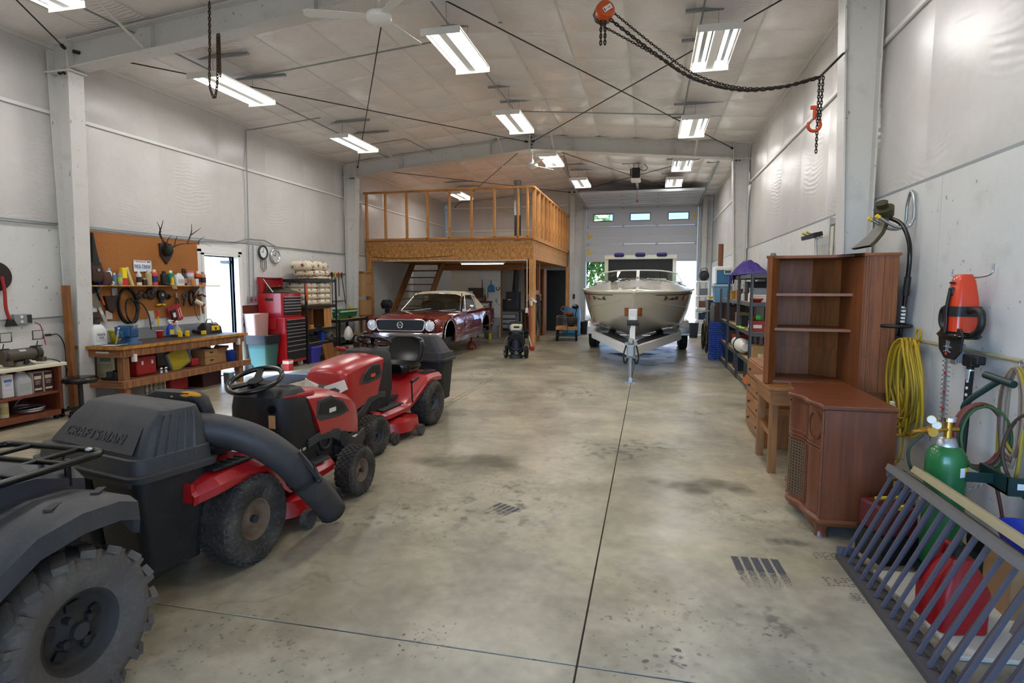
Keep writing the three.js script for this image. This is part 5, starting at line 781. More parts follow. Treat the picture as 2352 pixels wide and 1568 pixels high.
  { const o = thing('tape_roll', 'white roll of tape lying at the front of the pegboard shelf', 'tape', [SX + 0.06, SY + 0.025, -6.43]); obj('roll', LA([[0.012, -0.02], [0.032, -0.02], [0.032, 0.02], [0.012, 0.02], [0.012, -0.02]], 18, 0, 0, 0, 0, 0, Math.PI / 2), M.whiteMatte, o); }
  { const o = thing('work_gloves', 'black and tan work gloves hanging over the shelf edge', 'gloves', [SX + 0.05, SY, -7.37]); obj('cuff', RB(0.1, 0.03, 0.1, 0.012, 0, 0.018, 0.03), M.black, o); obj('palm', RB(0.07, 0.02, 0.1, 0.01, 0.02, 0.012, -0.06, 0, 0.4, -0.2), col(0xb59a5c, 0.8), o); each('finger', [-0.03, 0, 0.03].map((z) => BAR([0.04, 0.005, -0.07 + z], [0.06, -0.055, -0.09 + z], 0.01)), col(0xb59a5c, 0.8), o); }
  // licence plate
  { const o = thing('license_plate', 'white license plate reading 983-TMM on the pegboard', 'license plate', [XL + 0.02, 1.84, -7.09]); card('plate', 0.3, 0.155, canvasTex(512, 264, (g, w, h) => { g.fillStyle = '#e9ecf2'; g.fillRect(0, 0, w, h); g.fillStyle = '#c9d6ea'; g.beginPath(); g.moveTo(60, 220); g.lineTo(170, 90); g.lineTo(250, 160); g.lineTo(330, 100); g.lineTo(450, 220); g.fill(); g.fillStyle = '#b02a35'; g.font = 'bold 40px sans-serif'; g.textAlign = 'center'; g.fillText('WASHINGTON', w / 2 - 30, 46); g.fillStyle = '#d03030'; g.fillRect(400, 14, 36, 34); g.fillStyle = '#3a56b0'; g.fillRect(440, 14, 36, 34); g.fillStyle = '#1d2c5e'; g.font = 'bold 128px sans-serif'; g.fillText('983-TMM', w / 2, 190, 480); }), o, [0, 0, 0, 0, Math.PI / 2]); obj('plate_frame', [B(0.006, 0.014, 0.31, 0.002, 0.078, 0), B(0.006, 0.014, 0.31, 0.002, -0.078, 0), B(0.006, 0.16, 0.012, 0.002, 0, 0.152), B(0.006, 0.16, 0.012, 0.002, 0, -0.152)], M.chrome, o); each('bolt', [-0.1, 0.1].map((z) => SP(0.008, 0.6, 1, 1, 0.004, 0.068, z)), M.steel, o); }
  // antlers on a plaque
  { const o = thing('antler_mount', 'deer antlers mounted on a dark shield plaque', 'antlers', [XL + 0.012, 2.07, -7.52]);
    obj('plaque', EX([[-0.12, 0.12], [0, 0.15], [0.12, 0.12], [0.11, -0.06], [0, -0.19], [-0.11, -0.06]], 0.025, 0.008, 0.014, 0, 0, 0, Math.PI / 2), std(0x2c1a16, 0.4), o);
    obj('skull_cap', SP(0.08, 1.0, 1.1, 0.8, 0.06, 0.02, 0), std(0x16211c, 0.7), o);
    const ant = std(0x4a3527, 0.6), tp = (p, r) => { const c = new THREE.CatmullRomCurve3(p.map(vec)), n = 18, s = []; for (let i = 0; i <= n; i++) { const q = c.getPoint(i / n), k = r * (1 - 0.75 * i / n); s.push([...Array(8)].map((_, j) => [q.x + k * Math.cos(j * 0.785), q.y + k * 0.4 * Math.sin(j * 0.785), q.z + k * Math.sin(j * 0.785)])); } return LOFT(s, true, true, 1.5); };
    for (const s of [-1, 1]) obj('antler', [tp([[0.07, 0.06, s * 0.05], [0.14, 0.12, s * 0.14], [0.24, 0.14, s * 0.27], [0.34, 0.15, s * 0.4], [0.42, 0.1, s * 0.48]], 0.017), tp([[0.2, 0.13, s * 0.23], [0.2, 0.24, s * 0.29], [0.24, 0.34, s * 0.29], [0.26, 0.44, s * 0.27]], 0.013), tp([[0.22, 0.27, s * 0.29], [0.27, 0.34, s * 0.36], [0.3, 0.4, s * 0.43]], 0.01), tp([[0.3, 0.145, s * 0.34], [0.31, 0.21, s * 0.38], [0.36, 0.26, s * 0.44]], 0.01), tp([[0.1, 0.09, s * 0.08], [0.15, 0.2, s * 0.07], [0.2, 0.24, s * 0.05]], 0.008)], ant, o); }
  // leather tool belt hanging on the column side
  { const o = thing('tool_belt', 'brown leather tool belt hanging by the column at the left of the pegboard', 'tool belt', [-7.06, 1.62, -6.2]);
    obj('belt', LOFT([[0.62, 0.01, 0], [0.4, 0.03, 0.01], [0.15, 0.06, 0.03], [-0.02, 0.08, 0.06]].map(([y, w, dz]) => rrect(0.02, y, -dz, 0.04, w * 2.2, 0.01, 2)), true, true, 0.5), M.black, o);
    obj('pouch', LOFT([rrect(0, 0.24, -0.03, 0.06, 0.16, 0.02), rrect(0, 0.1, -0.03, 0.12, 0.2, 0.04), rrect(0, 0.0, -0.03, 0.1, 0.18, 0.04)], true, true, 0.6), std(0x3d2318, 0.65), o);
    obj('pouch', LOFT([rrect(0.02, 0.12, -0.15, 0.06, 0.12, 0.02), rrect(0.02, 0.02, -0.17, 0.11, 0.15, 0.04), rrect(0.02, -0.05, -0.16, 0.08, 0.12, 0.03)], true, true, 0.6), std(0x4a2a1c, 0.65), o); obj('badge', C(0.02, 0.02, 0.004, 12, 0.062, 0.14, -0.03, 0, 0, Math.PI / 2), M.steel, o); }
  // hanging tools
  const H = 'tools hung on the pegboard', hx = XL + 0.05;
  { const o = thing('angle_guard', 'round grey metal blade guard hung low on the pegboard', 'tool', [hx, 1.36, -6.29], 0, H); obj('disc', C(0.1, 0.1, 0.03, 26, 0, 0, 0, 0, 0, Math.PI / 2), std(0x8b8374, 0.4, 0.5), o); obj('arm', BEAM([0.02, 0, -0.05], [0.03, 0.26, 0.05], 0.03, 0.02), M.darkSteel, o); obj('strap', BEAM([0.025, 0.18, 0], [0.03, 0.3, 0.03], 0.02, 0.01), col(0x7d2a20), o); }
  { const o = thing('torpedo_level', 'slanted silver level hung below the round blade guard', 'level', [hx, 1.19, -6.36], 0, H); obj('bar', BEAM([0, 0.14, 0.06], [0.01, -0.13, -0.05], 0.02, 0.045), M.alum, o); obj('vial', BEAM([0.012, 0.03, 0.015], [0.014, -0.02, -0.01], 0.006, 0.03), M.whiteMatte, o); }
  boxThing('blade_package', 'white and black package hung beside the slanted level', 'package', [hx, 1.09, -6.24], 0.02, 0.24, 0.11, col(0xd2d2cc), 0, H, (o) => { obj('label_print', B(0.022, 0.08, 0.112, 0, 0.08, 0), col(0x3a3632), o); });
  { const o = thing('leather_holster', 'dark brown leather holster hung on the pegboard', 'holster', [hx, 1.33, -6.5], 0, H); obj('sheath', EX([[-0.09, 0.09], [0.09, 0.09], [0.08, -0.04], [0.02, -0.15], [-0.04, -0.12], [-0.08, 0]], 0.05, 0.012, 0, 0, 0, 0, Math.PI / 2), std(0x2e1810, 0.5), o); obj('knife_handle', BAR([0.03, -0.03, 0.12], [0.03, 0.09, 0.16], 0.014), col(0xd05a1a), o); }
  boxThing('knife_package', 'small white carded tool under the leather holster', 'package', [hx, 1.1, -6.47], 0.015, 0.12, 0.1, col(0xb8a898), 0, H);
  boxThing('hook_plate', 'small grey hook plate under the shelf', 'plate', [XL + 0.03, 1.42, -6.6], 0.01, 0.11, 0.09, M.galv, 0, H);
  { const o = thing('hose_coil', 'large black hose coil hung on the pegboard', 'hose', [hx, 0, 0], 0, H); obj('coil', coilGeo(0.02, 1.27, -6.76, 0.15, 0.24, 4, 0.012, 0.25), M.black, o); obj('inner_loop', coilGeo(0.03, 1.2, -6.8, 0.1, 0.17, 2, 0.009, 0.3), M.black, o); obj('hose_tail', TU([[0.03, 1.36, -6.8], [0.06, 1.3, -6.95], [0.09, 1.15, -7.02], [0.1, 0.92, -7.05]], 0.009, 24), M.black, o); }
  { const o = thing('ear_muffs', 'black ear muffs hung right of the hose coil', 'ear muffs', [hx, 1.44, -7.0], 0, H); each('cup', [-1, 1].map((s) => SP(0.04, 0.7, 1.1, 0.9, 0.02, -0.03, s * 0.05)), M.darkGrey, o); obj('band', put(new THREE.TorusGeometry(0.06, 0.008, 6, 18, Math.PI), 0.02, -0.01, 0, 0, Math.PI / 2), M.black, o); }
  { const o = thing('pulley_disc', 'dark brown spoked disc hung under the shelf', 'pulley', [hx, 1.44, -7.19], 0, H); obj('rim', TO(0.07, 0.016, 26, 8, 0, 0, 0, 0, Math.PI / 2), std(0x2a1713, 0.5), o); obj('web', C(0.06, 0.06, 0.01, 20, 0, 0, 0, 0, 0, Math.PI / 2), std(0x3a2018, 0.6), o); obj('hub', C(0.018, 0.018, 0.03, 12, 0, 0, 0, 0, 0, Math.PI / 2), M.black, o); }
  { const o = thing('cord_reel', 'round black reel with a bright hub hung under the shelf', 'reel', [hx, 1.42, -7.37], 0, H); obj('disc', C(0.075, 0.075, 0.04, 24, 0, 0, 0, 0, 0, Math.PI / 2), M.black, o); obj('hub', TO(0.016, 0.007, 14, 6, 0.024, 0, 0, 0, Math.PI / 2), M.white, o); obj('neck', RB(0.04, 0.06, 0.06, 0.01, 0, -0.09, 0.01), M.darkGrey, o); }
  { const o = thing('hose_nozzle', 'small round black nozzle right of the black reel', 'nozzle', [hx, 1.39, -7.5], 0, H); obj('ring', TO(0.03, 0.014, 18, 8, 0, 0, 0, 0, Math.PI / 2), M.black, o); obj('tip', C(0.012, 0.018, 0.05, 10, 0.02, 0, 0, 0, 0, 1.57), M.darkSteel, o); }
  { const o = thing('spring_clamp', 'yellow spring clamp lying sideways on the pegboard', 'clamp', [hx, 1.26, -7.35], 0, H); each('jaw', [BEAM([0, 0.01, -0.08], [0.01, 0.02, 0.0], 0.025, 0.02), BEAM([0, 0.01, 0.08], [0.01, 0.02, 0.0], 0.025, 0.02)], M.yellow, o); obj('pivot', C(0.014, 0.014, 0.03, 10, 0.01, 0.02, 0), M.black, o); }
  { const o = thing('tool_package', 'tilted red and black blister package on the pegboard', 'package', [hx + 0.02, 1.13, -7.59], 0, H); obj('backing', B(0.012, 0.26, 0.24, 0, 0, 0, 0.25), col(0x9e1c22), o); obj('blister', RB(0.03, 0.17, 0.11, 0.01, 0.012, -0.02, 0.04, 0.25), col(0x2a1c1c, 0.3), o); obj('label_print', [B(0.004, 0.07, 0.05, 0.03, -0.02, 0.045, 0.25)], M.whiteMatte, o); each('lettering', [0, 1].map((k) => B(0.003, 0.15, 0.016, 0.008, 0.0 + 0.02 * k, -0.07 - 0.035 * k, 0.25)), col(0xe0b8b0), o); }
  { const o = thing('screwdriver', 'red and yellow screwdriver hanging upright above the bench', 'screwdriver', [hx + 0.02, 0, -7.265], 0, H); obj('handle', C(0.018, 0.014, 0.1, 12, 0, 1.15, 0), col(0xc83a3a), o); obj('shaft', C(0.012, 0.012, 0.15, 10, 0, 1.03, 0), M.yellow, o); }
  { const o = thing('parts_bag', 'crumpled clear bag of parts hung beside the red screwdriver', 'bag', [hx + 0.02, 1.08, -7.14], 0, H); obj('bag', LOFT([rrect(0, 0.11, 0, 0.01, 0.1, 0.004), rrect(0, 0.0, 0, 0.05, 0.11, 0.02), rrect(0, -0.11, 0, 0.04, 0.1, 0.015)], true, true, 0.8), M.clearPlastic, o); obj('contents', SP(0.035, 0.6, 1.3, 1, 0, -0.05, 0), M.galv, o); }
  { const o = thing('slip_joint_pliers', 'black handled pliers hung below the white jug', 'pliers', [hx, 1.37, -7.66], 0, H); each('handle', [BEAM([0, 0, 0.01], [0.01, -0.1, 0.03], 0.012, 0.016), BEAM([0, 0, -0.01], [0.01, -0.1, -0.03], 0.012, 0.016)], M.black, o); obj('jaws', [BEAM([0, 0, 0], [0, 0.08, 0.01], 0.014, 0.03)], M.steel, o); }
  { const o = thing('pipe_wrench', 'blue headed wrench hung right of the pliers', 'wrench', [hx, 1.4, -7.82], 0, H); obj('head', TO(0.035, 0.014, 16, 8, 0, 0, 0, 0, Math.PI / 2), std(0x2a4c63, 0.5), o); obj('handle', BEAM([0, -0.03, 0], [0, -0.16, 0.03], 0.014, 0.025), M.darkSteel, o); }
  { const o = thing('heat_gun', 'cream and red heat gun hung near the right end of the pegboard', 'heat gun', [hx + 0.03, 1.3, -8.04], 0, H); obj('body', BAR([0, 0.02, 0.05], [0.02, -0.04, -0.08], 0.035, 14), M.cream, o); obj('nozzle', BAR([0.02, -0.04, -0.08], [0.03, -0.06, -0.12], 0.022, 12), M.redMatte, o); obj('grip', BEAM([0, 0.02, 0.04], [0, 0.12, 0.07], 0.03, 0.04), M.black, o); obj('cord', TU([[0, 0.11, 0.07], [0.03, -0.05, 0.1], [0.02, -0.2, 0.06], [0.02, -0.3, 0.0]], 0.005, 18), M.black, o); }
  { const o = thing('claw_hammer', 'hammer with wooden handle hung at the right end of the pegboard', 'hammer', [hx, 0, -8.17], 0, H); obj('handle', BEAM([0.01, 1.1, -0.02], [0, 1.38, 0.02], 0.02, 0.028), pineDark.v, o); obj('head', [BAR([0, 1.4, 0.07], [0, 1.41, -0.02], 0.018, 10), BEAM([0, 1.41, -0.02], [0, 1.38, -0.1], 0.02, 0.02)], M.darkSteel, o); }
  { const o = thing('wire_hank', 'black wire hank hung next to the hammer', 'wire', [hx, 0, 0], 0, H); obj('coil', coilGeo(0.02, 1.36, -7.94, 0.05, 0.12, 5, 0.006, 0.4), M.black, o); }
  // on the bench
  const BY = 0.792;
  { const o = jugThing('sprayer_jug', 'white jug with black lettering and black pump top on the bench', [-6.98, BY, -6.12], 0.19, 0.3, 0.15, col(0xd9dad8), M.black, null); obj('pump_head', [C(0.04, 0.05, 0.06, 16, 0, 0.3, 0), B(0.04, 0.03, 0.16, 0, 0.34, 0.03)], M.black, o); card('lettering', 0.14, 0.1, canvasTex(256, 180, (g, w, h) => { g.fillStyle = '#d9dad8'; g.fillRect(0, 0, w, h); g.fillStyle = '#222'; g.font = 'bold 78px sans-serif'; g.textAlign = 'center'; g.fillText('Work', w / 2, 76); g.fillText('GO', w / 2, 150); }), o, [0.077, 0.11, 0, 0, Math.PI / 2]); }
  { const o = bucketThing('wipes_pail', 'yellow pail with orange lettering on the bench', [-6.98, BY, -6.42], 0.075, 0.09, 0.17, col(0xc9b71e), false); card('lettering', 0.13, 0.1, canvasTex(256, 200, (g, w, h) => { g.fillStyle = '#c9b71e'; g.fillRect(0, 0, w, h); g.fillStyle = '#d8741a'; g.font = 'bold 70px sans-serif'; g.textAlign = 'center'; g.fillText('NEW', w / 2, 70); g.fillStyle = '#3a3a20'; g.font = 'bold 44px sans-serif'; g.fillText('Shop', w / 2, 140); }), o, [0.088, 0.09, 0, 0, Math.PI / 2]); obj('rags', [SP(0.05, 1, 0.7, 1, 0, 0.17, 0)], M.whiteMatte, o); }
  { const o = thing('bench_vise', 'blue bench vise with a steel handle on the near end of the bench', 'vise', [-6.72, BY, -6.36], 0.35), bl = std(0x1f4f7c, 0.45);
    obj('base', [C(0.13, 0.14, 0.025, 22, 0, 0.012, 0), C(0.08, 0.11, 0.06, 20, 0, 0.05, 0)], bl, o); obj('body', [RB(0.13, 0.13, 0.2, 0.02, 0, 0.14, -0.02), RB(0.17, 0.13, 0.04, 0.01, 0, 0.18, 0.09)], bl, o); obj('moving_jaw', [RB(0.17, 0.13, 0.05, 0.01, 0.0, 0.17, 0.16), RB(0.08, 0.09, 0.1, 0.02, 0, 0.13, 0.2)], bl, o);
    obj('screw', BAR([0, 0.12, 0.2], [0, 0.12, 0.3], 0.016), M.steel, o); obj('handle', [BAR([0.03, 0.22, 0.3], [-0.02, -0.02, 0.3], 0.009), SP(0.014, 1, 1, 1, 0.03, 0.22, 0.3), SP(0.014, 1, 1, 1, -0.02, -0.02, 0.3)], M.chrome, o); obj('anvil_top', RB(0.1, 0.05, 0.1, 0.01, 0, 0.22, -0.09), M.steel, o); }
  { const o = thing('paper_sheets', 'loose white papers at the near end of the bench', 'paper', [-6.72, BY, -6.08], 0.2); each('sheet', [B(0.2, 0.002, 0.12, 0, 0.002, 0), B(0.16, 0.002, 0.04, 0.08, 0.005, -0.06, 0, 0.5, 0.05)], M.whiteMatte, o); }
  { const o = thing('plastic_cup', 'red plastic cup on the bench', 'cup', [-6.98, BY, -7.12]); obj('body', LA([[0, 0.003], [0.034, 0], [0.047, 0.11], [0.044, 0.11], [0.031, 0.006], [0, 0.006]], 20), M.red, o); obj('rim', TO(0.047, 0.003, 22, 6, 0, 0.11, 0, Math.PI / 2), M.whiteMatte, o); }
  triggerBottle('blue and clear spray bottle with a white head on the bench', [-7.04, BY, -7.38], 0.1, 0.26, col(0x1c3cae), M.white, col(0xd8c030));
  triggerBottle('clear trigger spray bottle beside the blue one on the bench', [-7.0, BY, -7.48], 0.085, 0.24, M.clearPlastic, M.white, col(0xd8c030));
  for (const [z, l] of [[-7.23, 'yellow clamp on the bench, nearer of two'], [-7.37, 'yellow clamp on the bench, farther of two']]) { const o = thing('bar_clamp', l, 'clamp', [-6.8, BY, z], 0.4, 'yellow clamps on the bench'); obj('jaw', RB(0.05, 0.09, 0.06, 0.012, 0.06, 0.05, 0), M.yellow, o); obj('bar', B(0.26, 0.012, 0.02, -0.05, 0.02, 0), M.black, o); obj('grip', RB(0.08, 0.035, 0.03, 0.01, -0.02, 0.03, 0.02), M.black, o); }
  { const o = thing('glass_jar', 'glass jar on the bench behind the yellow clamps', 'jar', [-7.08, BY, -7.6]); obj('glass', LA([[0, 0], [0.045, 0], [0.045, 0.1], [0.038, 0.12], [0.04, 0.12], [0.043, 0.1], [0.042, 0.004]], 18), M.glass, o); obj('contents', C(0.038, 0.038, 0.05, 16, 0, 0.03, 0), M.rust, o); }
  { const o = thing('tool_bag', 'black canvas tool bag with a yellow pocket at the far end of the bench', 'tool bag', [-6.93, BY, -8.06], 0); obj('bag', LOFT([rrect(0, 0, 0, 0.24, 0.36, 0.05), rrect(0, 0.1, 0, 0.23, 0.34, 0.06), rrect(0, 0.17, 0, 0.1, 0.26, 0.04)], true, true, 0.7), M.black, o); obj('yellow_pocket', [B(0.006, 0.08, 0.17, 0.118, 0.09, 0, 0, 0, 0.12), B(0.05, 0.006, 0.1, 0.08, 0.155, 0)], M.yellow, o); obj('strap', B(0.008, 0.06, 0.035, 0.121, 0.07, 0), M.black, o); obj('handle', put(new THREE.TorusGeometry(0.07, 0.008, 6, 16, Math.PI), 0, 0.16, 0, 0, Math.PI / 2), M.black, o); }
  { const o = thing('power_drill', 'black and yellow cordless drill lying on the bench', 'drill', [-6.95, BY, -7.8], 0.3); obj('body', BAR([0, 0.05, 0.08], [0, 0.05, -0.08], 0.032, 12), M.black, o); obj('chuck', BAR([0, 0.05, -0.08], [0, 0.05, -0.13], 0.02, 10), M.darkSteel, o); obj('grip', BEAM([0, 0.05, 0.05], [0.11, 0.035, 0.06], 0.035, 0.04), M.black, o); obj('battery', RB(0.05, 0.06, 0.09, 0.008, 0.14, 0.033, 0.06), M.yellow, o); }
  // below the bench
  const LY = 0.346;
  { const o = thing('instruction_booklet', 'cream printed booklet standing on the lower bench shelf', 'booklet', [-6.98, LY + 0.0, -6.22], 0.3); card('page', 0.22, 0.28, canvasTex(220, 280, (g, w, h) => { g.fillStyle = '#d8cfa8'; g.fillRect(0, 0, w, h); g.fillStyle = '#7d8f7a'; g.fillRect(40, 20, 140, 50); g.fillStyle = '#9a9478'; for (let k = 0; k < 9; k++) g.fillRect(18, 100 + k * 18, 180, 7); }), o, [0, 0.14, 0]); obj('backing', B(0.22, 0.28, 0.01, 0, 0.14, -0.008), M.cream, o); }
  { const o = thing('router_tool', 'black power tool at the near end of the lower bench shelf', 'power tool', [-6.72, LY, -6.1]); obj('base', RB(0.26, 0.03, 0.16, 0.01, 0, 0.016, 0), M.black, o); each('motor', [C(0.045, 0.045, 0.07, 16, -0.06, 0.065, 0), C(0.035, 0.035, 0.06, 14, 0.06, 0.06, 0)], M.darkGrey, o); obj('handle', BAR([-0.06, 0.1, -0.05], [0.1, 0.1, -0.05], 0.014), M.blackGloss, o); }
  { const o = thing('tool_case', 'red plastic tool case on the lower bench shelf', 'tool case', [-6.72, LY, -6.5]); obj('case', RB(0.24, 0.27, 0.32, 0.03, 0, 0.14, 0), std(0x9e1a1c, 0.45), o); obj('handle', BAR([0, 0.29, -0.06], [0, 0.29, 0.06], 0.012), M.black, o); each('latch', [-0.08, 0.08].map((z) => B(0.01, 0.05, 0.03, 0.122, 0.18, z)), M.whiteMatte, o); }
  { const o = thing('circular_saw', 'teal and black circular saw on the lower bench shelf', 'saw', [-6.88, LY, -6.82]); obj('blade_guard', C(0.11, 0.11, 0.05, 22, 0, 0.13, 0, 0, 0, Math.PI / 2), M.darkSteel, o); obj('motor', BAR([-0.14, 0.15, 0], [-0.02, 0.15, 0], 0.06, 14), std(0x1c4a52, 0.5), o); obj('handle', TU([[-0.04, 0.2, 0.1], [-0.04, 0.28, 0.02], [-0.04, 0.24, -0.1]], 0.018), std(0x1c4a52, 0.5), o); obj('shoe', B(0.2, 0.006, 0.26, -0.02, 0.02, 0), M.steel, o); }
  for (const [x, z, l] of [[-6.6, -6.72, 'chrome ball fitting on the lower bench shelf, nearer one'], [-6.6, -6.8, 'chrome ball fitting on the lower bench shelf, farther one']]) { const o = thing('trailer_ball', l, 'trailer ball', [x, LY, z], 0, 'trailer balls on the lower shelf'); obj('ball', SP(0.028, 1, 1, 1, 0, 0.06, 0), M.chrome, o); obj('shank', C(0.02, 0.03, 0.04, 14, 0, 0.02, 0), M.steel, o); }
  { const o = thing('parts_organizer', 'yellow and grey parts organizer case leaning on the lower bench shelf', 'organizer', [-6.68, LY, -7.12]); const y = std(0xb3a01e, 0.4); obj('tray', RB(0.06, 0.34, 0.42, 0.015, 0, 0.165, 0, 0.42), std(0x5a6a7c, 0.45), o); obj('lid', RB(0.02, 0.3, 0.38, 0.008, -0.035, 0.165, 0.0, 0.42), y, o); const yl = obj('drawer_front', RB(0.02, 0.3, 0.34, 0.008, 0.03, 0.165, 0.02, 0.42), y, o); }
  { const o = thing('fuel_tank', 'small red tank on the lower bench shelf beside the cartons', 'tank', [-6.72, LY, -7.4]); obj('body', RB(0.2, 0.13, 0.16, 0.035, 0, 0.066, 0), M.redMatte, o); obj('cap', C(0.02, 0.02, 0.03, 12, 0, 0.14, 0), M.black, o); }
  for (const [y, l] of [[0, 'lower of two stacked cardboard drawers on the bench shelf'], [0.118, 'upper of two stacked cardboard drawers on the bench shelf']]) { const o = thing('cardboard_tray', l, 'box', [-6.7, LY + y, -7.66], 0, 'cardboard drawers'); obj('body', RB(0.26, 0.115, 0.27, 0.006, 0, 0.058, 0), M.cardboard, o); obj('grip_hole', RB(0.004, 0.02, 0.07, 0.001, 0.131, 0.068, 0), M.black, o); }
  cardBox('open cardboard box at the far end of the bench shelf', [-6.76, LY, -7.96], 0.26, 0.2, 0.24, 0, true);
  bucketThing('blue_pail', 'blue pail at the far end of the lower bench shelf', [-6.6, LY, -8.12], 0.075, 0.085, 0.17, M.blue);
  // floor below the bench
  { const o = thing('gas_can', 'red gas can on the floor below the workbench', 'gas can', [-6.85, 0, -7.2]); obj('body', RB(0.24, 0.24, 0.34, 0.05, 0, 0.12, 0), M.redMatte, o); obj('spout', BAR([0.02, 0.23, 0.1], [0.08, 0.3, 0.16], 0.02), M.black, o); obj('handle', TU([[0, 0.23, -0.12], [0, 0.29, -0.04], [0, 0.29, 0.04], [0, 0.23, 0.08]], 0.014), M.redMatte, o); }
  { const o = thing('wire_crate', 'wire crate of cream folders on the floor below the bench', 'crate', [-6.85, 0, -6.72]); const w = []; for (let k = 0; k <= 6; k++) { w.push(BAR([0.16, 0, -0.2 + k * 0.066], [0.16, 0.25, -0.2 + k * 0.066], 0.003, 5)); } for (let k = 0; k <= 3; k++) w.push(BAR([0.16, 0.01 + k * 0.08, -0.2], [0.16, 0.01 + k * 0.08, 0.2], 0.003, 5)); obj('wire_side', w, M.darkSteel, o); obj('wire_back', w.map((g) => g.clone().translate(-0.32, 0, 0)), M.darkSteel, o); obj('floor_pan', B(0.32, 0.006, 0.4, 0, 0.006, 0), M.darkSteel, o); each('folder', [0, 1, 2, 3, 4].map((k) => B(0.28, 0.23, 0.03, 0, 0.125, -0.17 + k * 0.075)), M.cream, o); }
  { const o = thing('battery_charger', 'maroon box with a small grey charger on the floor at the far bench end', 'charger', [-6.72, 0, -7.85]); obj('box', RB(0.3, 0.28, 0.4, 0.01, -0.08, 0.14, 0.1), std(0x3a1414, 0.5), o); obj('charger', RB(0.12, 0.17, 0.12, 0.01, 0.16, 0.086, -0.16), M.galv, o); }
}
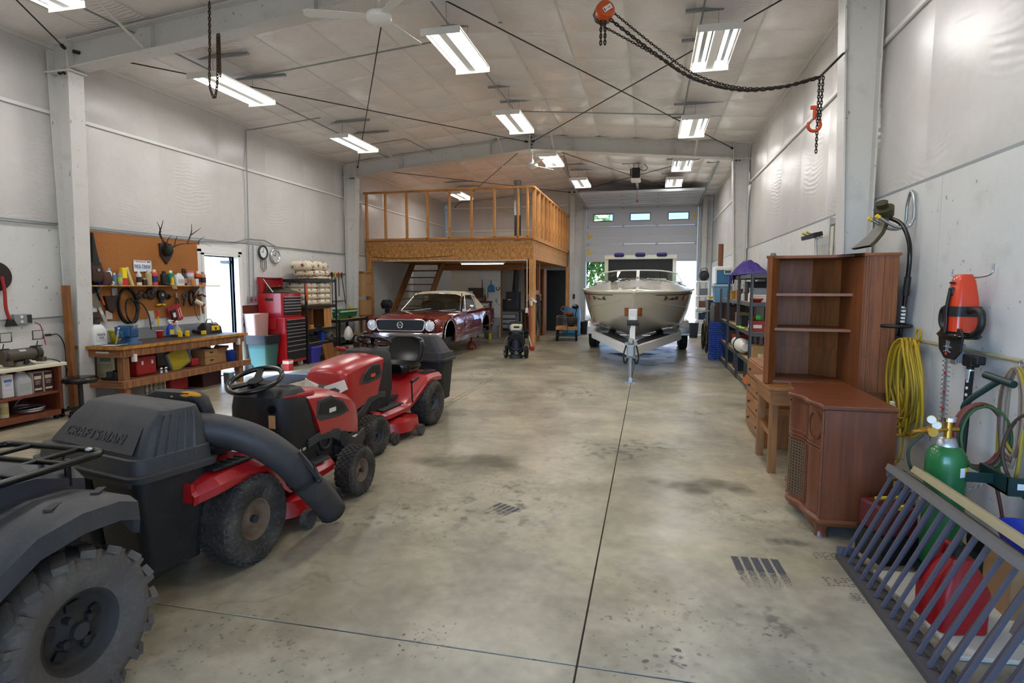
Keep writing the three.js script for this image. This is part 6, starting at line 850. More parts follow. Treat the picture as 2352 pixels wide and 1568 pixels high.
// ---------- left of the column: cart with grinder, stool, outlet ----------
{
  const ct = thing('rolling_cabinet', 'low open wooden cabinet with a cream top at the left edge', 'cabinet', [-6.95, 0, -4.72]);
  obj('countertop', RB(0.56, 0.04, 1.5, 0.008, 0.01, 0.645, 0.03), M.cream, ct);
  const cw = wood(112, 58, 34, 0.6, 990, 0.6);
  each('side_panel', [B(0.5, 0.57, 0.035, 0, 0.34, -0.66), B(0.5, 0.57, 0.035, 0, 0.34, 0.7)], cw.v, ct); obj('back_panel', B(0.012, 0.57, 1.36, -0.24, 0.34, 0.02), cw.v, ct);
  each('shelf', [B(0.48, 0.025, 1.33, 0, 0.325, 0.02), B(0.5, 0.06, 1.4, 0, 0.085, 0.02)], cw.v, ct);
  each('caster', [[0.2, -0.62], [-0.2, -0.62], [0.2, 0.64], [-0.2, 0.64]].map(([x, z]) => C(0.028, 0.028, 0.03, 14, x, 0.028, z, 0, 0, Math.PI / 2)), M.black, ct);
  const SY = 0.339, X = -6.83, G = 'cans in the low wooden cabinet';
  const prn = (bg, fg, mid) => canvasTex(128, 192, (g, w, h) => { g.fillStyle = bg; g.fillRect(0, 0, w, h); g.fillStyle = fg; g.fillRect(12, 30, w - 24, 34); g.fillRect(24, 78, w - 48, 5); g.fillRect(24, 92, w - 48, 5); g.fillRect(24, 106, w - 60, 5); g.fillStyle = mid; g.fillRect(12, 150, w - 24, 18); });
  boxThing('solvent_can', 'white solvent can with a blue label in the low cabinet', 'can', [X, SY, -4.86], 0.1, 0.25, 0.12, M.whiteMatte, 0, G, (o) => { obj('cap', C(0.018, 0.018, 0.02, 12, 0, 0.26, 0), M.white, o); card('label_print', 0.1, 0.17, prn('#dfe1e6', '#5a74b8', '#c8cce0'), o, [0.052, 0.14, 0, 0, Math.PI / 2]); });
  jugThing('plastic_jug', 'translucent white gallon jug in the low cabinet', [X, SY, -5.02], 0.17, 0.27, 0.15, col(0xb9b9c0), M.white, col(0xa9b4ae), G);
  for (const [z, l] of [[-5.16, 'maroon and cream printed carton next to the gallon jug'], [-5.28, 'maroon and cream printed carton at the end of the row']]) boxThing('oil_carton', l, 'carton', [X, SY, z], 0.15, 0.235, 0.1, M.cream, 0, 'maroon oil cartons', (o) => { card('label_print', 0.095, 0.225, prn('#3a1626', '#cdbfae', '#d9cfae'), o, [0.077, 0.118, 0, 0, Math.PI / 2]); card('label_print', 0.1, 0.2, prn('#d9cfae', '#3a1626', '#3a1626'), o, [-0.015, 0.118, 0.051]); });
  for (const [z, l] of [[-4.83, 'cream oil bottle on the bottom shelf of the low cabinet, nearer the end'], [-4.72, 'cream oil bottle on the bottom shelf cut by the picture edge']]) canThing('oil_bottle', l, [X, 0.116, z], 0.045, 0.22, 0xc9bf98, 0xd8d2b8, 'oil bottles in the low cabinet', 0xa89a6a);
  { const o = thing('tubing_coil', 'coil of shiny metal tubing on the bottom shelf of the low cabinet', 'tubing', [-6.88, 0.13, -5.13]); obj('coil', coilGeo(0, 0.03, 0, 0.17, 0.13, 3, 0.009, 0.2, 'y'), M.steel, o); obj('loose_end', TU([[-0.1, 0.03, 0.1], [-0.05, 0.14, 0.05], [0.02, 0.17, -0.08], [0.0, 0.18, -0.14]], 0.009, 18), M.steel, o); }
  const G2 = thing('bench_grinder', 'grey green bench grinder with two eye shields on the cream top', 'grinder', [-6.85, 0.666, -5.05], 0.12), gm = std(0x4b463a, 0.55);
  obj('pedestal', LOFT([rrect(0, 0, 0, 0.2, 0.26, 0.05), rrect(0, 0.05, 0, 0.12, 0.16, 0.04)], true, true, 0.5), gm, G2); obj('motor', BAR([0, 0.12, 0.16], [0, 0.12, -0.16], 0.07, 22), gm, G2);
  for (const s of [-1, 1]) { const wg = obj('wheel_guard', [C(0.085, 0.085, 0.05, 24, 0, 0.12, s * 0.2, Math.PI / 2), B(0.08, 0.05, 0.06, 0.07, 0.05, s * 0.2)], gm, G2); obj('grinding_wheel', C(0.076, 0.076, 0.03, 24, 0.014, 0.12, s * 0.2, Math.PI / 2), M.darkGrey, wg); obj('shield_arm', [BAR([0.02, 0.2, s * 0.2], [0.04, 0.26, s * 0.2], 0.005), B(0.05, 0.012, 0.11, 0.02, 0.2, s * 0.2)], M.darkSteel, wg); obj('eye_shield', [B(0.006, 0.1, 0.125, 0.06, 0.33, s * 0.19, 0, 0, -0.2)], M.clearPlastic, wg); obj('shield_rim', [B(0.01, 0.006, 0.13, 0.07, 0.38, s * 0.19), B(0.01, 0.01, 0.13, 0.05, 0.28, s * 0.19), B(0.01, 0.1, 0.006, 0.06, 0.33, s * 0.19 + 0.064), B(0.01, 0.1, 0.006, 0.06, 0.33, s * 0.19 - 0.064)], M.darkGrey, wg); }
  obj('name_plate', B(0.002, 0.03, 0.08, 0.05, 0.17, 0, 0, 0, 0.8), M.steel, G2); obj('switch', C(0.03, 0.03, 0.02, 16, 0.09, 0.04, 0, 0, 0, 1.2), M.black, G2);
  { const o = thing('electric_lead', 'black power cord running from the grinder down the wall', 'cord'); obj('cable', TU([[-7.16, 0.95, -5.66], [-7.15, 0.95, -5.75], [-7.16, 0.8, -5.83], [-7.15, 0.5, -5.82], [-7.12, 0.3, -5.78]], 0.006, 30), M.black, o); obj('cable', TU([[-6.82, 0.72, -5.2], [-6.72, 0.7, -5.34], [-6.69, 0.6, -5.45], [-6.72, 0.5, -5.47]], 0.006, 20), M.black, o); obj('plug', BAR([-7.16, 0.955, -5.6], [-7.16, 0.955, -5.67], 0.014), M.black, o); }
  { const o = thing('red_lead', 'thin red cord hanging from the outlet box', 'cord'); obj('cable', TU([[-7.14, 1.12, -5.47], [-7.12, 1.08, -5.52], [-7.11, 0.95, -5.54], [-7.1, 0.84, -5.55]], 0.006, 16), M.redMatte, o); }
  { const o = thing('outlet_box', 'grey double outlet box on the conduit above the grinder', 'outlet', [XL + 0.03, 1.165, -5.35]); obj('box', RB(0.05, 0.12, 0.2, 0.006, 0, 0, 0), M.galv, o); each('receptacle', [-0.028, 0.028].map((y) => C(0.017, 0.017, 0.006, 14, 0.027, y, 0.02, 0, 0, Math.PI / 2)), M.whiteMatte, o); obj('side_plate', RB(0.052, 0.1, 0.06, 0.005, 0, 0, -0.07), M.darkGrey, o); }
  const st = thing('shop_stool', 'low round black stool on casters beside the column', 'stool', [-6.62, 0, -5.55]);
  obj('seat', LA([[0, 0.4], [0.16, 0.4], [0.185, 0.42], [0.185, 0.45], [0.16, 0.47], [0, 0.475]], 28), M.blackGloss, st); obj('post', C(0.025, 0.025, 0.3, 12, 0, 0.25, 0), M.darkSteel, st);
  each('foot', [0, 1, 2, 3, 4].map((k) => BEAM([0, 0.11, 0], [0.2 * Math.cos(k * 1.2566), 0.07, 0.2 * Math.sin(k * 1.2566)], 0.04, 0.03)), M.black, st); each('caster', [0, 1, 2, 3, 4].map((k) => C(0.028, 0.028, 0.03, 12, 0.2 * Math.cos(k * 1.2566), 0.029, 0.2 * Math.sin(k * 1.2566), Math.PI / 2)), M.black, st);
  single('lumber_post', RB(0.09, 1.56, 0.05, 0.004, 0, 0.78, 0), pineDark.v, 'single wooden board standing on end in front of the white column', 'board', [-7.04, 0, -5.8]);
  { const o = thing('axe', 'red handled axe hung on the wall at the far left edge', 'axe', [XL + 0.03, 0, -5.15]); obj('handle', TU([[0.02, 1.66, 0.0], [0.02, 1.5, -0.02], [0.02, 1.3, -0.02], [0.02, 1.16, -0.05]], 0.018, 20), M.redMatte, o); obj('head', EX([[-0.03, 0.06], [0.03, 0.05], [0.07, -0.03], [-0.06, -0.03]], 0.03, 0.005, 0.02, 1.12, -0.06, 0, Math.PI / 2), M.black, o); }
  { const o = thing('sanding_disc', 'round dark brown disc hung on the wall at the far left edge', 'disc', [XL + 0.02, 1.66, -5.12]); obj('disc', C(0.16, 0.16, 0.012, 36, 0, 0, 0, 0, 0, Math.PI / 2), std(0x2b2220, 0.8), o); obj('rim', TO(0.16, 0.006, 40, 6, 0, 0, 0, 0, Math.PI / 2), M.black, o); }
  { const o = thing('hand_sprayer', 'red can beside the grinder at the left picture edge', 'can', [-6.9, 0.666, -4.72]); obj('body', C(0.05, 0.05, 0.12, 18, 0, 0.06, 0), M.redMatte, o); obj('cap', C(0.02, 0.03, 0.03, 12, 0, 0.135, 0), M.yellow, o); }
  single('dust_pan_black', EX([[-0.07, 0], [0.07, 0], [0.0, 0.2]], 0.02, 0.004), M.darkGrey, 'dark triangular scrap leaning on the wall beside the board', 'scrap', [-7.12, 0.42, -5.62], Math.PI / 2);
}
// ---------- door to column: switches, clocks, chest, bins, shelving ----------
{
  { const o = thing('switch_box', 'pair of red and grey switch boxes on the conduits beside the door', 'switch', [XL + 0.03, 1.3, -9.44]); each('box', [RB(0.05, 0.12, 0.07, 0.006, 0, 0, 0.05), RB(0.05, 0.12, 0.07, 0.006, 0, 0, -0.07)], M.galv, o); each('toggle', [B(0.03, 0.05, 0.03, 0.03, 0, 0.05), B(0.03, 0.05, 0.03, 0.03, 0, -0.07)], M.redMatte, o); }
  single('key_board', RB(0.02, 0.14, 0.5, 0.003), wood(90, 40, 24, 0.5, 1010).h, 'dark brown key rack board on the wall beside the red chest', 'key rack', [XL + 0.012, 1.13, -9.45]);
  const clock = (label, y, z, r, rim, face, extra) => { const o = thing('wall_clock', label, 'clock', [XL + 0.02, y, z], 0, 'wall clocks'); obj('rim', TO(r, r * 0.16, 32, 10, 0.01, 0, 0, 0, Math.PI / 2), rim, o); obj('face', C(r, r, 0.012, 32, 0.006, 0, 0, 0, 0, Math.PI / 2), face, o); each('hand', [BEAM([0.015, 0, 0], [0.015, r * 0.6, -r * 0.1], 0.004, 0.008), BEAM([0.015, 0, 0], [0.015, r * 0.1, r * 0.45], 0.004, 0.01)], M.black, o); each('hour_mark', [...Array(12)].map((_, k) => { const a = k * 0.5236; return B(0.003, 0.014, 0.006, 0.013, r * 0.82 * Math.cos(a), r * 0.82 * Math.sin(a), a); }), M.black, o); if (extra) extra(o); };
  clock('round dark rimmed clock with a hanging pendulum frame', 2.19, -9.83, 0.12, std(0x26343c, 0.35), M.white, (o) => obj('pendulum_frame', [BAR([0.01, -0.12, 0.08], [0.01, -0.3, 0.08], 0.006), BAR([0.01, -0.12, -0.08], [0.01, -0.3, -0.08], 0.006), BAR([0.01, -0.3, 0.08], [0.01, -0.36, 0], 0.006), BAR([0.01, -0.3, -0.08], [0.01, -0.36, 0], 0.006), TU([[0.01, -0.14, 0.035], [0.01, -0.28, 0.035], [0.01, -0.31, 0], [0.01, -0.28, -0.035], [0.01, -0.14, -0.035]], 0.005, 20)], std(0x3a4248, 0.4), o));
  clock('silver rimmed oval clock right of the dark rimmed clock', 2.14, -10.2, 0.13, M.chrome, std(0xb9bcc0, 0.3));
  // red tool chest
  const red2 = phys(0xb0161f, 0.3, 0, { clearcoat: 0.5 }), ch = thing('tool_chest', 'tall red rolling tool chest with an open top lid', 'tool chest', [0, 0, 0]);
  obj('lower_cabinet', RB(0.56, 0.86, 0.66, 0.01, -6.88, 0.53, -9.93), red2, ch); obj('side_tray', [RB(0.36, 0.22, 0.012, 0.004, -6.95, 0.85, -9.585)], red2, ch);
  const hs = [0.07, 0.055, 0.055, 0.055, 0.055, 0.075, 0.075, 0.09, 0.17]; let y = 0.93;
  hs.forEach((h) => { y -= h + 0.008; const d = obj('drawer', RB(0.02, h, 0.58, 0.004, -6.592, y + h / 2, -9.94), std(0x1b1b1d, 0.4), ch); obj('drawer_pull', B(0.02, 0.012, 0.58, -6.585, y + h - 0.004, -9.94), M.alum, d); });
  obj('upper_chest', RB(0.5, 0.46, 0.64, 0.008, -6.92, 1.19, -9.93), red2, ch);
  y = 1.36; for (let k = 0; k < 6; k++) { const h = k < 5 ? 0.045 : 0.07; y -= h + 0.01; const d = obj('drawer', RB(0.02, h, 0.52, 0.003, -6.664, y + h / 2, -9.95), std(0x1b1b1d, 0.4), ch); obj('drawer_pull', B(0.022, 0.014, 0.53, -6.655, y + h - 0.003, -9.95), M.alum, d); }
  const ld = obj('open_lid', [B(0.02, 0.3, 0.64, -7.14, 1.57, -9.93, 0, 0, 0.12), B(0.09, 0.28, 0.012, -7.1, 1.57, -9.62), B(0.09, 0.28, 0.012, -7.1, 1.57, -10.24), B(0.1, 0.012, 0.64, -7.11, 1.71, -9.93)], red2, ch); obj('lid_stay', BAR([-6.85, 1.43, -9.64], [-7.05, 1.68, -9.64], 0.008), M.steel, ld); obj('lid_pad', [B(0.012, 0.12, 0.16, -7.11, 1.53, -9.86)], std(0x6e2a1a, 0.6), ld);
  obj('side_handle', [BAR([-6.99, 1.3, -9.6], [-6.86, 1.3, -9.6], 0.01), B(0.16, 0.05, 0.006, -6.92, 1.3, -9.608)], M.black, ch);
  each('caster', [[-6.7, -9.66], [-6.7, -10.2], [-7.06, -9.66], [-7.06, -10.2]].map(([x, z]) => C(0.05, 0.05, 0.035, 16, x, 0.052, z, Math.PI / 2)), M.whiteMatte, ch);
  { const o = thing('work_jacket', 'folded olive work jacket lying on top of the red chest', 'jacket', [-6.92, 1.43, -9.98]); obj('cloth', GRID((u, v) => { const a = (u - 0.5) * 0.5, b = (v - 0.5) * 0.62, e = Math.sin(Math.PI * u) * Math.sin(Math.PI * v); return [a, 0.005 + e * (0.08 + 0.1 * (fbm(u, v, 5, 3, 44) - 0.4)), b]; }, 18, 18), std(0x4c4330, 0.9), o); obj('lining', GRID((u, v) => [(u - 0.5) * 0.3, 0.075 + 0.05 * u + 0.05 * (fbm(u, v, 4, 3, 48) - 0.5), 0.05 + v * 0.26 - 0.02 * u], 10, 10), std(0x9a9078, 0.9), o); }
  { const o = thing('extinguisher_tag', 'orange hanging tag card at the shelf corner', 'tag', [-6.56, 1.38, -10.28]); obj('card', B(0.004, 0.24, 0.07, 0, 0.1, 0), M.orange, o); obj('flashlight', [C(0.02, 0.02, 0.12, 12, 0.01, -0.06, 0.0), C(0.026, 0.022, 0.04, 12, 0.01, 0.02, 0)], M.orange, o); }
  boxThing('oil_box', 'small red and white carton on the floor in front of the tool chest', 'carton', [-6.5, 0, -9.5], 0.13, 0.2, 0.14, col(0xc82a2a), 0, undefined, (o) => obj('white_band', RB(0.132, 0.06, 0.142, 0.004, 0, 0.15, 0), M.whiteMatte, o));
  // green wheeled bin with bag
  { const o = thing('trash_cart', 'green wheeled trash bin with an open black bag beside the door', 'trash bin', [-6.9, 0, -9.36]), gm = std(0x2c5550, 0.5); obj('body', LOFT([rrect(0, 0.06, 0, 0.34, 0.32, 0.04), rrect(0, 0.6, 0, 0.44, 0.4, 0.05), rrect(0, 0.64, 0, 0.46, 0.42, 0.05)], true, true, 0.5), gm, o); each('wheel', [-0.16, 0.16].map((z) => C(0.07, 0.07, 0.04, 18, -0.18, 0.07, z, Math.PI / 2)), M.black, o); obj('trash_bag', LOFT([rrect(0, 0.5, 0, 0.465, 0.425, 0.05), rrect(0, 0.66, 0, 0.48, 0.44, 0.06), rrect(0, 0.665, 0, 0.4, 0.36, 0.05), rrect(0, 0.5, 0, 0.38, 0.34, 0.05)], true, false, 0.7), std(0x1d2226, 0.25), o); obj('foot_bar', BAR([0.2, 0.05, -0.14], [0.2, 0.05, 0.14], 0.01), M.steel, o); }
  { const o = thing('waste_basket', 'dusty pink tall bin against the wall behind the green bin', 'bin', [-7.02, 0.55, -9.36]); obj('body', LOFT([rrect(0, 0, 0, 0.24, 0.34, 0.05), rrect(0, 0.5, 0, 0.28, 0.4, 0.06)], true, true, 0.6), std(0xb48a80, 0.6), o); obj('wall_bracket', B(0.06, 0.06, 0.3, -0.14, 0.3, 0), M.darkSteel, o); }
  { const o = single('door_mat', RB(0.72, 0.012, 1.15, 0.004), std(0x26272c, 0.95), 'dark rubber mat on the floor just inside the left door', 'mat', [-5.92, 0.007, -8.42], 0.0); }
  // dark steel shelf with cushions
  const shelfUnit = (name, label, x0, x1, z0, z1, levels, top, deckM, steelM, group) => {
    const o = thing(name, label, 'shelf', [0, 0, 0], 0, group), p = [[x0, z0], [x0, z1], [x1, z0], [x1, z1]];
    for (const [x, z] of p) obj('post', [B(0.04, top, 0.006, x, top / 2, z), B(0.006, top, 0.04, x + (x === x1 ? 0.017 : -0.017), top / 2, z + (z === z0 ? -0.017 : 0.017))], steelM, o);
    for (const y of levels) { obj('deck', B(x1 - x0 - 0.02, 0.014, Math.abs(z1 - z0) - 0.02, (x0 + x1) / 2, y + 0.022, (z0 + z1) / 2), deckM, o); obj('beam', [B(0.016, 0.06, Math.abs(z1 - z0), x1, y, (z0 + z1) / 2), B(0.016, 0.06, Math.abs(z1 - z0), x0, y, (z0 + z1) / 2), B(x1 - x0, 0.06, 0.016, (x0 + x1) / 2, y, z0), B(x1 - x0, 0.06, 0.016, (x0 + x1) / 2, y, z1)], steelM, o); }
    return o;
  };
  globalThis.shelfUnit = shelfUnit;
  const ds = std(0x2e3033, 0.45, 0.3);
  shelfUnit('steel_shelf', 'dark steel shelf unit stacked with floral cushions', -7.12, -6.6, -10.3, -11.45, [1.66, 1.13, 0.66, 0.38], 1.7, particle.h, ds);
  shelfUnit('steel_bench', 'low dark steel shelf bench with a green toy boat on top', -7.12, -6.6, -11.55, -12.85, [0.78, 0.4], 0.82, particle.h, ds);
  const cushion = (label, x, y, z, w, h, d, turn = 0) => { const o = thing('floral_cushion', label, 'cushion', [x, y, z], turn, 'floral cushions on the dark shelf'); const sup = (v, n) => Math.sign(v) * Math.pow(Math.abs(v), n); obj('pad', GRID((u, v) => { const a = u * 6.2832, b = (v - 0.5) * Math.PI; return [w / 2 * sup(Math.cos(b), 0.35) * sup(Math.cos(a), 0.35), h / 2 * sup(Math.sin(b), 0.8) * (1 + 0.12 * (fbm(u, v, 4, 2, 5) - 0.5)) + h / 2, d / 2 * sup(Math.cos(b), 0.35) * sup(Math.sin(a), 0.35)]; }, 28, 12), M.floral, o); };
  const rows = ['bottom', 'second', 'third', 'top']; for (let k = 0; k < 4; k++) { cushion('floral cushion, ' + rows[k] + ' of the near stack under the dark shelf top', -6.86, 1.165 + 0.115 * k, -10.62, 0.5, 0.12, 0.5); cushion('floral cushion, ' + rows[k] + ' of the far stack under the dark shelf top', -6.86, 1.165 + 0.115 * k, -11.13, 0.5, 0.12, 0.5); }
  cushion('big plump floral cushion on the very top of the dark shelf', -6.84, 1.86, -10.85, 0.5, 0.2, 0.85, 0.05); cushion('folded floral cushion under the plump one on the dark shelf', -6.82, 1.75, -10.9, 0.48, 0.13, 0.75); cushion('thin floral cushion lying directly on the dark shelf top', -6.82, 1.69, -11.0, 0.46, 0.07, 0.7);
  { const o = thing('wooden_crate', 'plain brown wooden cabinet box in the middle of the dark shelf', 'crate', [-6.86, 0.69, -10.98], 0); obj('carcass', [B(0.46, 0.02, 0.7, 0, 0.01, 0.06), B(0.46, 0.4, 0.02, 0, 0.2, -0.28), B(0.46, 0.4, 0.02, 0, 0.2, 0.4), B(0.46, 0.02, 0.7, 0, 0.4, 0.06), B(0.01, 0.4, 0.7, -0.22, 0.2, 0.06)], pineDark.v, o); obj('front_board', B(0.02, 0.4, 0.26, 0.23, 0.2, -0.16), pine.v, o); }
  boxThing('small_wood_box', 'small wooden block box on the middle dark shelf', 'box', [-6.66, 0.69, -10.55], 0.08, 0.08, 0.1, pine.h); boxThing('black_case', 'flat black case on the middle dark shelf', 'case', [-6.66, 0.69, -10.8], 0.1, 0.06, 0.22, M.black);
  { const o = thing('rolled_mat', 'grey rolled rubber mat on the lower dark shelf', 'mat', [-6.74, 0.5, -11.2], 0); obj('roll', LA([[0.06, -0.16], [0.095, -0.16], [0.095, 0.16], [0.06, 0.16], [0.06, -0.16]], 24, 0, 0, 0, 0, 0, 1.45), std(0x55585e, 0.8), o); }
  boxThing('power_tool_case', 'black tool clutter case on the lower dark shelf', 'case', [-6.8, 0.41, -10.62], 0.3, 0.14, 0.4, M.black, 0, undefined, (o) => obj('lid_handle', BAR([0.16, 0.1, -0.06], [0.16, 0.1, 0.06], 0.01), M.darkGrey, o)); boxThing('blue_binder', 'bright blue box on the lower dark shelf', 'box', [-6.68, 0.41, -10.95], 0.1, 0.2, 0.1, M.blue);
  { const o = thing('storage_tote', 'purple blue plastic tote on the floor under the dark shelf', 'tote', [-6.74, 0, -10.6]); obj('body', LOFT([rrect(0, 0, 0, 0.3, 0.3, 0.03), rrect(0, 0.3, 0, 0.36, 0.36, 0.04)], true, true, 0.5), std(0x3a3a9c, 0.5), o); obj('lid', RB(0.38, 0.04, 0.38, 0.012, 0, 0.315, 0), std(0x4a4ab0, 0.5), o); }
  single('plywood_panel', RB(0.02, 0.36, 0.4, 0.003, 0, 0.18, 0, 0, 0, 0.2), pineDark.v, 'brown panel leaning against the dark shelf at floor level', 'panel', [-6.52, 0, -10.98]);
  cardBox('open cardboard box of parts on the floor by the dark shelf', [-6.62, 0, -11.4], 0.26, 0.16, 0.3, 0.2, true); bucketThing('red_pail', 'small red pail on the floor beside the cardboard box', [-6.66, 0, -11.85], 0.09, 0.1, 0.17, M.redMatte); boxThing('book_stack', 'row of cream books on the floor under the low bench', 'books', [-6.75, 0, -12.15], 0.2, 0.2, 0.2, M.cream); boxThing('crate_box', 'dark brown box under the low dark bench', 'box', [-6.85, 0, -12.5], 0.3, 0.22, 0.34, std(0x4a3a28, 0.8));
  { const o = thing('plastic_sack', 'white plastic sack hanging from the low dark bench', 'bag', [-6.52, 0.36, -11.8]); obj('sack', LOFT([rrect(0, 0.3, 0, 0.04, 0.05, 0.015), rrect(0, 0.22, 0, 0.12, 0.16, 0.04), rrect(0, 0.08, 0, 0.18, 0.24, 0.07), rrect(0, 0.0, 0, 0.1, 0.15, 0.04)], true, true, 0.9), M.whiteMatte, o); }
  { const o = thing('toy_boat', 'green and white model boat on the low dark bench', 'model boat', [-6.8, 0.815, -12.2]); obj('hull', LOFT([[-0.42, 0.08, 0.07], [-0.2, 0.11, 0.05], [0.2, 0.11, 0.04], [0.42, 0.1, 0.06]].map(([z, w, y]) => [[-w, 0.15, z], [-w * 0.7, y * 0.4, z], [w * 0.7, y * 0.4, z], [w, 0.15, z]]), true, true, 0.5), std(0x1c6b38, 0.45), o); obj('deck', RB(0.2, 0.05, 0.7, 0.01, 0, 0.17, 0.02), M.white, o); obj('rail', B(0.22, 0.025, 0.78, 0, 0.2, 0), std(0x1c6b38, 0.45), o); obj('wheel', C(0.03, 0.03, 0.02, 14, 0.11, 0.03, 0.0, 0, 0, Math.PI / 2), M.black, o); obj('yellow_toy', RB(0.06, 0.06, 0.12, 0.01, 0, 0.24, -0.25), M.yellow, o); }
  triggerBottle('small dark green spray bottle beside the model boat', [-6.72, 0.815, -11.72], 0.07, 0.22, M.green, M.green); canThing('spray_can', 'white can at the near end of the low dark bench', [-6.7, 0.815, -11.62], 0.03, 0.16, 0xd8d8d0, 0xd8d8d0, undefined, 0x333333);
  // rack of hand tools on the wall behind the low bench
  const rk = thing('tool_rack', 'wall rail of hanging hand tools above the low bench', 'tool rack', [XL + 0.04, 0, 0]); obj('rail', B(0.05, 0.04, 1.5, 0, 1.83, -12.1), pineDark.v, rk); obj('lower_rail', B(0.03, 0.02, 1.2, 0, 1.2, -12.2), M.darkSteel, rk);
  const tl = [[-11.45, 0.4, 0xb03a20, 'red handled saw'], [-11.6, 0.5, 0x3a3a3a, 'black pry bar'], [-11.75, 0.36, 0x8a3a1c, 'brown handled chisel'], [-11.9, 0.62, 0x8a6a40, 'wooden handled file'], [-12.05, 0.44, 0x2b2b30, 'black clamp'], [-12.2, 0.75, 0x222226, 'long black clamp'], [-12.35, 0.42, 0xd0aa20, 'yellow handled clamp'], [-12.5, 0.52, 0x9a3020, 'red tinted clamp'], [-12.65, 0.7, 0x2a2a2e, 'long slanted black bar']];
  tl.forEach(([z, L, c, d]) => { const o = thing('hand_tool', d + ' hanging on the wall rail above the low bench', 'hand tool', [XL + 0.08, 1.83, z], 0, 'hand tools on the wall rail'); obj('handle', RB(0.03, 0.13, 0.04, 0.01, 0, -0.02, 0), col(c), o); obj('shaft', BEAM([0, -0.08, 0], [0, -L, d.includes('slanted') ? -0.14 : 0], 0.01, 0.022), M.darkSteel, o); });
  { const o = thing('safety_vest', 'bright yellow strap hanging at the end of the dark shelf', 'strap', [-7.1, 1.2, -11.52]); obj('strap', GRID((u, v) => [0.02 * Math.sin(v * 9), v * 0.46, (u - 0.5) * 0.12 * (1 - 0.3 * v)], 4, 12), M.yellow, o); }
}
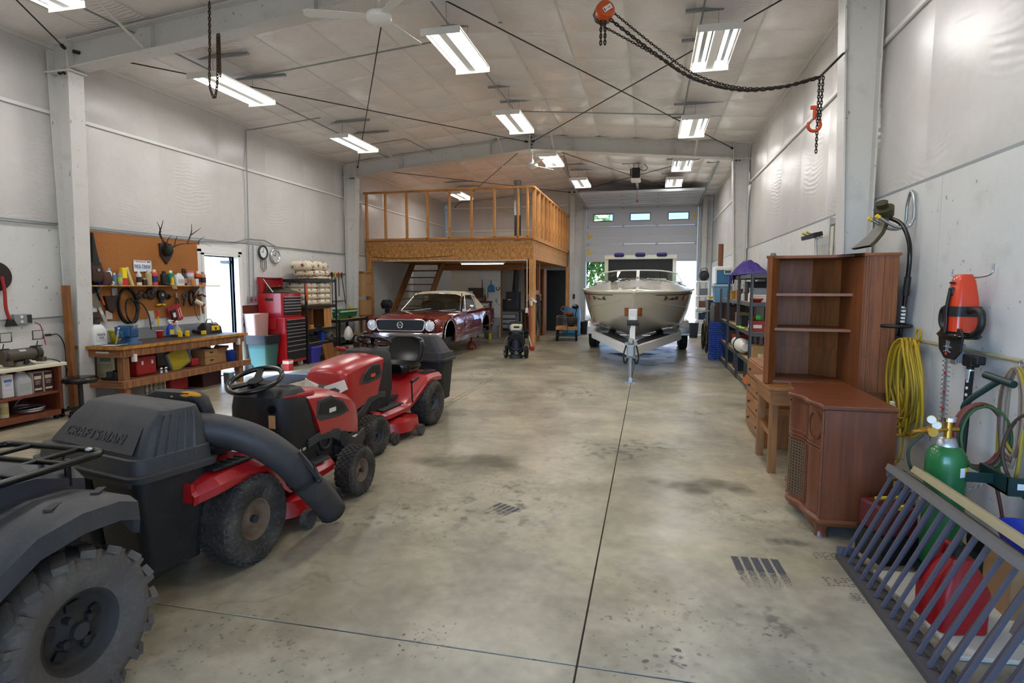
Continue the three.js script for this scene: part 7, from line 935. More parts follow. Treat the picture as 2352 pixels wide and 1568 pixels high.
// ---------- loft at the back left ----------
const LX0 = XL + 0.02, LX1 = -2.77, LZ0 = -14.02, LZ1 = ZB + 0.02, DECK = 2.72, UND = 2.2;
{
  const lf = thing('storage_loft', 'timber storage loft with an open stud railing and strand board rim', 'loft');
  const W = LX1 - LX0;
  for (let k = 0; k < 4; k++) obj('rim_board', B(W / 4 - 0.003, DECK - UND - 0.06, 0.014, LX0 + W * (k + 0.5) / 4, (DECK + UND) / 2 - 0.03, LZ0), M.osb, lf);
  for (let k = 0; k < 3; k++) { const L = (LZ0 - LZ1) / 3; obj('rim_board', B(0.014, DECK - UND - 0.06, L - 0.003, LX1, (DECK + UND) / 2 - 0.03, LZ0 - L * (k + 0.5)), M.osb, lf); }
  obj('rim_cap', B(W, 0.05, 0.09, (LX0 + LX1) / 2, DECK - 0.025, LZ0), pineDark.h, lf); obj('rim_cap', B(0.09, 0.05, LZ0 - LZ1, LX1, DECK - 0.025, (LZ0 + LZ1) / 2), pine.v, lf);
  obj('floor_deck', [B(W, 0.02, 2.9, (LX0 + LX1) / 2, DECK - 0.07, LZ0 - 1.45 - 1.9 * 0), B(W - 1.4, 0.02, 3.2, LX1 - (W - 1.4) / 2, DECK - 0.07, LZ1 + 1.6)], M.osb, lf);
  for (let k = 1; k < 15; k++) obj('joist', B(W, 0.22, 0.04, (LX0 + LX1) / 2, UND + 0.13, LZ0 - k * 0.41), pine.h, lf);
  obj('top_plate', B(W + 0.05, 0.045, 0.09, (LX0 + LX1) / 2, 3.925, LZ0), pine.h, lf); obj('top_plate', B(0.09, 0.045, LZ0 - LZ1, LX1, 3.925, (LZ0 + LZ1) / 2), pine.v, lf);
  obj('bottom_plate', B(W, 0.045, 0.09, (LX0 + LX1) / 2, DECK + 0.02, LZ0), pine.h, lf); obj('bottom_plate', B(0.09, 0.045, LZ0 - LZ1, LX1, DECK + 0.02, (LZ0 + LZ1) / 2), pine.v, lf);
  for (const f of [0.005, 0.125, 0.258, 0.386, 0.52, 0.65, 0.785, 0.92, 0.975]) obj('stud', B(0.04, 1.17, 0.09, LX0 + 0.02 + (W - 0.04) * f, 3.32, LZ0), pine.v, lf);
  for (let k = 0; k < 11; k++) obj('stud', B(0.09, 1.17, 0.04, LX1, 3.32, LZ0 - 0.15 - k * 0.585), pine.v, lf);
  each('post', [B(0.14, UND, 0.14, LX1 - 0.02, UND / 2, LZ0 - 0.05), B(0.12, UND, 0.12, LX0 + 0.08, UND / 2, LZ0 - 0.05), B(0.12, UND, 0.12, LX1 + 0.02, UND / 2, LZ1 + 0.1)], pine.v, lf);
  obj('conduit', [BAR([LX1 - 0.14, UND - 0.02, LZ0 + 0.02], [LX1 - 0.14, 0.98, LZ0 + 0.02], 0.011), BAR([LX0 + 0.5, UND - 0.01, LZ0 + 0.02], [LX1 - 0.14, UND - 0.02, LZ0 + 0.02], 0.011)], M.whiteMatte, lf); obj('switch', RB(0.07, 0.12, 0.05, 0.006, LX1 - 0.14, 0.96, LZ0 + 0.03), M.whiteMatte, lf);
  obj('loose_wire', TU([[-7.0, 2.3, LZ0 + 0.015], [-6.3, 2.26, LZ0 + 0.015], [-5.6, 2.27, LZ0 + 0.015], [-4.8, 2.31, LZ0 + 0.015]], 0.006, 30), M.black, lf);
  const st = thing('staircase', 'open wooden staircase rising under the loft', 'stairs');
  for (let k = 0; k < 11; k++) obj('tread', RB(0.9, 0.035, 0.26, 0.005, -6.4, 0.2 * (k + 1), -14.35 - 0.21 * k), pineDark.h, st);
  for (const x of [-6.87, -5.93]) obj('stringer', BEAM([x, 0.05, -14.1], [x, 2.5, -16.65], 0.04, 0.25), pineDark.v, st);
  // partition room under the loft
  const w2 = structGroup('wall_partition');
  each('plywood_sheet', [B(1.22, UND, 0.1, -6.58, UND / 2, -17.25), B(0.75, UND, 0.1, -4.76, UND / 2, -17.25), B(0.85, 0.2, 0.1, -5.54, 2.1, -17.25)], M.plyPaint, w2); obj('edge_trim', B(0.03, UND, 0.12, -4.375, UND / 2, -17.25), pineDark.v, w2); obj('beam', B(2.6, 0.2, 0.08, -4.9, 2.12, -16.7), pineDark.h, w2);
  const d3 = structGroup('door_3'); obj('leaf', B(0.78, 2.0, 0.04, -5.54, 1.0, -17.22), M.cream, d3); each('panel', [[-0.17, 1.72, 0.3], [0.17, 1.72, 0.3], [-0.17, 1.2, 0.55], [0.17, 1.2, 0.55], [-0.17, 0.5, 0.6], [0.17, 0.5, 0.6]].map(([x, y, h]) => RB(0.24, h, 0.014, 0.006, -5.54 + x, y, -17.2)), M.cream, d3); obj('casing', [B(0.05, 2.05, 0.03, -5.96, 1.03, -17.19), B(0.05, 2.05, 0.03, -5.12, 1.03, -17.19), B(0.9, 0.05, 0.03, -5.54, 2.04, -17.19)], M.cream, d3); obj('knob', SP(0.03, 1, 1, 1, -5.23, 0.95, -17.17), M.brass, d3);
  const d4 = structGroup('door_4'); obj('leaf', B(0.95, 2.1, 0.03, -3.29, 1.05, ZB + 0.0), M.black, d4); obj('casing', [B(0.06, 2.14, 0.05, -3.8, 1.07, ZB + 0.01), B(1.1, 0.05, 0.05, -3.29, 2.13, ZB + 0.01)], M.plyPaint, d4);
  const tl = thing('tube_light', 'long thin tube light fixed below the loft joists', 'light', [-4.33, 2.15, -15.0]); obj('housing', B(1.22, 0.04, 0.1, 0, 0.02, 0), M.white, tl); obj('tube', C(0.014, 0.014, 1.15, 10, 0, -0.012, 0, 0, 0, Math.PI / 2), M.tube, tl);
  { const a = new THREE.RectAreaLight(LAMP_COLOR, LAMP_POWER * 0.6, 1.15, 0.08); a.position.set(0, -0.03, 0); a.rotation.set(-Math.PI / 2, 0, 0); tl.add(a); }
  // things on the partition
  { const o = thing('dustpan', 'light blue dustpan hung on the partition wall', 'dustpan', [-4.685, 1.38, -17.18]); obj('pan', EX([[-0.115, 0], [0.115, 0], [0.1, 0.16], [0.05, 0.22], [-0.05, 0.22], [-0.1, 0.16]], 0.03, 0.008), std(0x2f78b8, 0.5), o); obj('handle', RB(0.03, 0.15, 0.025, 0.01, 0, 0.28, 0), std(0x2f78b8, 0.5), o); obj('lip', B(0.23, 0.02, 0.035, 0, 0.01, 0), std(0x1e3a63, 0.6), o); }
  { const o = thing('horseshoe', 'iron horseshoe hung right of the blue dustpan', 'horseshoe', [-4.475, 1.49, -17.185]); obj('shoe', put(new THREE.TorusGeometry(0.055, 0.013, 8, 20, 4.6), 0, 0, 0, 0, 0, -3.87), M.darkSteel, o); }
  { const o = thing('broom', 'red handled broom hung beside the cream door', 'broom', [-4.965, 0.7, -17.17]); obj('handle', C(0.012, 0.012, 0.9, 10, 0, 0.6, 0), M.redMatte, o); obj('head', EX([[-0.12, 0], [0.12, 0], [0.05, 0.2], [-0.05, 0.2]], 0.04, 0.008), M.cream, o); }
  { const o = thing('hand_brush', 'lime green hand brush hung below the dustpan', 'brush', [-4.88, 1.2, -17.18]); obj('handle', BAR([0, 0.08, 0], [-0.02, 0.28, 0], 0.012), std(0x5fae2a, 0.5), o); obj('bristles', BEAM([0, 0.08, 0], [0.01, -0.06, 0], 0.02, 0.04), M.black, o); }
  { const o = thing('paint_brush', 'small red handled brush hung under the dustpan', 'brush', [-4.79, 1.2, -17.18]); obj('handle', BAR([0, 0, 0], [0, 0.16, 0], 0.014), M.redMatte, o); obj('bristles', B(0.03, 0.1, 0.02, 0, -0.05, 0), M.cream, o); }
  { const o = thing('red_wall_shelf', 'red shelf with a white chevron panel behind the car', 'shelf', [-4.86, 0, -16.95]); obj('top', RB(0.5, 0.05, 0.2, 0.008, 0, 1.08, 0), std(0x5c1218, 0.5), o); each('panel', [EX([[-0.2, 1.05], [0.2, 1.05], [0.12, 0.96], [-0.12, 0.96]], 0.02, 0), EX([[-0.11, 0.94], [0.11, 0.94], [0.06, 0.88], [-0.06, 0.88]], 0.02, 0), EX([[-0.05, 0.86], [0.05, 0.86], [0.0, 0.78]], 0.02, 0)], M.white, o); each('leg', [-0.2, 0.2].map((x) => B(0.04, 1.05, 0.04, x, 0.53, -0.07)), std(0x5c1218, 0.5), o); }
  { const o = thing('wall_outlet', 'grey outlet with a dangling wire right of the partition', 'outlet', [-4.52, 1.12, -17.19]); obj('box', RB(0.07, 0.11, 0.03, 0.005, 0, 0, 0), M.galv, o); obj('wire', TU([[0, -0.05, 0.02], [0.06, -0.12, 0.05], [0.12, -0.14, 0.1]], 0.006, 14), M.black, o); }
  { const o = thing('metal_trash_can', 'galvanized trash can with a black lid behind the car tail', 'trash can', [-4.55, 0, -16.75]); obj('body', LA([[0, 0.01], [0.2, 0], [0.24, 0.6], [0.23, 0.6], [0.19, 0.02]], 28), M.galv, o); each('rib', [0.2, 0.4].map((y) => TO(0.2 + y * 0.065, 0.008, 30, 6, 0, y, 0, Math.PI / 2)), M.galv, o); }
  canThing('yellow_bottle', 'yellow bottle on the floor before the galvanized can', [-4.5, 0, -16.35], 0.045, 0.22, 0xd8b81c, 0xd8a81c);
  // stove corner
  { const o = thing('wood_stove', 'dark grey wood stove with a stovepipe on a black metal stand', 'stove', [-4.1, 0, -17.65]), sm = std(0x2d2e33, 0.55, 0.3);
    obj('firebox', RB(0.36, 0.56, 0.5, 0.015, 0.0, 1.1, 0), sm, o); obj('side_box', RB(0.32, 0.34, 0.4, 0.012, -0.34, 0.97, 0.0), std(0x26201c, 0.6), o); const dr = obj('fan_grille', C(0.13, 0.13, 0.02, 24, -0.02, 1.15, 0.256, Math.PI / 2), M.black, o); obj('badge', B(0.1, 0.025, 0.006, -0.06, 1.14, 0.27), M.chrome, dr);
    obj('stovepipe', [BAR([0.05, 1.38, -0.05], [0.12, 2.2, -0.05], 0.1, 20), BAR([0.12, 2.2, -0.05], [0.12, 3.7, -0.05], 0.1, 20)], std(0x17181a, 0.45), o); obj('flue_collar', C(0.115, 0.115, 0.5, 20, 0.12, 3.95, -0.05), M.galv, o); obj('flue_cap', C(0.115, 0.115, 0.6, 20, 0.12, 4.45, -0.05), M.galv, o);
    obj('stand_top', RB(0.86, 0.05, 0.6, 0.008, -0.12, 0.79, 0), std(0x33363a, 0.6), o); each('stand_leg', [[-0.5, 0.26], [0.26, 0.26], [-0.5, -0.26], [0.26, -0.26]].map(([x, z]) => B(0.06, 0.77, 0.06, x, 0.385, z)), M.black, o); obj('lower_shelf', B(0.8, 0.03, 0.56, -0.12, 0.2, 0), M.black, o);
    obj('damper', BAR([0.0, 1.4, 0.1], [0.12, 1.5, 0.2], 0.008), M.steel, o); }
  { const o = thing('hardware_cabinet', 'grey rounded metal drawers below the stove', 'cabinet', [-4.2, 0.22, -17.5]); each('drawer', [0, 1, 2].map((k) => RB(0.48, 0.13, 0.4, 0.03, 0, 0.1 + k * 0.15, 0)), M.galv, o); }
  { const o = thing('spare_tire', 'old black tires stacked low beside the stove stand', 'tire', [-3.75, 0.02, -17.0]); obj('tire', TO(0.2, 0.07, 28, 10, 0, 0.07, 0, Math.PI / 2), M.rubber, o); obj('tire', TO(0.2, 0.07, 28, 10, 0.02, 0.2, 0.02, Math.PI / 2), M.rubber, o); }
  // shelves of odds behind the post, cord of kindling
  { const o = thing('brown_cabinet', 'brown cabinet behind the loft post beside the stove', 'cabinet', [-3.55, 0, -18.4]); obj('carcass', [B(0.04, 2.1, 0.5, -0.3, 1.05, 0), B(0.04, 2.1, 0.5, 0.3, 1.05, 0), B(0.6, 2.1, 0.02, 0, 1.05, -0.24)], pineDark.v, o); each('shelf', [0.05, 0.6, 1.1, 1.6, 2.08].map((y) => B(0.58, 0.03, 0.48, 0, y, 0)), pineDark.h, o); }
  ['white', 'red', 'brown', 'grey', 'tan', 'pale'].forEach((c, k) => boxThing('parts_box', c + ' small parts box on the brown cabinet shelf behind the post', 'box', [-3.7 + (k % 3) * 0.16, [0.615, 1.115][k > 2 ? 1 : 0], -18.25], 0.12, 0.14 + 0.05 * (k % 2), 0.14, col([0xd8d8d8, 0xa02a22, 0x6a4028, 0x8a8a8e, 0xb08a5c, 0xd0c8b8][k]), 0, 'parts boxes'));
  { const o = thing('hanging_straps', 'dark tangle of straps and cables hung behind the loft post', 'straps', [-3.02, 0, -15.6]); const sc = [0x2a2a2c, 0x8c8c90, 0x5c4a3c, 0x1f1f22, 0x4a4a50, 0x6a5a48]; for (let k = 0; k < 22; k++) { const z = rr(-0.4, 0.4), x = rr(-0.08, 0.1), y0 = rr(1.05, 1.35), L = rr(0.5, 1.0); obj('strap', TU([[x, y0, z], [x + rr(-0.05, 0.05), y0 - L * 0.4, z + rr(-0.08, 0.08)], [x + rr(-0.05, 0.05), y0 - L, z + rr(-0.1, 0.1)]], rr(0.008, 0.022), 12, 6), col(sc[k % 6], 0.7), o); } obj('hook_board', B(0.06, 0.12, 0.9, -0.0, 1.38, 0), pineDark.v, o); each('hook_post', [B(0.08, 2.15, 0.08, -0.0, 1.075, -0.48), B(0.08, 2.15, 0.08, 0, 1.075, 0.48)], pineDark.v, o); }
  { const o = thing('clamp_on_post', 'red bar clamp with a white jaw strapped to the loft post', 'clamp', [LX1 - 0.04, 0, LZ0 + 0.06]); obj('bar', B(0.03, 1.1, 0.02, -0.02, 0.55, 0), M.redMatte, o); obj('jaw', [RB(0.05, 0.2, 0.05, 0.01, 0.03, 1.17, 0.02), RB(0.16, 0.05, 0.05, 0.01, 0.08, 1.2, 0.02, 0, 0, -0.5)], M.whiteMatte, o); }
  { const o = thing('floor_jack_handle', 'red and white tool foot at the base of the loft post', 'tool', [LX1 + 0.02, 0, LZ0 + 0.22]); obj('shoe', RB(0.08, 0.1, 0.12, 0.02, 0.02, 0.05, 0), M.redMatte, o); obj('rod', BAR([0, 0.08, 0], [-0.08, 0.36, -0.04], 0.012), M.whiteMatte, o); }
  // boxes at left behind the car, stair foot
  [['lower tan cardboard box stacked at the loft corner post', 0.85, 0.3, 0.36], ['upper tan cardboard box stacked at the loft corner post', 1.3, 0.26, 0.3], ['small open cardboard box on the wall stack by the loft post', 1.62, 0.22, 0.24]].forEach(([l, y, w, h], k) => cardBox(l, [-6.95 + 0.02 * k, y - 0.25 * 0, -13.35], w, h, 0.3, 0, k === 2));
  { const o = thing('box_stand', 'narrow wooden stand under the cardboard boxes by the column', 'stand', [-6.95, 0, -13.35]); obj('top', B(0.34, 0.03, 0.34, 0, 0.83, 0), pineDark.h, o); each('leg', [[-0.14, -0.14], [0.14, -0.14], [-0.14, 0.14], [0.14, 0.14]].map(([x, z]) => B(0.04, 0.82, 0.04, x, 0.41, z)), pineDark.v, o); }
  { const o = thing('outboard_motor', 'small black outboard motor behind the car hood', 'motor', [-6.55, 0, -13.85]); obj('cowl', LOFT([rrect(0, 0.98, 0, 0.18, 0.3, 0.06), rrect(0, 1.1, 0, 0.24, 0.36, 0.08), rrect(0, 1.2, 0.0, 0.16, 0.24, 0.06)], true, true, 0.8), M.black, o); obj('leg', [B(0.06, 0.7, 0.14, 0, 0.62, -0.02)], M.black, o); obj('stand', [BEAM([-0.2, 0, 0.1], [0, 0.9, 0], 0.04, 0.04), BEAM([0.2, 0, 0.1], [0, 0.9, 0], 0.04, 0.04), BEAM([0, 0, -0.3], [0, 0.9, 0], 0.04, 0.04)], M.darkSteel, o); obj('propeller', [0, 1, 2].map((k) => SP(0.06, 0.4, 1, 0.15, 0.05 * Math.cos(k * 2.09), 0.3 + 0.05 * Math.sin(k * 2.09), 0.1, 0, 0, k * 2.09)), M.galv, o); }
  boxThing('shipping_box', 'brown box on the bench beside the outboard motor', 'box', [-6.98, 0.0, -13.85], 0.3, 0.3, 0.3, M.cardboard); boxThing('white_tote', 'white tote stored beneath the stairs', 'tote', [-5.4, 1.2, -16.9], 0.5, 0.2, 0.3, M.whiteMatte); boxThing('brown_carton', 'dark brown carton stored by the stairs', 'carton', [-5.1, 1.2, -16.95], 0.4, 0.3, 0.25, std(0x4a3020, 0.7));
  { const o = thing('storage_ledge', 'plain wooden ledge beneath the stairs behind the car', 'ledge', [-5.5, 0, -16.93]); obj('board', B(1.4, 0.03, 0.42, 0, 1.185, 0), pineDark.h, o); each('leg', [-0.65, 0.65].map((x) => B(0.05, 1.17, 0.05, x, 0.585, -0.15)), pineDark.v, o); }
}
// ---------- compressor, wagon, barrel ----------
{
  const o = thing('air_compressor', 'upright air compressor with coiled hose by the loft post', 'compressor', [-2.78, 0, -12.25], 0.1);
  obj('tank', [C(0.16, 0.16, 0.4, 26, 0, 0.36, 0), SP(0.16, 1, 0.45, 1, 0, 0.56, 0), SP(0.16, 1, 0.45, 1, 0, 0.16, 0)], std(0x15192e, 0.4), o); obj('motor_cover', RB(0.26, 0.15, 0.24, 0.05, 0, 0.66, 0), M.cream, o); obj('motor_label', B(0.12, 0.04, 0.004, 0.02, 0.68, 0.121), M.black, o);
  obj('handle_frame', [TU([[-0.16, 0.2, 0.14], [-0.15, 0.6, 0.15], [-0.13, 0.77, 0.14], [0.13, 0.77, 0.14], [0.15, 0.6, 0.15], [0.16, 0.2, 0.14]], 0.012, 40), BAR([-0.15, 0.45, 0.15], [0.15, 0.45, 0.15], 0.01)], M.blackGloss, o);
  for (const s of [-1, 1]) obj('wheel', [TO(0.1, 0.04, 24, 10, s * 0.22, 0.14, 0.02, 0, Math.PI / 2), C(0.07, 0.07, 0.04, 16, s * 0.22, 0.14, 0.02, 0, 0, Math.PI / 2)], M.rubber, o);
  each('hose_loop', [0, 1, 2, 3, 4, 5].map((k) => put(new THREE.TorusGeometry(0.15 + 0.012 * (k % 3), 0.012, 7, 30), 0.005 * k, 0.27 + 0.02 * k, 0.15 + 0.016 * (k % 3), 0.12 * (k % 2))), std(0x161718, 0.5), o); obj('hose_tail', TU([[-0.14, 0.5, 0.16], [-0.22, 0.4, 0.15], [-0.24, 0.2, 0.14], [-0.22, 0.08, 0.16]], 0.008, 18), M.steel, o); obj('pedestal', [C(0.12, 0.15, 0.1, 22, 0, 0.05, 0.02), B(0.4, 0.03, 0.1, 0, 0.05, 0.02)], M.darkGrey, o); obj('name_plate', SP(0.04, 1.2, 0.6, 0.2, 0.02, 0.13, 0.16), M.whiteMatte, o);
  const w = thing('garden_wagon', 'mesh sided garden wagon with a wooden floor near the garage door', 'wagon', [-2.3, 0, -16.75], 0.12);
  obj('bed', RB(0.58, 0.05, 0.95, 0.006, 0, 0.36, 0), pine.v, w); obj('bed_rail', [B(0.02, 0.09, 0.96, 0.3, 0.37, 0), B(0.02, 0.09, 0.96, -0.3, 0.37, 0), B(0.6, 0.09, 0.02, 0, 0.37, 0.48)], pine.h, w);
  for (const [n, axis, px, pz] of [['side_mesh', 'z', 0.29, 0], ['side_mesh', 'z', -0.29, 0], ['end_mesh', 'x', 0, 0.47], ['end_mesh', 'x', 0, -0.47]]) { const g = [], L = axis === 'z' ? 0.94 : 0.58; const P = (t, y) => (axis === 'z' ? [px, y, t] : [t, y, pz]); g.push(BAR(P(-L / 2, 0.68), P(L / 2, 0.68), 0.012), BAR(P(-L / 2, 0.4), P(-L / 2, 0.68), 0.012), BAR(P(L / 2, 0.4), P(L / 2, 0.68), 0.012)); for (let k = 1; k < 9; k++) g.push(BAR(P(-L / 2 + L * k / 9, 0.4), P(-L / 2 + L * k / 9, 0.68), 0.003, 5)); for (const y of [0.47, 0.54, 0.61]) g.push(BAR(P(-L / 2, y), P(L / 2, y), 0.003, 5)); obj(n, g, std(0x6a5a4c, 0.7, 0.2), w); }
  for (const [x, z] of [[0.27, 0.36], [-0.27, 0.36], [0.27, -0.36], [-0.27, -0.36]]) { const t = obj('wheel', TO(0.1, 0.035, 24, 10, x, 0.136, z, 0, Math.PI / 2), M.rubber, w); obj('hub', C(0.07, 0.07, 0.05, 16, x, 0.136, z, 0, 0, Math.PI / 2), M.darkSteel, t); }
  obj('axle', [B(0.5, 0.03, 0.03, 0, 0.15, 0.36), B(0.5, 0.03, 0.03, 0, 0.15, -0.36), B(0.04, 0.2, 0.04, 0, 0.25, 0.36), B(0.04, 0.2, 0.04, 0, 0.25, -0.36)], M.darkSteel, w); obj('pull_handle', [BAR([0.04, 0.28, 0.5], [-0.06, 0.82, 0.55], 0.012), TU([[-0.06, 0.82, 0.55], [-0.16, 0.9, 0.55], [-0.12, 0.98, 0.55], [0.04, 1.0, 0.55], [0.06, 0.94, 0.55], [0.0, 0.86, 0.55]], 0.012, 24)], std(0x8a5a4a, 0.6), w);
  const cl = thing('golf_bag', 'dark clutter with a shiny helmet top riding in the garden wagon', 'gear', [-2.2, 0.4, -16.9]); obj('bundle', SP(0.16, 1.2, 1, 1.1, 0, 0.14, 0), M.darkGrey, cl); obj('brown_sack', SP(0.12, 1.2, 0.7, 1, -0.05, 0.36, 0.05), std(0x6a4a3a, 0.8), cl); obj('mirror', [BAR([0.1, 0.2, 0], [0.16, 0.5, 0], 0.014), SP(0.09, 1.1, 0.8, 0.6, 0.12, 0.56, 0)], M.blackGloss, cl); obj('bracket', B(0.06, 0.05, 0.02, 0.08, 0.6, 0.05), M.chrome, cl);
  const b = thing('plastic_barrel', 'light blue plastic barrel beside the garage door', 'barrel', [-2.38, 0, -18.4]); obj('body', LA([[0, 0], [0.25, 0], [0.28, 0.03], [0.28, 0.25], [0.29, 0.27], [0.28, 0.3], [0.28, 0.58], [0.29, 0.6], [0.28, 0.63], [0.27, 0.84], [0.28, 0.86], [0.28, 0.88], [0.25, 0.88], [0, 0.86]], 32), std(0x3f86b8, 0.45), b); each('bung', [-0.14, 0.14].map((x) => C(0.03, 0.03, 0.02, 14, x, 0.885, 0)), std(0x2f6c98, 0.5), b);
  bucketThing('black_pail', 'black bin on the floor beside the blue barrel', [-2.05, 0, -18.9], 0.12, 0.15, 0.4, M.black); bucketThing('grey_waste_bin', 'grey bin by the left jamb of the garage door', [-1.92, 0, -19.5], 0.13, 0.16, 0.42, std(0x55606c, 0.6), false); bucketThing('blue_gray_bin', 'small dark bin at the right jamb of the garage door', [1.32, 0, -18.4], 0.12, 0.15, 0.44, std(0x2a3644, 0.6), false);
  { const o2 = thing('door_switch', 'black push button switch on the column left of the garage door', 'switch', [-2.52, 1.2, ZB + 0.19]); obj('box', RB(0.07, 0.16, 0.05, 0.008, 0, 0, 0), M.black, o2); each('button', [0.04, -0.04].map((y) => C(0.014, 0.014, 0.02, 12, 0, y, 0.03, Math.PI / 2)), M.darkGrey, o2); }
}
// ---------- furniture on the right ----------
{
  // console cabinet: front faces -x, serpentine outline
  const cb = thing('console_cabinet', 'glossy brown serpentine front console cabinet with a woven grille door', 'cabinet', [0, 0, 0]);
  const z0 = -3.84, z1 = -4.7, xb = 1.45, N = 28, fx = (t) => 1.06 - 0.075 * Math.pow(Math.sin(Math.PI * t), 2) * 1.0 + 0.02 * Math.cos(t * Math.PI * 6) * Math.sin(Math.PI * t);
  const outline = (grow) => { const p = []; for (let k = 0; k <= N; k++) { const t = k / N; p.push([fx(t) - grow, mix(z0 + grow, z1 - grow, t)]); } p.push([xb, z1 - grow], [xb, z0 + grow]); return p; };
  const slab = (grow, y0, y1) => LOFT([y0, y1].map((y) => outline(grow).map(([x, z]) => [x, y, z])), true, true, 0.5);
  obj('body', slab(0, 0.1, 0.8), consoleWood.v, cb);
  obj('top', LOFT([[0.012, 0.8], [0.022, 0.808], [0.022, 0.822], [0.012, 0.83]].map(([g, y]) => outline(g).map(([x, z]) => [x, y, z])), true, true, 0.5), consoleWood.h, cb);
  obj('base_molding', LOFT([[0.012, 0.075], [0.018, 0.085], [0.018, 0.1], [0.004, 0.115]].map(([g, y]) => outline(g).map(([x, z]) => [x, y, z])), true, true, 0.5), consoleWood.h, cb);
  const foot = (x, z, ry) => LOFT([[0.0, 0.075], [0.03, 0.06], [0.085, 0.085]].map(([y, w]) => rrect(x, y, z, w, w, 0.02)), true, true, 0.5);
  each('foot', [foot(1.075, z0 - 0.04), foot(1.075, z1 + 0.04), foot(xb - 0.04, z0 - 0.04), foot(xb - 0.04, z1 + 0.04)], consoleWood.v, cb);
  obj('apron', [LOFT([0.02, 0.08].map((y, i) => { const p = []; for (let k = 0; k <= 20; k++) { const t = 0.08 + 0.84 * k / 20, s = i ? 0 : 0.035 * Math.pow(Math.abs(2 * k / 20 - 1), 3); p.push([fx(t) + 0.004, i ? 0.08 : 0.05 - s, mix(z0, z1, t)]); } return p; }), false, false)], consoleWood.h, cb);
  const strip = (t0, t1, y0, y1, off) => GRID((u, v) => { const t = mix(t0, t1, u); return [fx(t) - off, mix(y0, y1, v), mix(z0, z1, t)]; }, 12, 2);
  const ridge = (t0, t1, y, r = 0.006) => TU([...Array(12)].map((_, k) => { const t = mix(t0, t1, k / 11); return [fx(t) - 0.004, y, mix(z0, z1, t)]; }), r, 24, 6), post = (t, y0, y1, r = 0.005) => BAR([fx(t) - 0.003, y0, mix(z0, z1, t)], [fx(t) - 0.003, y1, mix(z0, z1, t)], r, 6);
  const dr = obj('drawer_front', strip(0.28, 0.72, 0.58, 0.775, 0.008), consoleWood.v, cb); each('bead', [ridge(0.28, 0.72, 0.585), ridge(0.28, 0.72, 0.762, 0.003), post(0.28, 0.58, 0.78), post(0.72, 0.58, 0.78)], consoleWood.h, dr);
  each('molding', [ridge(0.02, 0.98, 0.555, 0.007), ridge(0.02, 0.98, 0.535, 0.005)], consoleWood.h, cb);
  const oval = (t) => TU([...Array(20)].map((_, k) => { const a = k / 20 * 6.283, tt = t + 0.075 * Math.cos(a); return [fx(tt) - 0.004, 0.675 + 0.085 * Math.sin(a), mix(z0, z1, tt)]; }), 0.004, 40, 5, true); each('oval_bead', [oval(0.14), oval(0.86)], consoleWood.h, cb);
  const gm = std(0x6f5334, 0.7), gr = obj('grille_door', strip(0.3, 0.7, 0.14, 0.52, 0.004), std(0x3d2a18, 0.9), cb), bars = []; for (let k = 0; k < 15; k++) bars.push(post(0.31 + 0.38 * k / 14, 0.14, 0.52, 0.0035)); for (let k = 0; k < 19; k++) bars.push(ridge(0.3, 0.7, 0.15 + k * 0.02, 0.003)); const wv = obj('woven_grille', bars, gm, gr); wv.userData.kind = 'stuff'; obj('door_knob', SP(0.012, 1.6, 1, 1, fx(0.69) - 0.02, 0.36, mix(z0, z1, 0.69)), M.rust, gr);
  each('door_frame', [post(0.29, 0.13, 0.53, 0.009), post(0.71, 0.13, 0.53, 0.009), post(0.03, 0.12, 0.79, 0.012), post(0.97, 0.12, 0.79, 0.012), post(0.24, 0.14, 0.52, 0.003), post(0.07, 0.14, 0.52, 0.003), post(0.76, 0.14, 0.52, 0.003), post(0.93, 0.14, 0.52, 0.003)], consoleWood.v, cb);
  // table under the hutch
  const tb = thing('side_table', 'small wooden table with square legs under the tall hutch', 'table'); obj('top', RB(0.92, 0.03, 0.72, 0.006, 1.42, 0.715, -5.4), deskWood.h, tb); obj('apron', [B(0.03, 0.12, 0.6, 1.0, 0.64, -5.4), B(0.85, 0.12, 0.03, 1.42, 0.64, -5.08), B(0.85, 0.12, 0.03, 1.42, 0.64, -5.7)], deskWood.h, tb); for (const [x, z] of [[1.02, -5.12], [1.02, -5.66], [1.82, -5.12], [1.82, -5.66]]) obj('leg', B(0.06, 0.7, 0.06, x, 0.35, z), deskWood.v, tb); each('stretcher', [B(0.03, 0.05, 0.5, 1.02, 0.32, -5.39), B(0.75, 0.05, 0.03, 1.42, 0.4, -5.66)], deskWood.h, tb);
  const dk = thing('drawer_chest', 'narrow wooden chest of drawers behind the small table', 'drawers', [1.3, 0, -6.4]); obj('carcass', RB(0.44, 0.76, 1.0, 0.006, 0.02, 0.38, 0), deskWood.v, dk); for (let k = 0; k < 4; k++) { const d = obj('drawer', RB(0.02, 0.16, 0.94, 0.004, -0.21, 0.14 + 0.175 * k, 0), deskWood.h, dk); each('knob', [-0.25, 0.25].map((z) => SP(0.014, 1, 1, 1, -0.23, 0.14 + 0.175 * k, z)), M.darkSteel, d); }
  // hutch
  const h = thing('corner_hutch', 'tall brown open hutch with three shelves and a grooved panel side', 'hutch'), y0 = 0.735, y1 = 1.79, H = y1 - y0, ym = (y0 + y1) / 2;
  obj('left_stile', LOFT([y0, y1].map((y) => [[0.955, y, -5.25], [0.985, y, -5.22], [1.06, y, -5.32], [1.03, y, -5.36]]), true, true, 0.4), hutchWood.v, h);
  obj('left_side', BEAM([0.97, ym, -5.3], [1.1, ym, -5.74], 0.02, H), hutchWood.v, h);
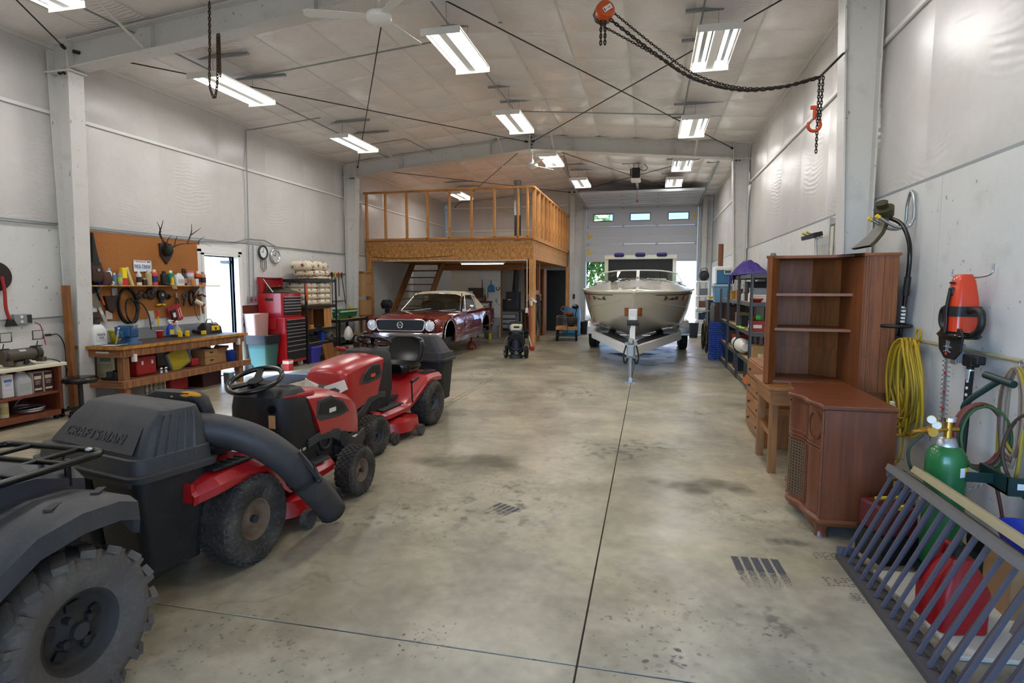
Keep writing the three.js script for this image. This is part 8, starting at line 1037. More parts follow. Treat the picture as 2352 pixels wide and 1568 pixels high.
  each('back_panel', [BEAM([1.1, ym, -5.74], [1.42, ym, -5.74], 0.012, H), BEAM([1.42, ym, -5.74], [1.61, ym, -5.55], 0.012, H)], hutchWood.v, h);
  const grooved = [[1.6, -5.26, 1.6, -4.97], [1.6, -4.97, 1.72, -4.965], [1.722, -4.965, 1.815, -4.965]]; for (const [a, b, c, d] of grooved) obj('side_board', BEAM([a, ym, b], [c, ym, d], 0.022, H), hutchWood.v, h);
  each('panel_bead', [BAR([1.625, y0, -4.958], [1.625, y1, -4.958], 0.007), BAR([1.655, y0 + 0.02, -4.956], [1.655, y1 - 0.2, -4.956], 0.004), BAR([1.775, y0, -4.956], [1.775, y1, -4.956], 0.006)], hutchWood.v, h); obj('side_board', BEAM([1.815, ym, -4.97], [1.83, ym, -5.7], 0.02, H), hutchWood.v, h); obj('inner_side', BEAM([1.6, ym, -5.25], [1.61, ym, -5.56], 0.02, H), hutchWood.v, h);
  const shp = [[0.98, -5.3], [1.3, -5.25], [1.6, -5.2], [1.61, -5.55], [1.42, -5.73], [1.1, -5.73]];
  [y0 + 0.01, 1.19, 1.48, y1].forEach((y, k) => obj(k === 3 ? 'top' : 'shelf', LOFT([y - 0.011, y + 0.011].map((q) => (k === 3 ? [[0.94, q, -5.24], [1.05, q, -5.26], [1.59, q, -5.2], [1.58, q, -4.94], [1.83, q, -4.94], [1.845, q, -5.72], [1.1, q, -5.75]] : shp.map(([x, z]) => [x, q, z + (k === 1 && x > 1.2 && x < 1.4 ? 0.02 : 0)]))), true, true, 0.3), hutchWood.h, h));
}
// ---------- steel shelving along the right wall ----------
{
  const sm = std(0x55585c, 0.45, 0.35), X0 = 1.9, X1 = 1.47, LV = [0.05, 0.41, 0.84, 1.28, 1.7];
  shelfUnit('storage_shelf', 'grey steel shelf unit nearest the hutch on the right wall', X1, X0, -9.2, -10.44, LV, 1.74, particle.h, sm, 'grey steel shelves on the right wall');
  shelfUnit('storage_shelf', 'middle grey steel shelf unit on the right wall', X1, X0, -10.5, -11.74, LV, 1.74, particle.h, sm, 'grey steel shelves on the right wall');
  shelfUnit('storage_shelf', 'farthest grey steel shelf unit on the right wall', X1, X0, -11.8, -13.0, LV.slice(0, 4), 1.5, particle.h, sm, 'grey steel shelves on the right wall');
  const on = (l) => LV[l] + 0.03;
  { const o = thing('purple_jacket', 'heap of purple fabric on top of the grey shelves', 'fabric', [1.68, 1.73, -10.6]); obj('cloth', GRID((u, v) => { const a = (u - 0.5) * 0.5, b = (v - 0.5) * 1.9, e = Math.pow(Math.sin(Math.PI * u), 0.6) * Math.pow(Math.sin(Math.PI * v), 0.7); return [a, e * (0.3 * (0.55 + 0.45 * Math.sin(v * 5 + 0.6)) + 0.16 * (fbm(u, v, 6, 3, 61) - 0.4)) + 0.008, b]; }, 26, 40), std(0x2e1570, 0.85), o); obj('hanging_fold', GRID((u, v) => [-0.24 - 0.02 * Math.sin(u * 14), 0.02 - v * (0.12 + 0.05 * Math.sin(u * 8)), -0.9 + u * 0.6], 20, 8), std(0x2e1570, 0.85), o); }
  { const o = thing('grey_hood', 'grey cap sticking up behind the purple fabric', 'cap', [1.82, 1.73, -9.6]); obj('cap', LOFT([rrect(0, 0, 0, 0.14, 0.3, 0.06), rrect(0, 0.2, 0, 0.12, 0.26, 0.06), rrect(0, 0.32, -0.03, 0.06, 0.1, 0.03)], true, true, 0.9), std(0x6a6866, 0.85), o); }
  { const o = thing('white_wash_bottle', 'white plastic buoy float on the lower grey shelf', 'float', [1.52, on(1) + 0.005, -10.5]); obj('body', LOFT([[-0.52, 0.03], [-0.42, 0.09], [-0.2, 0.11], [0.2, 0.12], [0.45, 0.11], [0.6, 0.06]].map(([z, r]) => [...Array(14)].map((_, k) => [r * Math.cos(k * 0.4488), 0.125 + r * Math.sin(k * 0.4488), z])), true, true, 0.9), std(0xdcd8cc, 0.5), o); obj('strap', TO(0.118, 0.016, 24, 6, 0, 0.125, 0.1), M.black, o); }
  boxThing('red_parts_box', 'red and white printed parts box on the middle grey shelf', 'box', [1.58, on(2), -9.4], 0.2, 0.16, 0.22, col(0x9a3022), 0, undefined, (o) => each('label_print', [B(0.12, 0.05, 0.004, 0.0, 0.08, 0.112), B(0.004, 0.05, 0.14, -0.102, 0.08, 0)], M.whiteMatte, o));
  { const o = thing('steel_bowl', 'shiny bowl and green ball on the parts box', 'bowl', [1.58, on(2) + 0.165, -9.4]); obj('bowl', LA([[0, 0], [0.05, 0.005], [0.09, 0.06], [0.085, 0.06], [0.045, 0.01]], 20, -0.02, 0, -0.06), M.chrome, o); obj('ball', SP(0.045, 1, 1, 1, 0.02, 0.045, 0.06), std(0x2fae4a, 0.4), o); }
  single('lime_strap', TU([[0, 0.01, 0.2], [-0.06, 0.012, 0.05], [-0.02, 0.015, -0.05], [-0.07, 0.012, -0.2]], 0.014, 20), std(0x9fcf3a, 0.6), 'lime green strap on the edge of the middle grey shelf', 'strap', [1.5, on(2), -10.1]);
  { const o = thing('cordless_case', 'red case on the floor level of the middle grey shelf', 'case', [1.66, on(1), -11.3]); obj('body', RB(0.3, 0.24, 0.36, 0.03, 0, 0.12, 0), M.redMatte, o); obj('handle', BAR([0, 0.26, -0.08], [0, 0.26, 0.08], 0.012), M.black, o); }
  const jun = [['white basin on the upper grey shelf', 3, -9.45, 0xd9d6cf, 0.3, 0.1, 0.32], ['clear bin of fittings on the upper grey shelf', 3, -9.85, 0xb8bcc0, 0.26, 0.2, 0.22], ['black reel box on the upper grey shelf', 3, -10.2, 0x1c1a1a, 0.28, 0.3, 0.26], ['pale jug carton on the upper middle grey shelf', 3, -10.75, 0xc8bfae, 0.2, 0.26, 0.16], ['dark red box on the upper middle grey shelf', 3, -11.05, 0x5a2620, 0.22, 0.18, 0.24], ['orange bin on the upper middle grey shelf', 3, -11.45, 0xc8741c, 0.24, 0.16, 0.26], ['yellow brown carton on the far upper grey shelf', 3, -12.2, 0xa8842c, 0.26, 0.14, 0.4], ['olive box on the middle far grey shelf', 2, -11.2, 0x8f8450, 0.24, 0.2, 0.24], ['pinkish tub on the middle far grey shelf', 2, -11.55, 0xb08a7c, 0.2, 0.18, 0.2], ['black bag on the middle grey shelf', 2, -10.75, 0x1d1d20, 0.28, 0.16, 0.3], ['black crate on the bottom grey shelf nearest the hutch', 0, -9.75, 0x18181a, 0.34, 0.3, 0.5], ['black trunk on the bottom of the middle grey shelf', 0, -10.95, 0x161619, 0.34, 0.3, 0.55], ['dark blue trunk on the bottom of the far grey shelf', 0, -12.3, 0x1a1f30, 0.34, 0.32, 0.6], ['grey box on the lower far grey shelf', 1, -12.4, 0x4a4a48, 0.3, 0.24, 0.5], ['tan carton on the lower grey shelf near the hutch', 1, -9.5, 0xb08a58, 0.28, 0.2, 0.3], ['dark carton on the far middle grey shelf', 2, -12.5, 0x4a2e20, 0.3, 0.28, 0.6]];
  jun.forEach(([l, lv, z, c, w, hh, d]) => boxThing('storage_bin', l, 'bin', [1.68, on(lv), z], w, hh, d, col(c), 0, 'bins on the grey shelves', (o) => obj('lid', RB(w + 0.015, 0.025, d + 0.015, 0.008, 0, hh, 0), col(c), o)));
  canThing('spray_can', 'white can standing on the upper grey shelf edge', [1.52, on(3), -9.68], 0.03, 0.16, 0xe0dcd6, 0xc0c0c0); canThing('glass_jar', 'pale jar on the upper grey shelf beside the black reel box', [1.53, on(3), -10.38], 0.04, 0.14, 0xc8c4bc, 0x9a9a9a); bucketThing('plastic_bowl', 'red shallow bowl on the upper grey shelf', [1.55, on(3), -9.3], 0.06, 0.09, 0.06, M.redMatte, false);
  { const o = thing('orange_bag', 'orange jacket slumped on the floor under the near grey shelf', 'jacket', [1.56, 0.085, -9.4]); obj('cloth', GRID((u, v) => { const e = Math.pow(Math.sin(Math.PI * u) * Math.sin(Math.PI * v), 0.6); return [(u - 0.5) * 0.26, e * (0.2 + 0.1 * (fbm(u, v, 4, 3, 12) - 0.5)), (v - 0.5) * 0.3]; }, 14, 14), std(0xb5521f, 0.85), o); }
  { const o = thing('wooden_stake', 'pale wooden post standing beside the near grey shelf', 'post', [1.6, 0, -9.08]); obj('post', B(0.06, 0.56, 0.04, 0, 0.28, 0), paleWood.v, o); obj('foot', B(0.14, 0.03, 0.1, 0, 0.015, 0), paleWood.h, o); }
  // beyond the shelves: cooler, totes, crate, cabinet
  const cab = thing('brown_locker', 'dark brown cabinet beyond the grey shelves', 'cabinet', [1.62, 0, -13.55]); obj('body', RB(0.5, 1.18, 0.9, 0.008, 0, 0.59, 0), std(0x3d2418, 0.5), cab); each('door', [-0.22, 0.22].map((z) => RB(0.02, 1.05, 0.42, 0.005, -0.255, 0.6, z)), std(0x452a1c, 0.5), cab); each('knob', [-0.04, 0.04].map((z) => SP(0.014, 1, 1, 1, -0.275, 0.65, z)), M.brass, cab);
  { const o = thing('blue_crate', 'tall stack of bright blue plastic crates on the floor', 'crate', [1.42, 0, -12.95]); for (let k = 0; k < 3; k++) { const g = []; for (let q = 0; q <= 5; q++) g.push(B(0.34, 0.018, 0.012, 0, 0.02 + q * 0.045, 0.14), B(0.012, 0.018, 0.28, -0.165, 0.02 + q * 0.045, 0), B(0.012, 0.018, 0.28, 0.165, 0.02 + q * 0.045, 0), B(0.34, 0.018, 0.012, 0, 0.02 + q * 0.045, -0.14)); for (const x of [-0.16, -0.08, 0, 0.08, 0.16]) g.push(B(0.014, 0.26, 0.014, x, 0.13, 0.14), B(0.014, 0.26, 0.014, x, 0.13, -0.14)); for (const z of [-0.07, 0, 0.07]) g.push(B(0.014, 0.26, 0.014, -0.165, 0.13, z)); obj('crate_tier', g.map((q) => q.translate(0, k * 0.27, 0)), std(0x1546a8, 0.5), o); } }
  { const o = thing('storage_tote', 'light blue translucent tote under the cooler', 'tote', [1.6, 1.2, -13.6]); obj('body', LOFT([rrect(0, 0, 0, 0.4, 0.62, 0.04), rrect(0, 0.34, 0, 0.46, 0.7, 0.05)], true, true, 0.5), std(0x6d98b8, 0.5), o); obj('lid', RB(0.5, 0.05, 0.74, 0.015, 0, 0.36, 0), std(0x9fb8c8, 0.5), o); }
  { const o = thing('cooler', 'white and blue cooler on top of the light blue tote', 'cooler', [1.6, 1.59, -13.6]); obj('body', RB(0.42, 0.3, 0.66, 0.03, 0, 0.15, 0), std(0x2a6a94, 0.5), o); obj('lid', RB(0.45, 0.09, 0.7, 0.03, 0, 0.34, 0), M.white, o); obj('end_panel', RB(0.03, 0.36, 0.68, 0.01, -0.215, 0.19, 0), M.white, o); obj('handle', [B(0.16, 0.02, 0.02, 0.02, 0.3, 0.35), B(0.02, 0.09, 0.02, -0.05, 0.26, 0.35), B(0.02, 0.09, 0.02, 0.09, 0.26, 0.35), B(0.16, 0.02, 0.02, 0.02, 0.22, 0.35)], M.cream, o); }
  single('mailing_tube', C(0.055, 0.055, 0.5, 18, 0, 0.25, 0), std(0x7a4a32, 0.7), 'brown tube standing upright on the cooler', 'tube', [1.52, 1.975, -13.75]);
  { const o = thing('white_resin_shelf', 'white plastic shelf unit at the far right corner', 'shelf', [1.6, 0, -19.0]); for (const [x, z] of [[-0.15, 0.25], [0.15, 0.25], [-0.15, -0.25], [0.15, -0.25]]) obj('post', C(0.022, 0.022, 1.7, 12, x, 0.85, z), M.white, o); each('deck', [0.15, 0.5, 0.87, 1.25, 1.69].map((y) => RB(0.36, 0.05, 0.56, 0.01, 0, y, 0)), M.white, o); }
  { const o = thing('dark_helmet', 'dark bag on top of the white plastic shelf', 'bag', [1.62, 1.72, -18.9]); obj('bag', SP(0.18, 0.9, 0.9, 1.1, 0, 0.15, 0), M.darkGrey, o); obj('strap', TO(0.1, 0.01, 18, 6, 0, 0.28, 0), M.black, o); }
  jun.slice(0, 4).forEach((q, k) => boxThing('shelf_carton', ['navy', 'brown', 'grey', 'white'][k] + ' carton on the white plastic shelf', 'carton', [1.6, [0.53, 0.9, 1.28, 0.18][k], -18.9], 0.24, 0.2, 0.36, col([0x1c2440, 0x6a4a30, 0x6a6e74, 0xcfcfcf][k]), 0, 'cartons on the white shelf'));
  { const o = thing('bicycle', 'dark folded bicycle and tool tangle on the floor by the brown cabinet', 'bicycle', [1.32, 0, -14.7]); for (const z of [-0.45, 0.45]) { const t = obj('wheel', TO(0.3, 0.02, 30, 8, 0, 0.32, z, 0, Math.PI / 2), M.rubber, o); each('spoke', [0, 1, 2, 3, 4, 5].map((k) => BAR([0, 0.32, z], [0, 0.32 + 0.29 * Math.cos(k * 1.047), z + 0.29 * Math.sin(k * 1.047)], 0.003, 4)), M.steel, t); } obj('frame', [BAR([0, 0.32, -0.45], [0, 0.75, -0.25], 0.016), BAR([0, 0.75, -0.25], [0, 0.7, 0.25], 0.016), BAR([0, 0.7, 0.25], [0, 0.32, 0.45], 0.016), BAR([0, 0.75, -0.25], [0, 0.32, 0.05], 0.016), BAR([0, 0.32, 0.05], [0, 0.7, 0.25], 0.016)], std(0x6a5020, 0.4), o); obj('saddle', RB(0.1, 0.04, 0.22, 0.015, 0, 0.9, -0.3), M.black, o); obj('handlebar', [BAR([0, 0.7, 0.25], [0, 0.95, 0.3], 0.014), BAR([-0.25, 0.97, 0.3], [0.25, 0.97, 0.3], 0.012)], M.steel, o); }
  { const o = thing('extension_cord', 'yellow cords piled on the shelf behind the blue tote', 'cord', [1.62, 1.21, -15.6]); obj('coil', coilGeo(0, 0.06, 0, 0.14, 0.14, 4, 0.012, 0.4, 'y'), M.yellow, o); }
  boxThing('metal_cabinet', 'dark machine cabinet between bicycle and white shelf', 'cabinet', [1.66, 0, -15.6], 0.46, 1.18, 0.7, std(0x2e2a28, 0.6), 0, undefined, (o) => obj('top_plate', RB(0.48, 0.02, 0.72, 0.004, 0, 1.19, 0), M.darkGrey, o));
}
// ---------- tools on the right wall ----------
{
  const wx = XR - 0.02;
  { const o = thing('wall_hook', 'large bent steel hook with yellow tips on the right wall', 'hook', [wx, 0, -5.1]); obj('loop', TU([[0, 2.06, 0.07], [0, 2.18, 0.06], [0, 2.27, 0.0], [0, 2.18, -0.06], [0, 2.06, -0.07]], 0.012, 24), M.steel, o); for (const s of [-1, 1]) { const a = obj('arm', TU([[0, 2.06, s * 0.07], [-0.03, 2.0, s * 0.07], [-0.12, 2.0, s * 0.07], [-0.24, 2.07, s * 0.08]], 0.012, 20), M.steel, o); obj('tip', BAR([-0.235, 2.068, s * 0.08], [-0.26, 2.085, s * 0.08], 0.016), M.yellow, a); } }
  { const o = thing('string_trimmer', 'olive and black string trimmer hung head up on the right wall', 'trimmer', [0, 0, 0.08]); const ol = std(0x3a351f, 0.5); obj('head', [C(0.07, 0.06, 0.07, 22, wx - 0.17, 2.12, -5.2, 0.5, 0, 0.4), C(0.045, 0.03, 0.05, 18, wx - 0.19, 2.17, -5.2, 0.5, 0, 0.4)], ol, o);
    obj('guard', LOFT([0, 0.3, 0.6, 0.85, 1].map((t) => { const x = wx - 0.16 - 0.14 * t * t, y = 2.1 - 0.24 * t, w = mix(0.05, 0.22, t), th = 0.012; return [[x - th, y, -5.2 + w * 0.7], [x - 0.05 * t - th, y - 0.01, -5.2], [x - th, y, -5.2 - w * 1.2], [x + th, y - th, -5.2 - w * 1.2], [x - 0.05 * t + th, y - th - 0.01, -5.2], [x + th, y - th, -5.2 + w * 0.7]]; }), true, true, 0.5), ol, o);
    obj('shaft', TU([[wx - 0.15, 2.08, -5.19], [wx - 0.08, 2.02, -5.12], [wx - 0.05, 1.9, -5.05], [wx - 0.045, 1.75, -5.02], [wx - 0.045, 1.5, -5.05], [wx - 0.05, 1.2, -5.09], [wx - 0.06, 1.0, -5.12]], 0.016, 60), M.blackGloss, o); obj('sleeve', BAR([wx - 0.045, 1.62, -5.03], [wx - 0.046, 1.48, -5.05], 0.023), M.black, o); each('warning_print', [0, 1, 2, 3, 4].map((k) => BAR([wx - 0.047, 1.4 - 0.027 * k, -5.065 - 0.002 * k], [wx - 0.047, 1.383 - 0.027 * k, -5.066 - 0.002 * k], 0.0172)), M.whiteMatte, o);
    obj('loop_handle', TO(0.11, 0.013, 26, 8, wx - 0.1, 1.25, -5.08, Math.PI / 2), M.black, o); obj('grip', RB(0.06, 0.2, 0.06, 0.02, wx - 0.07, 1.08, -5.12, 0.12), M.black, o); obj('motor', LOFT([rrect(0, 0.1, 0, 0.05, 0.05, 0.02), rrect(0, -0.02, 0, 0.08, 0.09, 0.03), rrect(0, -0.12, 0, 0.09, 0.1, 0.03)], true, true, 0.8).rotateX(0.2).translate(wx - 0.08, 0.94, -5.15), M.orange, o); obj('battery', RB(0.09, 0.09, 0.11, 0.015, wx - 0.09, 0.79, -5.2), M.black, o); obj('hang_tag', B(0.002, 0.17, 0.1, wx - 0.1, 1.1, -5.24, 0.5), M.whiteMatte, o); }
  { const o = thing('yellow_extension_cord', 'big hanging bundle of flat yellow extension cord', 'cord'); const ys = [std(0xc2a01c, 0.5), std(0xb08e14, 0.55), std(0x9a7c22, 0.6)]; for (let k = 0; k < 24; k++) { const z = -4.76 + rr(-0.05, 0.06), w = rr(0.06, 0.24), b = rr(0.42, 0.62), x = wx - rr(0.03, 0.14), sk = rr(-0.1, 0.08); obj('loop', TU([[x, 1.16 + rr(-0.02, 0.02), z], [x - 0.02, 1.08, z - w * 0.6], [x - 0.01, 0.85, z - w + sk * 0.3], [x, b + 0.08, z - w * 0.7 + sk], [x - 0.01, b, z + sk], [x, b + 0.08, z + w * 0.7 + sk], [x - 0.01, 0.85, z + w + sk * 0.3], [x - 0.02, 1.08, z + w * 0.6]], 0.0085, 44, 6, true), ys[k % 3], o); } each('trailing_end', [TU([[wx - 0.1, 0.5, -4.9], [wx - 0.14, 0.35, -4.95], [wx - 0.1, 0.24, -4.85], [wx - 0.12, 0.3, -4.7], [wx - 0.08, 0.5, -4.75]], 0.008, 40), TU([[wx - 0.06, 0.7, -5.05], [wx - 0.1, 0.4, -5.1], [wx - 0.08, 0.15, -5.0], [wx - 0.12, 0.06, -4.9]], 0.008, 30)], ys[0], o); obj('plug', RB(0.03, 0.05, 0.04, 0.01, wx - 0.16, 0.68, -4.78), M.cream, o); obj('hanger_loop', TO(0.04, 0.008, 18, 6, wx - 0.03, 1.2, -4.75, 0, Math.PI / 2), ys[1], o); }
  { const o = thing('hedge_trimmer', 'orange and black hedge trimmer hung blade down on the right wall', 'hedge trimmer', [wx - 0.09, 0, -4.05]); const or = phys(0xd23a14, 0.35, 0, { clearcoat: 0.3 });
    obj('body', LOFT([[1.62, 0.07, 0.1], [1.58, 0.1, 0.115], [1.48, 0.12, 0.15], [1.38, 0.14, 0.16], [1.28, 0.14, 0.16]].map(([y, w, d]) => rrect(0, y, (1.62 - y) * 0.04, w, d, 0.03)), true, true, 0.8), or, o); obj('collar', LOFT([1.43, 1.37].map((y) => rrect(0, y, 0.01, 0.15, 0.175, 0.035)), true, true, 0.6), M.black, o); obj('vent_slots', B(0.004, 0.012, 0.06, -0.058, 1.57, 0), M.black, o); obj('cord_cover', [TU([[-0.065, 1.53, 0], [-0.08, 1.42, 0.005], [-0.08, 1.32, 0.01], [-0.085, 1.27, 0.01]], 0.01, 20), RB(0.02, 0.05, 0.05, 0.01, -0.058, 1.52, 0)], M.black, o);
    obj('front_handle', TU([[-0.0, 1.4, 0.08], [-0.0, 1.415, 0.17], [0, 1.39, 0.225], [0, 1.31, 0.22], [-0.0, 1.26, 0.12], [-0.0, 1.26, -0.12], [0, 1.31, -0.22], [0, 1.39, -0.225], [0, 1.415, -0.17], [0, 1.4, -0.08]], 0.02, 60), M.black, o); obj('guard', LOFT([[1.27, 0.17], [1.255, 0.19], [1.24, 0.17]].map(([y, w]) => rrect(-0.01, y, 0.01, w * 0.8, w * 1.7, w * 0.38)), true, true, 0.9).translate(0, 0, 0), M.blackGloss, o); obj('guard_plate', EX([[-0.15, 0.05], [-0.11, 0.09], [0.11, 0.09], [0.15, 0.05], [0.13, -0.05], [0.06, -0.1], [-0.06, -0.1], [-0.13, -0.05]], 0.012, 0.004, -0.05, 1.21, 0.01, 0, Math.PI / 2), M.black, o);
    obj('blade_bar', BEAM([-0.06, 1.22, 0.0], [0.0, 0.66, -0.13], 0.006, 0.035, V3(0, 0, 1)), M.alum, o); const bt = []; for (let k = 0; k < 17; k++) { const t = (k + 0.5) / 17, p = [mix(-0.06, 0, t), mix(1.2, 0.68, t), mix(0, -0.125, t)]; for (const s of [-1, 1]) bt.push(BAR([p[0], p[1], p[2] + s * 0.015], [p[0], p[1] - 0.004, p[2] + s * 0.045], 0.005, 5), SP(0.007, 1, 1, 1, p[0], p[1] - 0.004, p[2] + s * 0.045)); } each('blade_tooth', bt.filter((_, i) => i % 2 === 0), M.steel, o); each('blade_screw', [0.12, 0.35, 0.58, 0.8].map((t) => SP(0.011, 0.6, 1, 1, mix(-0.06, 0, t) - 0.006, mix(1.2, 0.68, t), mix(0, -0.125, t))), M.redMatte, o); }
  { const o = thing('wire_hanger_hook', 'thin wire hook holding up the hedge trimmer', 'hook', [wx, 1.62, -4.05]); obj('wire', TU([[0, 0.06, 0.12], [-0.01, 0.0, 0.12], [-0.06, -0.02, 0.02], [-0.1, -0.01, -0.1], [-0.1, 0.03, -0.12]], 0.006, 24), M.steel, o); }
  { const o = thing('wall_outlet_box', 'grey outlet box on the right wall behind the hedge trimmer', 'outlet', [wx, 1.13, -4.2]); obj('box', RB(0.04, 0.12, 0.08, 0.006, -0.02, 0, 0), M.galv, o); obj('cover', RB(0.012, 0.1, 0.07, 0.004, -0.045, -0.02, 0), M.galv, o); }
  { const o = thing('farm_jack', 'black perforated farm jack standing against the right wall', 'jack', [wx - 0.13, 0, -3.86]); const d = std(0x17181a, 0.5, 0.3); obj('bar', BEAM([0, 0.02, 0], [0.03, 1.06, -0.02], 0.02, 0.045, V3(0, 0, 1)), d, o); each('hole', [...Array(18)].map((_, k) => C(0.009, 0.009, 0.024, 10, mix(0, 0.03, k / 20), 0.32 + k * 0.04, -0.0 - 0.012 * k / 18, 0, 0, Math.PI / 2)), M.white, o); obj('top_clamp', [RB(0.05, 0.07, 0.1, 0.01, 0.03, 1.12, -0.02), BAR([0.03, 1.06, -0.02], [0.03, 1.12, -0.02], 0.02), RB(0.05, 0.05, 0.06, 0.01, 0.03, 1.13, 0.06)], d, o); obj('collar', C(0.022, 0.022, 0.06, 14, 0.03, 1.04, -0.02), M.alum, o); obj('lifter', [RB(0.07, 0.16, 0.06, 0.01, -0.02, 0.42, 0), BAR([-0.03, 0.46, 0], [-0.1, 0.6, 0.03], 0.012)], d, o); obj('foot', B(0.14, 0.02, 0.1, 0, 0.01, 0), d, o); }
  { const o = thing('welding_cart', 'dark green welding cart with a bent tube handle and tray', 'cart', [1.62, 0, -3.55]); const gm = std(0x12302c, 0.4); obj('handle_tube', TU([[0.1, 0.06, -0.14], [0.1, 0.8, -0.14], [0.1, 0.9, -0.13], [0.16, 1.0, -0.06], [0.19, 1.05, -0.01]], 0.016, 40, 10), gm, o); obj('cross_grip', BAR([0.17, 1.07, -0.1], [0.2, 1.05, 0.1], 0.02, 12), gm, o); obj('base_plate', B(0.4, 0.02, 0.34, 0.02, 0.035, -0.02), gm, o); obj('tray', [B(0.02, 0.09, 0.26, 0.14, 0.56, 0.12), B(0.14, 0.09, 0.02, 0.2, 0.56, 0.25), B(0.14, 0.01, 0.26, 0.2, 0.52, 0.12), B(0.2, 0.05, 0.012, 0.05, 0.56, 0.12)], gm, o); obj('tray_label', B(0.07, 0.03, 0.002, 0.2, 0.565, 0.262), M.whiteMatte, o); obj('chain', chainGeo([[-0.14, 0.5, -0.02], [-0.1, 0.49, 0.09], [0.02, 0.49, 0.11], [0.1, 0.52, 0.1]], 0.02, 0.003), M.steel, o); each('wheel', [-0.2, 0.24].map((x) => C(0.09, 0.09, 0.04, 20, x, 0.09, -0.18, 0, 0, Math.PI / 2)), M.rubber, o); }
  { const o = thing('oxygen_cylinder', 'green gas cylinder with brass gauges', 'gas cylinder', [1.565, 0.047, -3.5]); const gr = phys(0x1f6b34, 0.35, 0, { clearcoat: 0.3 }); obj('tank', LA([[0, 0], [0.09, 0], [0.095, 0.02], [0.095, 0.56], [0.09, 0.61], [0.07, 0.645], [0.045, 0.66], [0, 0.66]], 36), gr, o); obj('neck_ring', LA([[0.05, 0.63], [0.05, 0.66], [0.036, 0.7], [0, 0.7]], 24), M.alum, o); obj('valve', [C(0.018, 0.02, 0.09, 14, 0, 0.74, 0), BAR([-0.06, 0.745, 0.02], [0.05, 0.745, -0.01], 0.013)], M.brass, o); obj('valve_wheel', C(0.038, 0.038, 0.02, 8, 0, 0.8, 0), M.chrome, o); const rg = obj('regulator', [BAR([-0.05, 0.745, 0.02], [-0.15, 0.74, 0.05], 0.018, 14), C(0.024, 0.024, 0.05, 14, -0.1, 0.74, 0.05, Math.PI / 2), BAR([-0.15, 0.74, 0.05], [-0.19, 0.735, 0.06], 0.01)], M.brass, o); for (const [x, y] of [[-0.075, 0.775], [-0.1, 0.805]]) { const gq = obj('gauge', C(0.022, 0.022, 0.022, 20, x, y, 0.05, Math.PI / 2, -0.5), M.brass, rg); obj('dial', C(0.019, 0.019, 0.003, 20, x - 0.006, y, 0.062, Math.PI / 2, -0.5), M.white, gq); } obj('hazard_label', [LA([[0.0957, 0.52], [0.0957, 0.57]], 40, 0, 0, 0).scale(1, 1, 1)].map((g) => { const p = new THREE.CylinderGeometry(0.0958, 0.0958, 0.05, 10, 1, true, 0.3, 0.7); p.translate(0, 0.535, 0); return p; }), M.white, o); obj('hazard_diamond', new THREE.CylinderGeometry(0.0964, 0.0964, 0.04, 6, 1, true, 0.62, 0.36).translate(0, 0.54, 0), M.yellow, o); }
  { const o = thing('gas_regulator', 'low brass regulator on a small cylinder behind the railing', 'regulator', [1.46, 0, -3.75]); obj('small_cylinder', LA([[0, 0], [0.07, 0], [0.07, 0.3], [0.05, 0.36], [0, 0.38]], 22), std(0x2a2a2a, 0.5), o); obj('valve', [C(0.014, 0.014, 0.08, 12, 0, 0.42, 0), C(0.028, 0.028, 0.03, 18, -0.02, 0.47, 0.04, Math.PI / 2), BAR([-0.08, 0.43, 0.02], [0.05, 0.43, 0], 0.012)], M.brass, o); }
  { const o = thing('welding_hose', 'coil of red and green welding hose on the cart', 'hose'); each('red_hose', [coilGeo(1.76, 0.74, -3.6, 0.12, 0.17, 3, 0.009, 0.3, 'z')], std(0x6e3328, 0.6), o); each('green_hose', [coilGeo(1.775, 0.73, -3.58, 0.115, 0.17, 2, 0.008, 0.35, 'z')], std(0x3f5a34, 0.6), o); obj('hose_tail', TU([[1.8, 0.6, -3.55], [1.83, 0.4, -3.5], [1.84, 0.2, -3.45], [1.8, 0.05, -3.4]], 0.009, 24), std(0x6e3328, 0.6), o); obj('hose_tail', TU([[1.85, 0.95, -3.3], [1.84, 0.86, -3.45], [1.82, 0.7, -3.5], [1.84, 0.55, -3.45], [1.88, 0.45, -3.3]], 0.009, 30), std(0x4a3a2c, 0.6), o); obj('regulator_hose', TU([[1.42, 0.77, -3.44], [1.37, 0.68, -3.46], [1.4, 0.56, -3.48], [1.47, 0.54, -3.5]], 0.008, 24), std(0x2f3a28, 0.6), o); }
  { const o = thing('lead_bundle', 'loops of tan and yellow cord hung on the conduit at the right edge', 'cord', [wx - 0.05, 0, -3.5]); const cm = [std(0x8c7a68, 0.6), std(0x9a8428, 0.6), std(0x6a5048, 0.6)]; for (let k = 0; k < 7; k++) { const w = rr(0.06, 0.12), b = rr(0.5, 0.72), x = -rr(0, 0.05); obj('loop', TU([[x, 1.13, 0], [x, 1.0, -w], [x, b + 0.1, -w * 0.9], [x, b, 0.02], [x, b + 0.12, w * 0.8], [x, 1.0, w * 0.8]], 0.009, 40, 6, true), cm[k % 3], o); } obj('hook', TO(0.02, 0.004, 12, 5, 0, 1.15, 0, 0, Math.PI / 2), M.steel, o); }
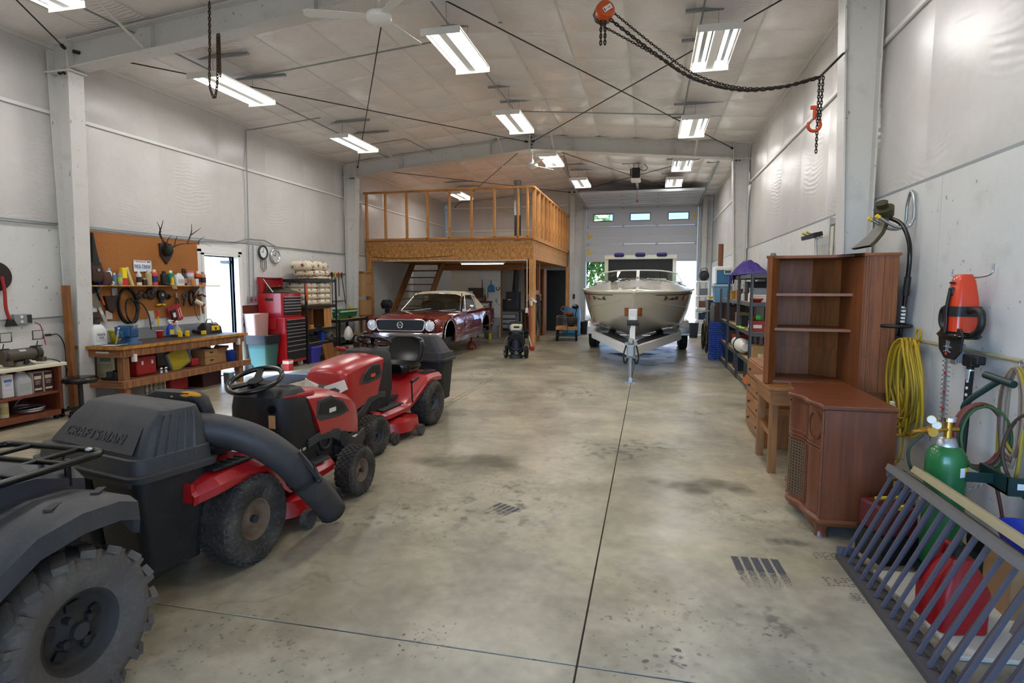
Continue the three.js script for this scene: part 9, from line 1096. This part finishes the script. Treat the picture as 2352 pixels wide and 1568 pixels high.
  // railing panels leaning, board, cans
  const rail = (label, dx, dy, L, grp) => { const o = thing('baluster_railing', label, 'railing', [0, 0, 0], 0, grp); const bm = std(0x57525a, 0.5, 0.3), p0 = [1.1 + dx, 0.02, -3.55], q0 = [1.31 + dx, 0.56 + dy, -3.5]; obj('bottom_rail', BEAM([p0[0], 0.015, p0[2]], [p0[0] + 0.05, 0.015, p0[2] + L], 0.06, 0.03), std(0x4a4440, 0.75, 0.15), o); obj('top_rail', BEAM(q0, [q0[0] + 0.02, q0[1], q0[2] + L], 0.06, 0.035, V3(0.4, 1, 0)), std(0x6b6660, 0.7, 0.15), o); for (let k = 0; k < Math.floor(L / 0.09); k++) { const t = (0.03 + k * 0.09) / L; obj('baluster', BEAM([p0[0] + 0.05 * t, 0.03, p0[2] + L * t], [q0[0] + 0.02 * t, q0[1] - 0.015, q0[2] + L * t], 0.014, 0.014, V3(0, 0, 1)), bm, o); } each('end_plate', [B(0.05, 0.05, 0.02, p0[0], 0.045, p0[2] + 0.005), B(0.05, 0.05, 0.02, q0[0], q0[1] - 0.02, q0[2] + 0.005)], bm, o); return o; };
  rail('front black baluster railing panel leaning at the bottom right', 0, 0, 2.3, 'baluster railings'); rail('rear black baluster railing panel behind the front one', 0.055, -0.03, 2.2, 'baluster railings');
  single('pale_board', BEAM([1.42, 0.565, -3.45], [1.45, 0.565, -1.3], 0.075, 0.035, V3(0.5, 1, 0)), std(0xa8966e, 0.8), 'pale wooden board lying along the top of the railings', 'board');
  { const o = thing('gas_can', 'large red gas can on the floor behind the railings', 'gas can', [1.37, 0.025, -2.93], 0.2); obj('body', LOFT([rrect(0, 0, 0, 0.21, 0.22, 0.04), rrect(0, 0.18, 0, 0.22, 0.23, 0.05), rrect(0, 0.25, 0, 0.17, 0.19, 0.05), rrect(0, 0.32, 0.02, 0.1, 0.1, 0.03)], true, true, 0.8), std(0xa31418, 0.4), o); obj('cap', C(0.03, 0.03, 0.04, 16, 0, 0.34, 0.02), M.black, o); obj('handle', TU([[0, 0.29, -0.08], [0, 0.35, -0.06], [0, 0.35, -0.01], [0, 0.31, 0.02]], 0.014, 14), std(0xa31418, 0.4), o); }
  { const o = thing('white_board', 'chipped white board lying on the floor behind the railings', 'board', [1.5, 0.0, -3.05], 0.1); obj('board', RB(0.5, 0.02, 0.75, 0.004, 0, 0.011, 0), std(0xd4cdbd, 0.7), o); }
  { const o = thing('toolbox', 'red metal toolbox with black fittings behind the railings', 'toolbox', [1.5, 0, -3.3], 0.3); obj('box', RB(0.2, 0.16, 0.22, 0.02, -0.04, 0.24, -0.36), std(0x5a1416, 0.5), o); obj('stand', B(0.22, 0.16, 0.22, -0.04, 0.08, -0.36), M.black, o); obj('handle', [BAR([-0.12, 0.35, -0.36], [0.04, 0.35, -0.36], 0.01), B(0.05, 0.02, 0.03, -0.04, 0.33, -0.26)], M.yellow, o); }
  { const o = thing('aluminum_ladder', 'aluminum ladder leaning at the right edge of the picture', 'ladder', [0, 0, 0]); const a = [1.55, 0.02, -2.5], b = [1.9, 1.0, -2.98]; each('rail', [BEAM([1.6, 0.02, -2.85], [1.9, 0.78, -2.9], 0.03, 0.09, V3(0, 0, 1)), BEAM([1.6, 0.02, -2.42], [1.9, 0.78, -2.47], 0.03, 0.09, V3(0, 0, 1))], M.alum, o); each('rung', [0.12, 0.36, 0.6, 0.84].map((t) => BAR([mix(1.6, 1.9, t), mix(0.02, 0.78, t), -2.87], [mix(1.6, 1.9, t), mix(0.02, 0.78, t), -2.45], 0.016)), M.alum, o); }
  { const o = bucketThing('blue_bowl', 'dark blue basin on a carton behind the railings', [1.76, 0.3, -3.12], 0.09, 0.13, 0.12, std(0x1a2f9a, 0.4), false); cardBox('small carton holding up the dark blue basin', [1.76, 0, -3.12], 0.24, 0.295, 0.22); }
  // step ladder and squeegee hung farther along
  { const o = thing('hung_ladder', 'short aluminum ladder end hung on the right wall above the hutch', 'ladder', [wx - 0.03, 0, -6.86]); each('rail', [B(0.05, 0.9, 0.02, 0, 1.83, 0.11), B(0.05, 0.9, 0.02, 0, 1.83, -0.11)], M.alum, o); each('rung', [1.45, 1.7, 1.95, 2.22].map((y) => B(0.04, 0.03, 0.22, 0, y, 0)), M.alum, o); obj('warning_label', B(0.004, 0.36, 0.1, -0.027, 2.0, 0.0), std(0xc9c4b2, 0.6), o); }
  { const o = thing('floor_squeegee', 'black floor squeegee with yellow tips hung beside the ladder', 'squeegee', [wx - 0.1, 2.13, -7.5]); obj('blade', RB(0.1, 0.05, 0.55, 0.008, 0, 0, 0, 0, 0, 0.2), M.black, o); obj('handle', BAR([0.02, 0, 0.1], [0.05, -0.6, 0.14], 0.014), M.alum, o); each('hook_arm', [0.15, -0.02].map((z) => BAR([0.08, -0.03, z], [-0.09, 0.03, z], 0.01)), M.steel, o); each('hook_tip', [0.15, -0.02].map((z) => SP(0.016, 1, 1, 1, -0.09, 0.035, z)), M.yellow, o); }
}
// ---------- chain hoist and chains ----------
{
  const ch = std(0x2c2622, 0.5, 0.5);
  const o = thing('chain_hoist', 'orange chain hoist hung from the near beam with its chain tied off', 'hoist', [0, 0, 0]);
  obj('housing', [C(0.088, 0.088, 0.06, 26, -0.47, 4.15, -5.86, Math.PI / 2, 0.35), C(0.07, 0.088, 0.03, 26, -0.455, 4.15, -5.818, Math.PI / 2, 0.35)], std(0xc24e12, 0.45), o); obj('back_plate', C(0.095, 0.095, 0.07, 8, -0.49, 4.15, -5.92, Math.PI / 2, 0.35), std(0x3a2418, 0.6), o); card('label_print', 0.09, 0.045, canvasTex(128, 64, (g, w, h) => { g.fillStyle = '#dcdcdc'; g.fillRect(0, 0, w, h); g.fillStyle = '#222'; g.fillRect(10, 12, 16, 40); g.font = 'bold 26px sans-serif'; g.fillText('1 TON', 36, 44); }), o, [-0.44, 4.15, -5.797, 0, 0.35, 0.6]); obj('hook', TU([[-0.48, 4.24, -5.88], [-0.43, 4.3, -5.88], [-0.44, 4.37, -5.88], [-0.5, 4.38, -5.88]], 0.016, 20), std(0xc24e12, 0.45), o); obj('hook_latch', BAR([-0.49, 4.25, -5.88], [-0.53, 4.33, -5.88], 0.006), M.steel, o);
  const c1 = [[-0.42, 4.07, -5.86], [0.0, 3.72, -5.85], [0.35, 3.46, -5.82], [0.75, 3.32, -5.8], [1.1, 3.31, -5.78], [1.4, 3.36, -5.75]], c2 = c1.map(([x, y, z], i) => [x - (i ? 0.0 : 0.06), y - 0.03 * (5 - i) / 5 - (i ? 0 : 0.04), z + 0.03]), c3 = c1.map(([x, y, z], i) => [x + 0.03 * (5 - i) / 5, y + 0.07 * (5 - i) / 5, z - 0.03]);
  for (const [p, l, wr] of [[c1, 0.045, 0.0075], [c2, 0.035, 0.0045], [c3, 0.035, 0.0045]]) { const m = obj('load_chain', chainGeo(p, l, wr), ch, o); m.userData.kind = 'stuff'; }
  for (const dx of [-0.02, 0.02]) { const m = obj('short_chain', chainGeo([[-0.485 + dx, 4.06, -5.86], [-0.485 + dx, 3.85, -5.86]], 0.04, 0.007), ch, o); m.userData.kind = 'stuff'; }
  for (const [dx, y] of [[0, 2.72], [0.03, 2.95]]) { const m = obj('hanging_chain', chainGeo([[1.4 + dx, 3.36, -5.74], [1.4 + dx * 0.6, y, -5.74]], 0.035, 0.005), ch, o); m.userData.kind = 'stuff'; }
  obj('tie_strap', BEAM([1.4, 3.36, -5.75], [1.61, 3.58, -5.85], 0.03, 0.014), M.black, o); obj('strap_hook', TU([[1.6, 3.57, -5.85], [1.64, 3.61, -5.85], [1.64, 3.64, -5.85]], 0.006, 10), M.steel, o); obj('load_hook', [put(new THREE.TorusGeometry(0.05, 0.014, 8, 20, 4.4), 1.37, 2.95, -5.72, 0, 0, 2.6), BAR([1.37, 3.0, -5.72], [1.37, 3.08, -5.72], 0.016), B(0.05, 0.03, 0.02, 1.36, 3.1, -5.72)], std(0xb8431c, 0.5), o);
  const l = thing('hanging_chain', 'rusty looped chain hanging from the near beam on the left', 'chain'); const m = obj('links', chainGeo([[-4.78, 4.66, -5.8], [-4.785, 4.2, -5.78], [-4.785, 3.72, -5.76], [-4.74, 3.63, -5.76], [-4.7, 3.75, -5.76], [-4.68, 4.3, -5.78]], 0.045, 0.0065), std(0x4a3826, 0.6, 0.4), l); m.userData.kind = 'stuff'; const m2 = obj('links', chainGeo([[-4.66, 4.3, -5.78], [-4.66, 3.85, -5.77]], 0.045, 0.0065), std(0x4a3826, 0.6, 0.4), l); m2.userData.kind = 'stuff';
}
scene.traverse((o) => { if (o.isMesh) { o.castShadow = true; o.receiveShadow = true; } });
renderer.render(scene, camera);
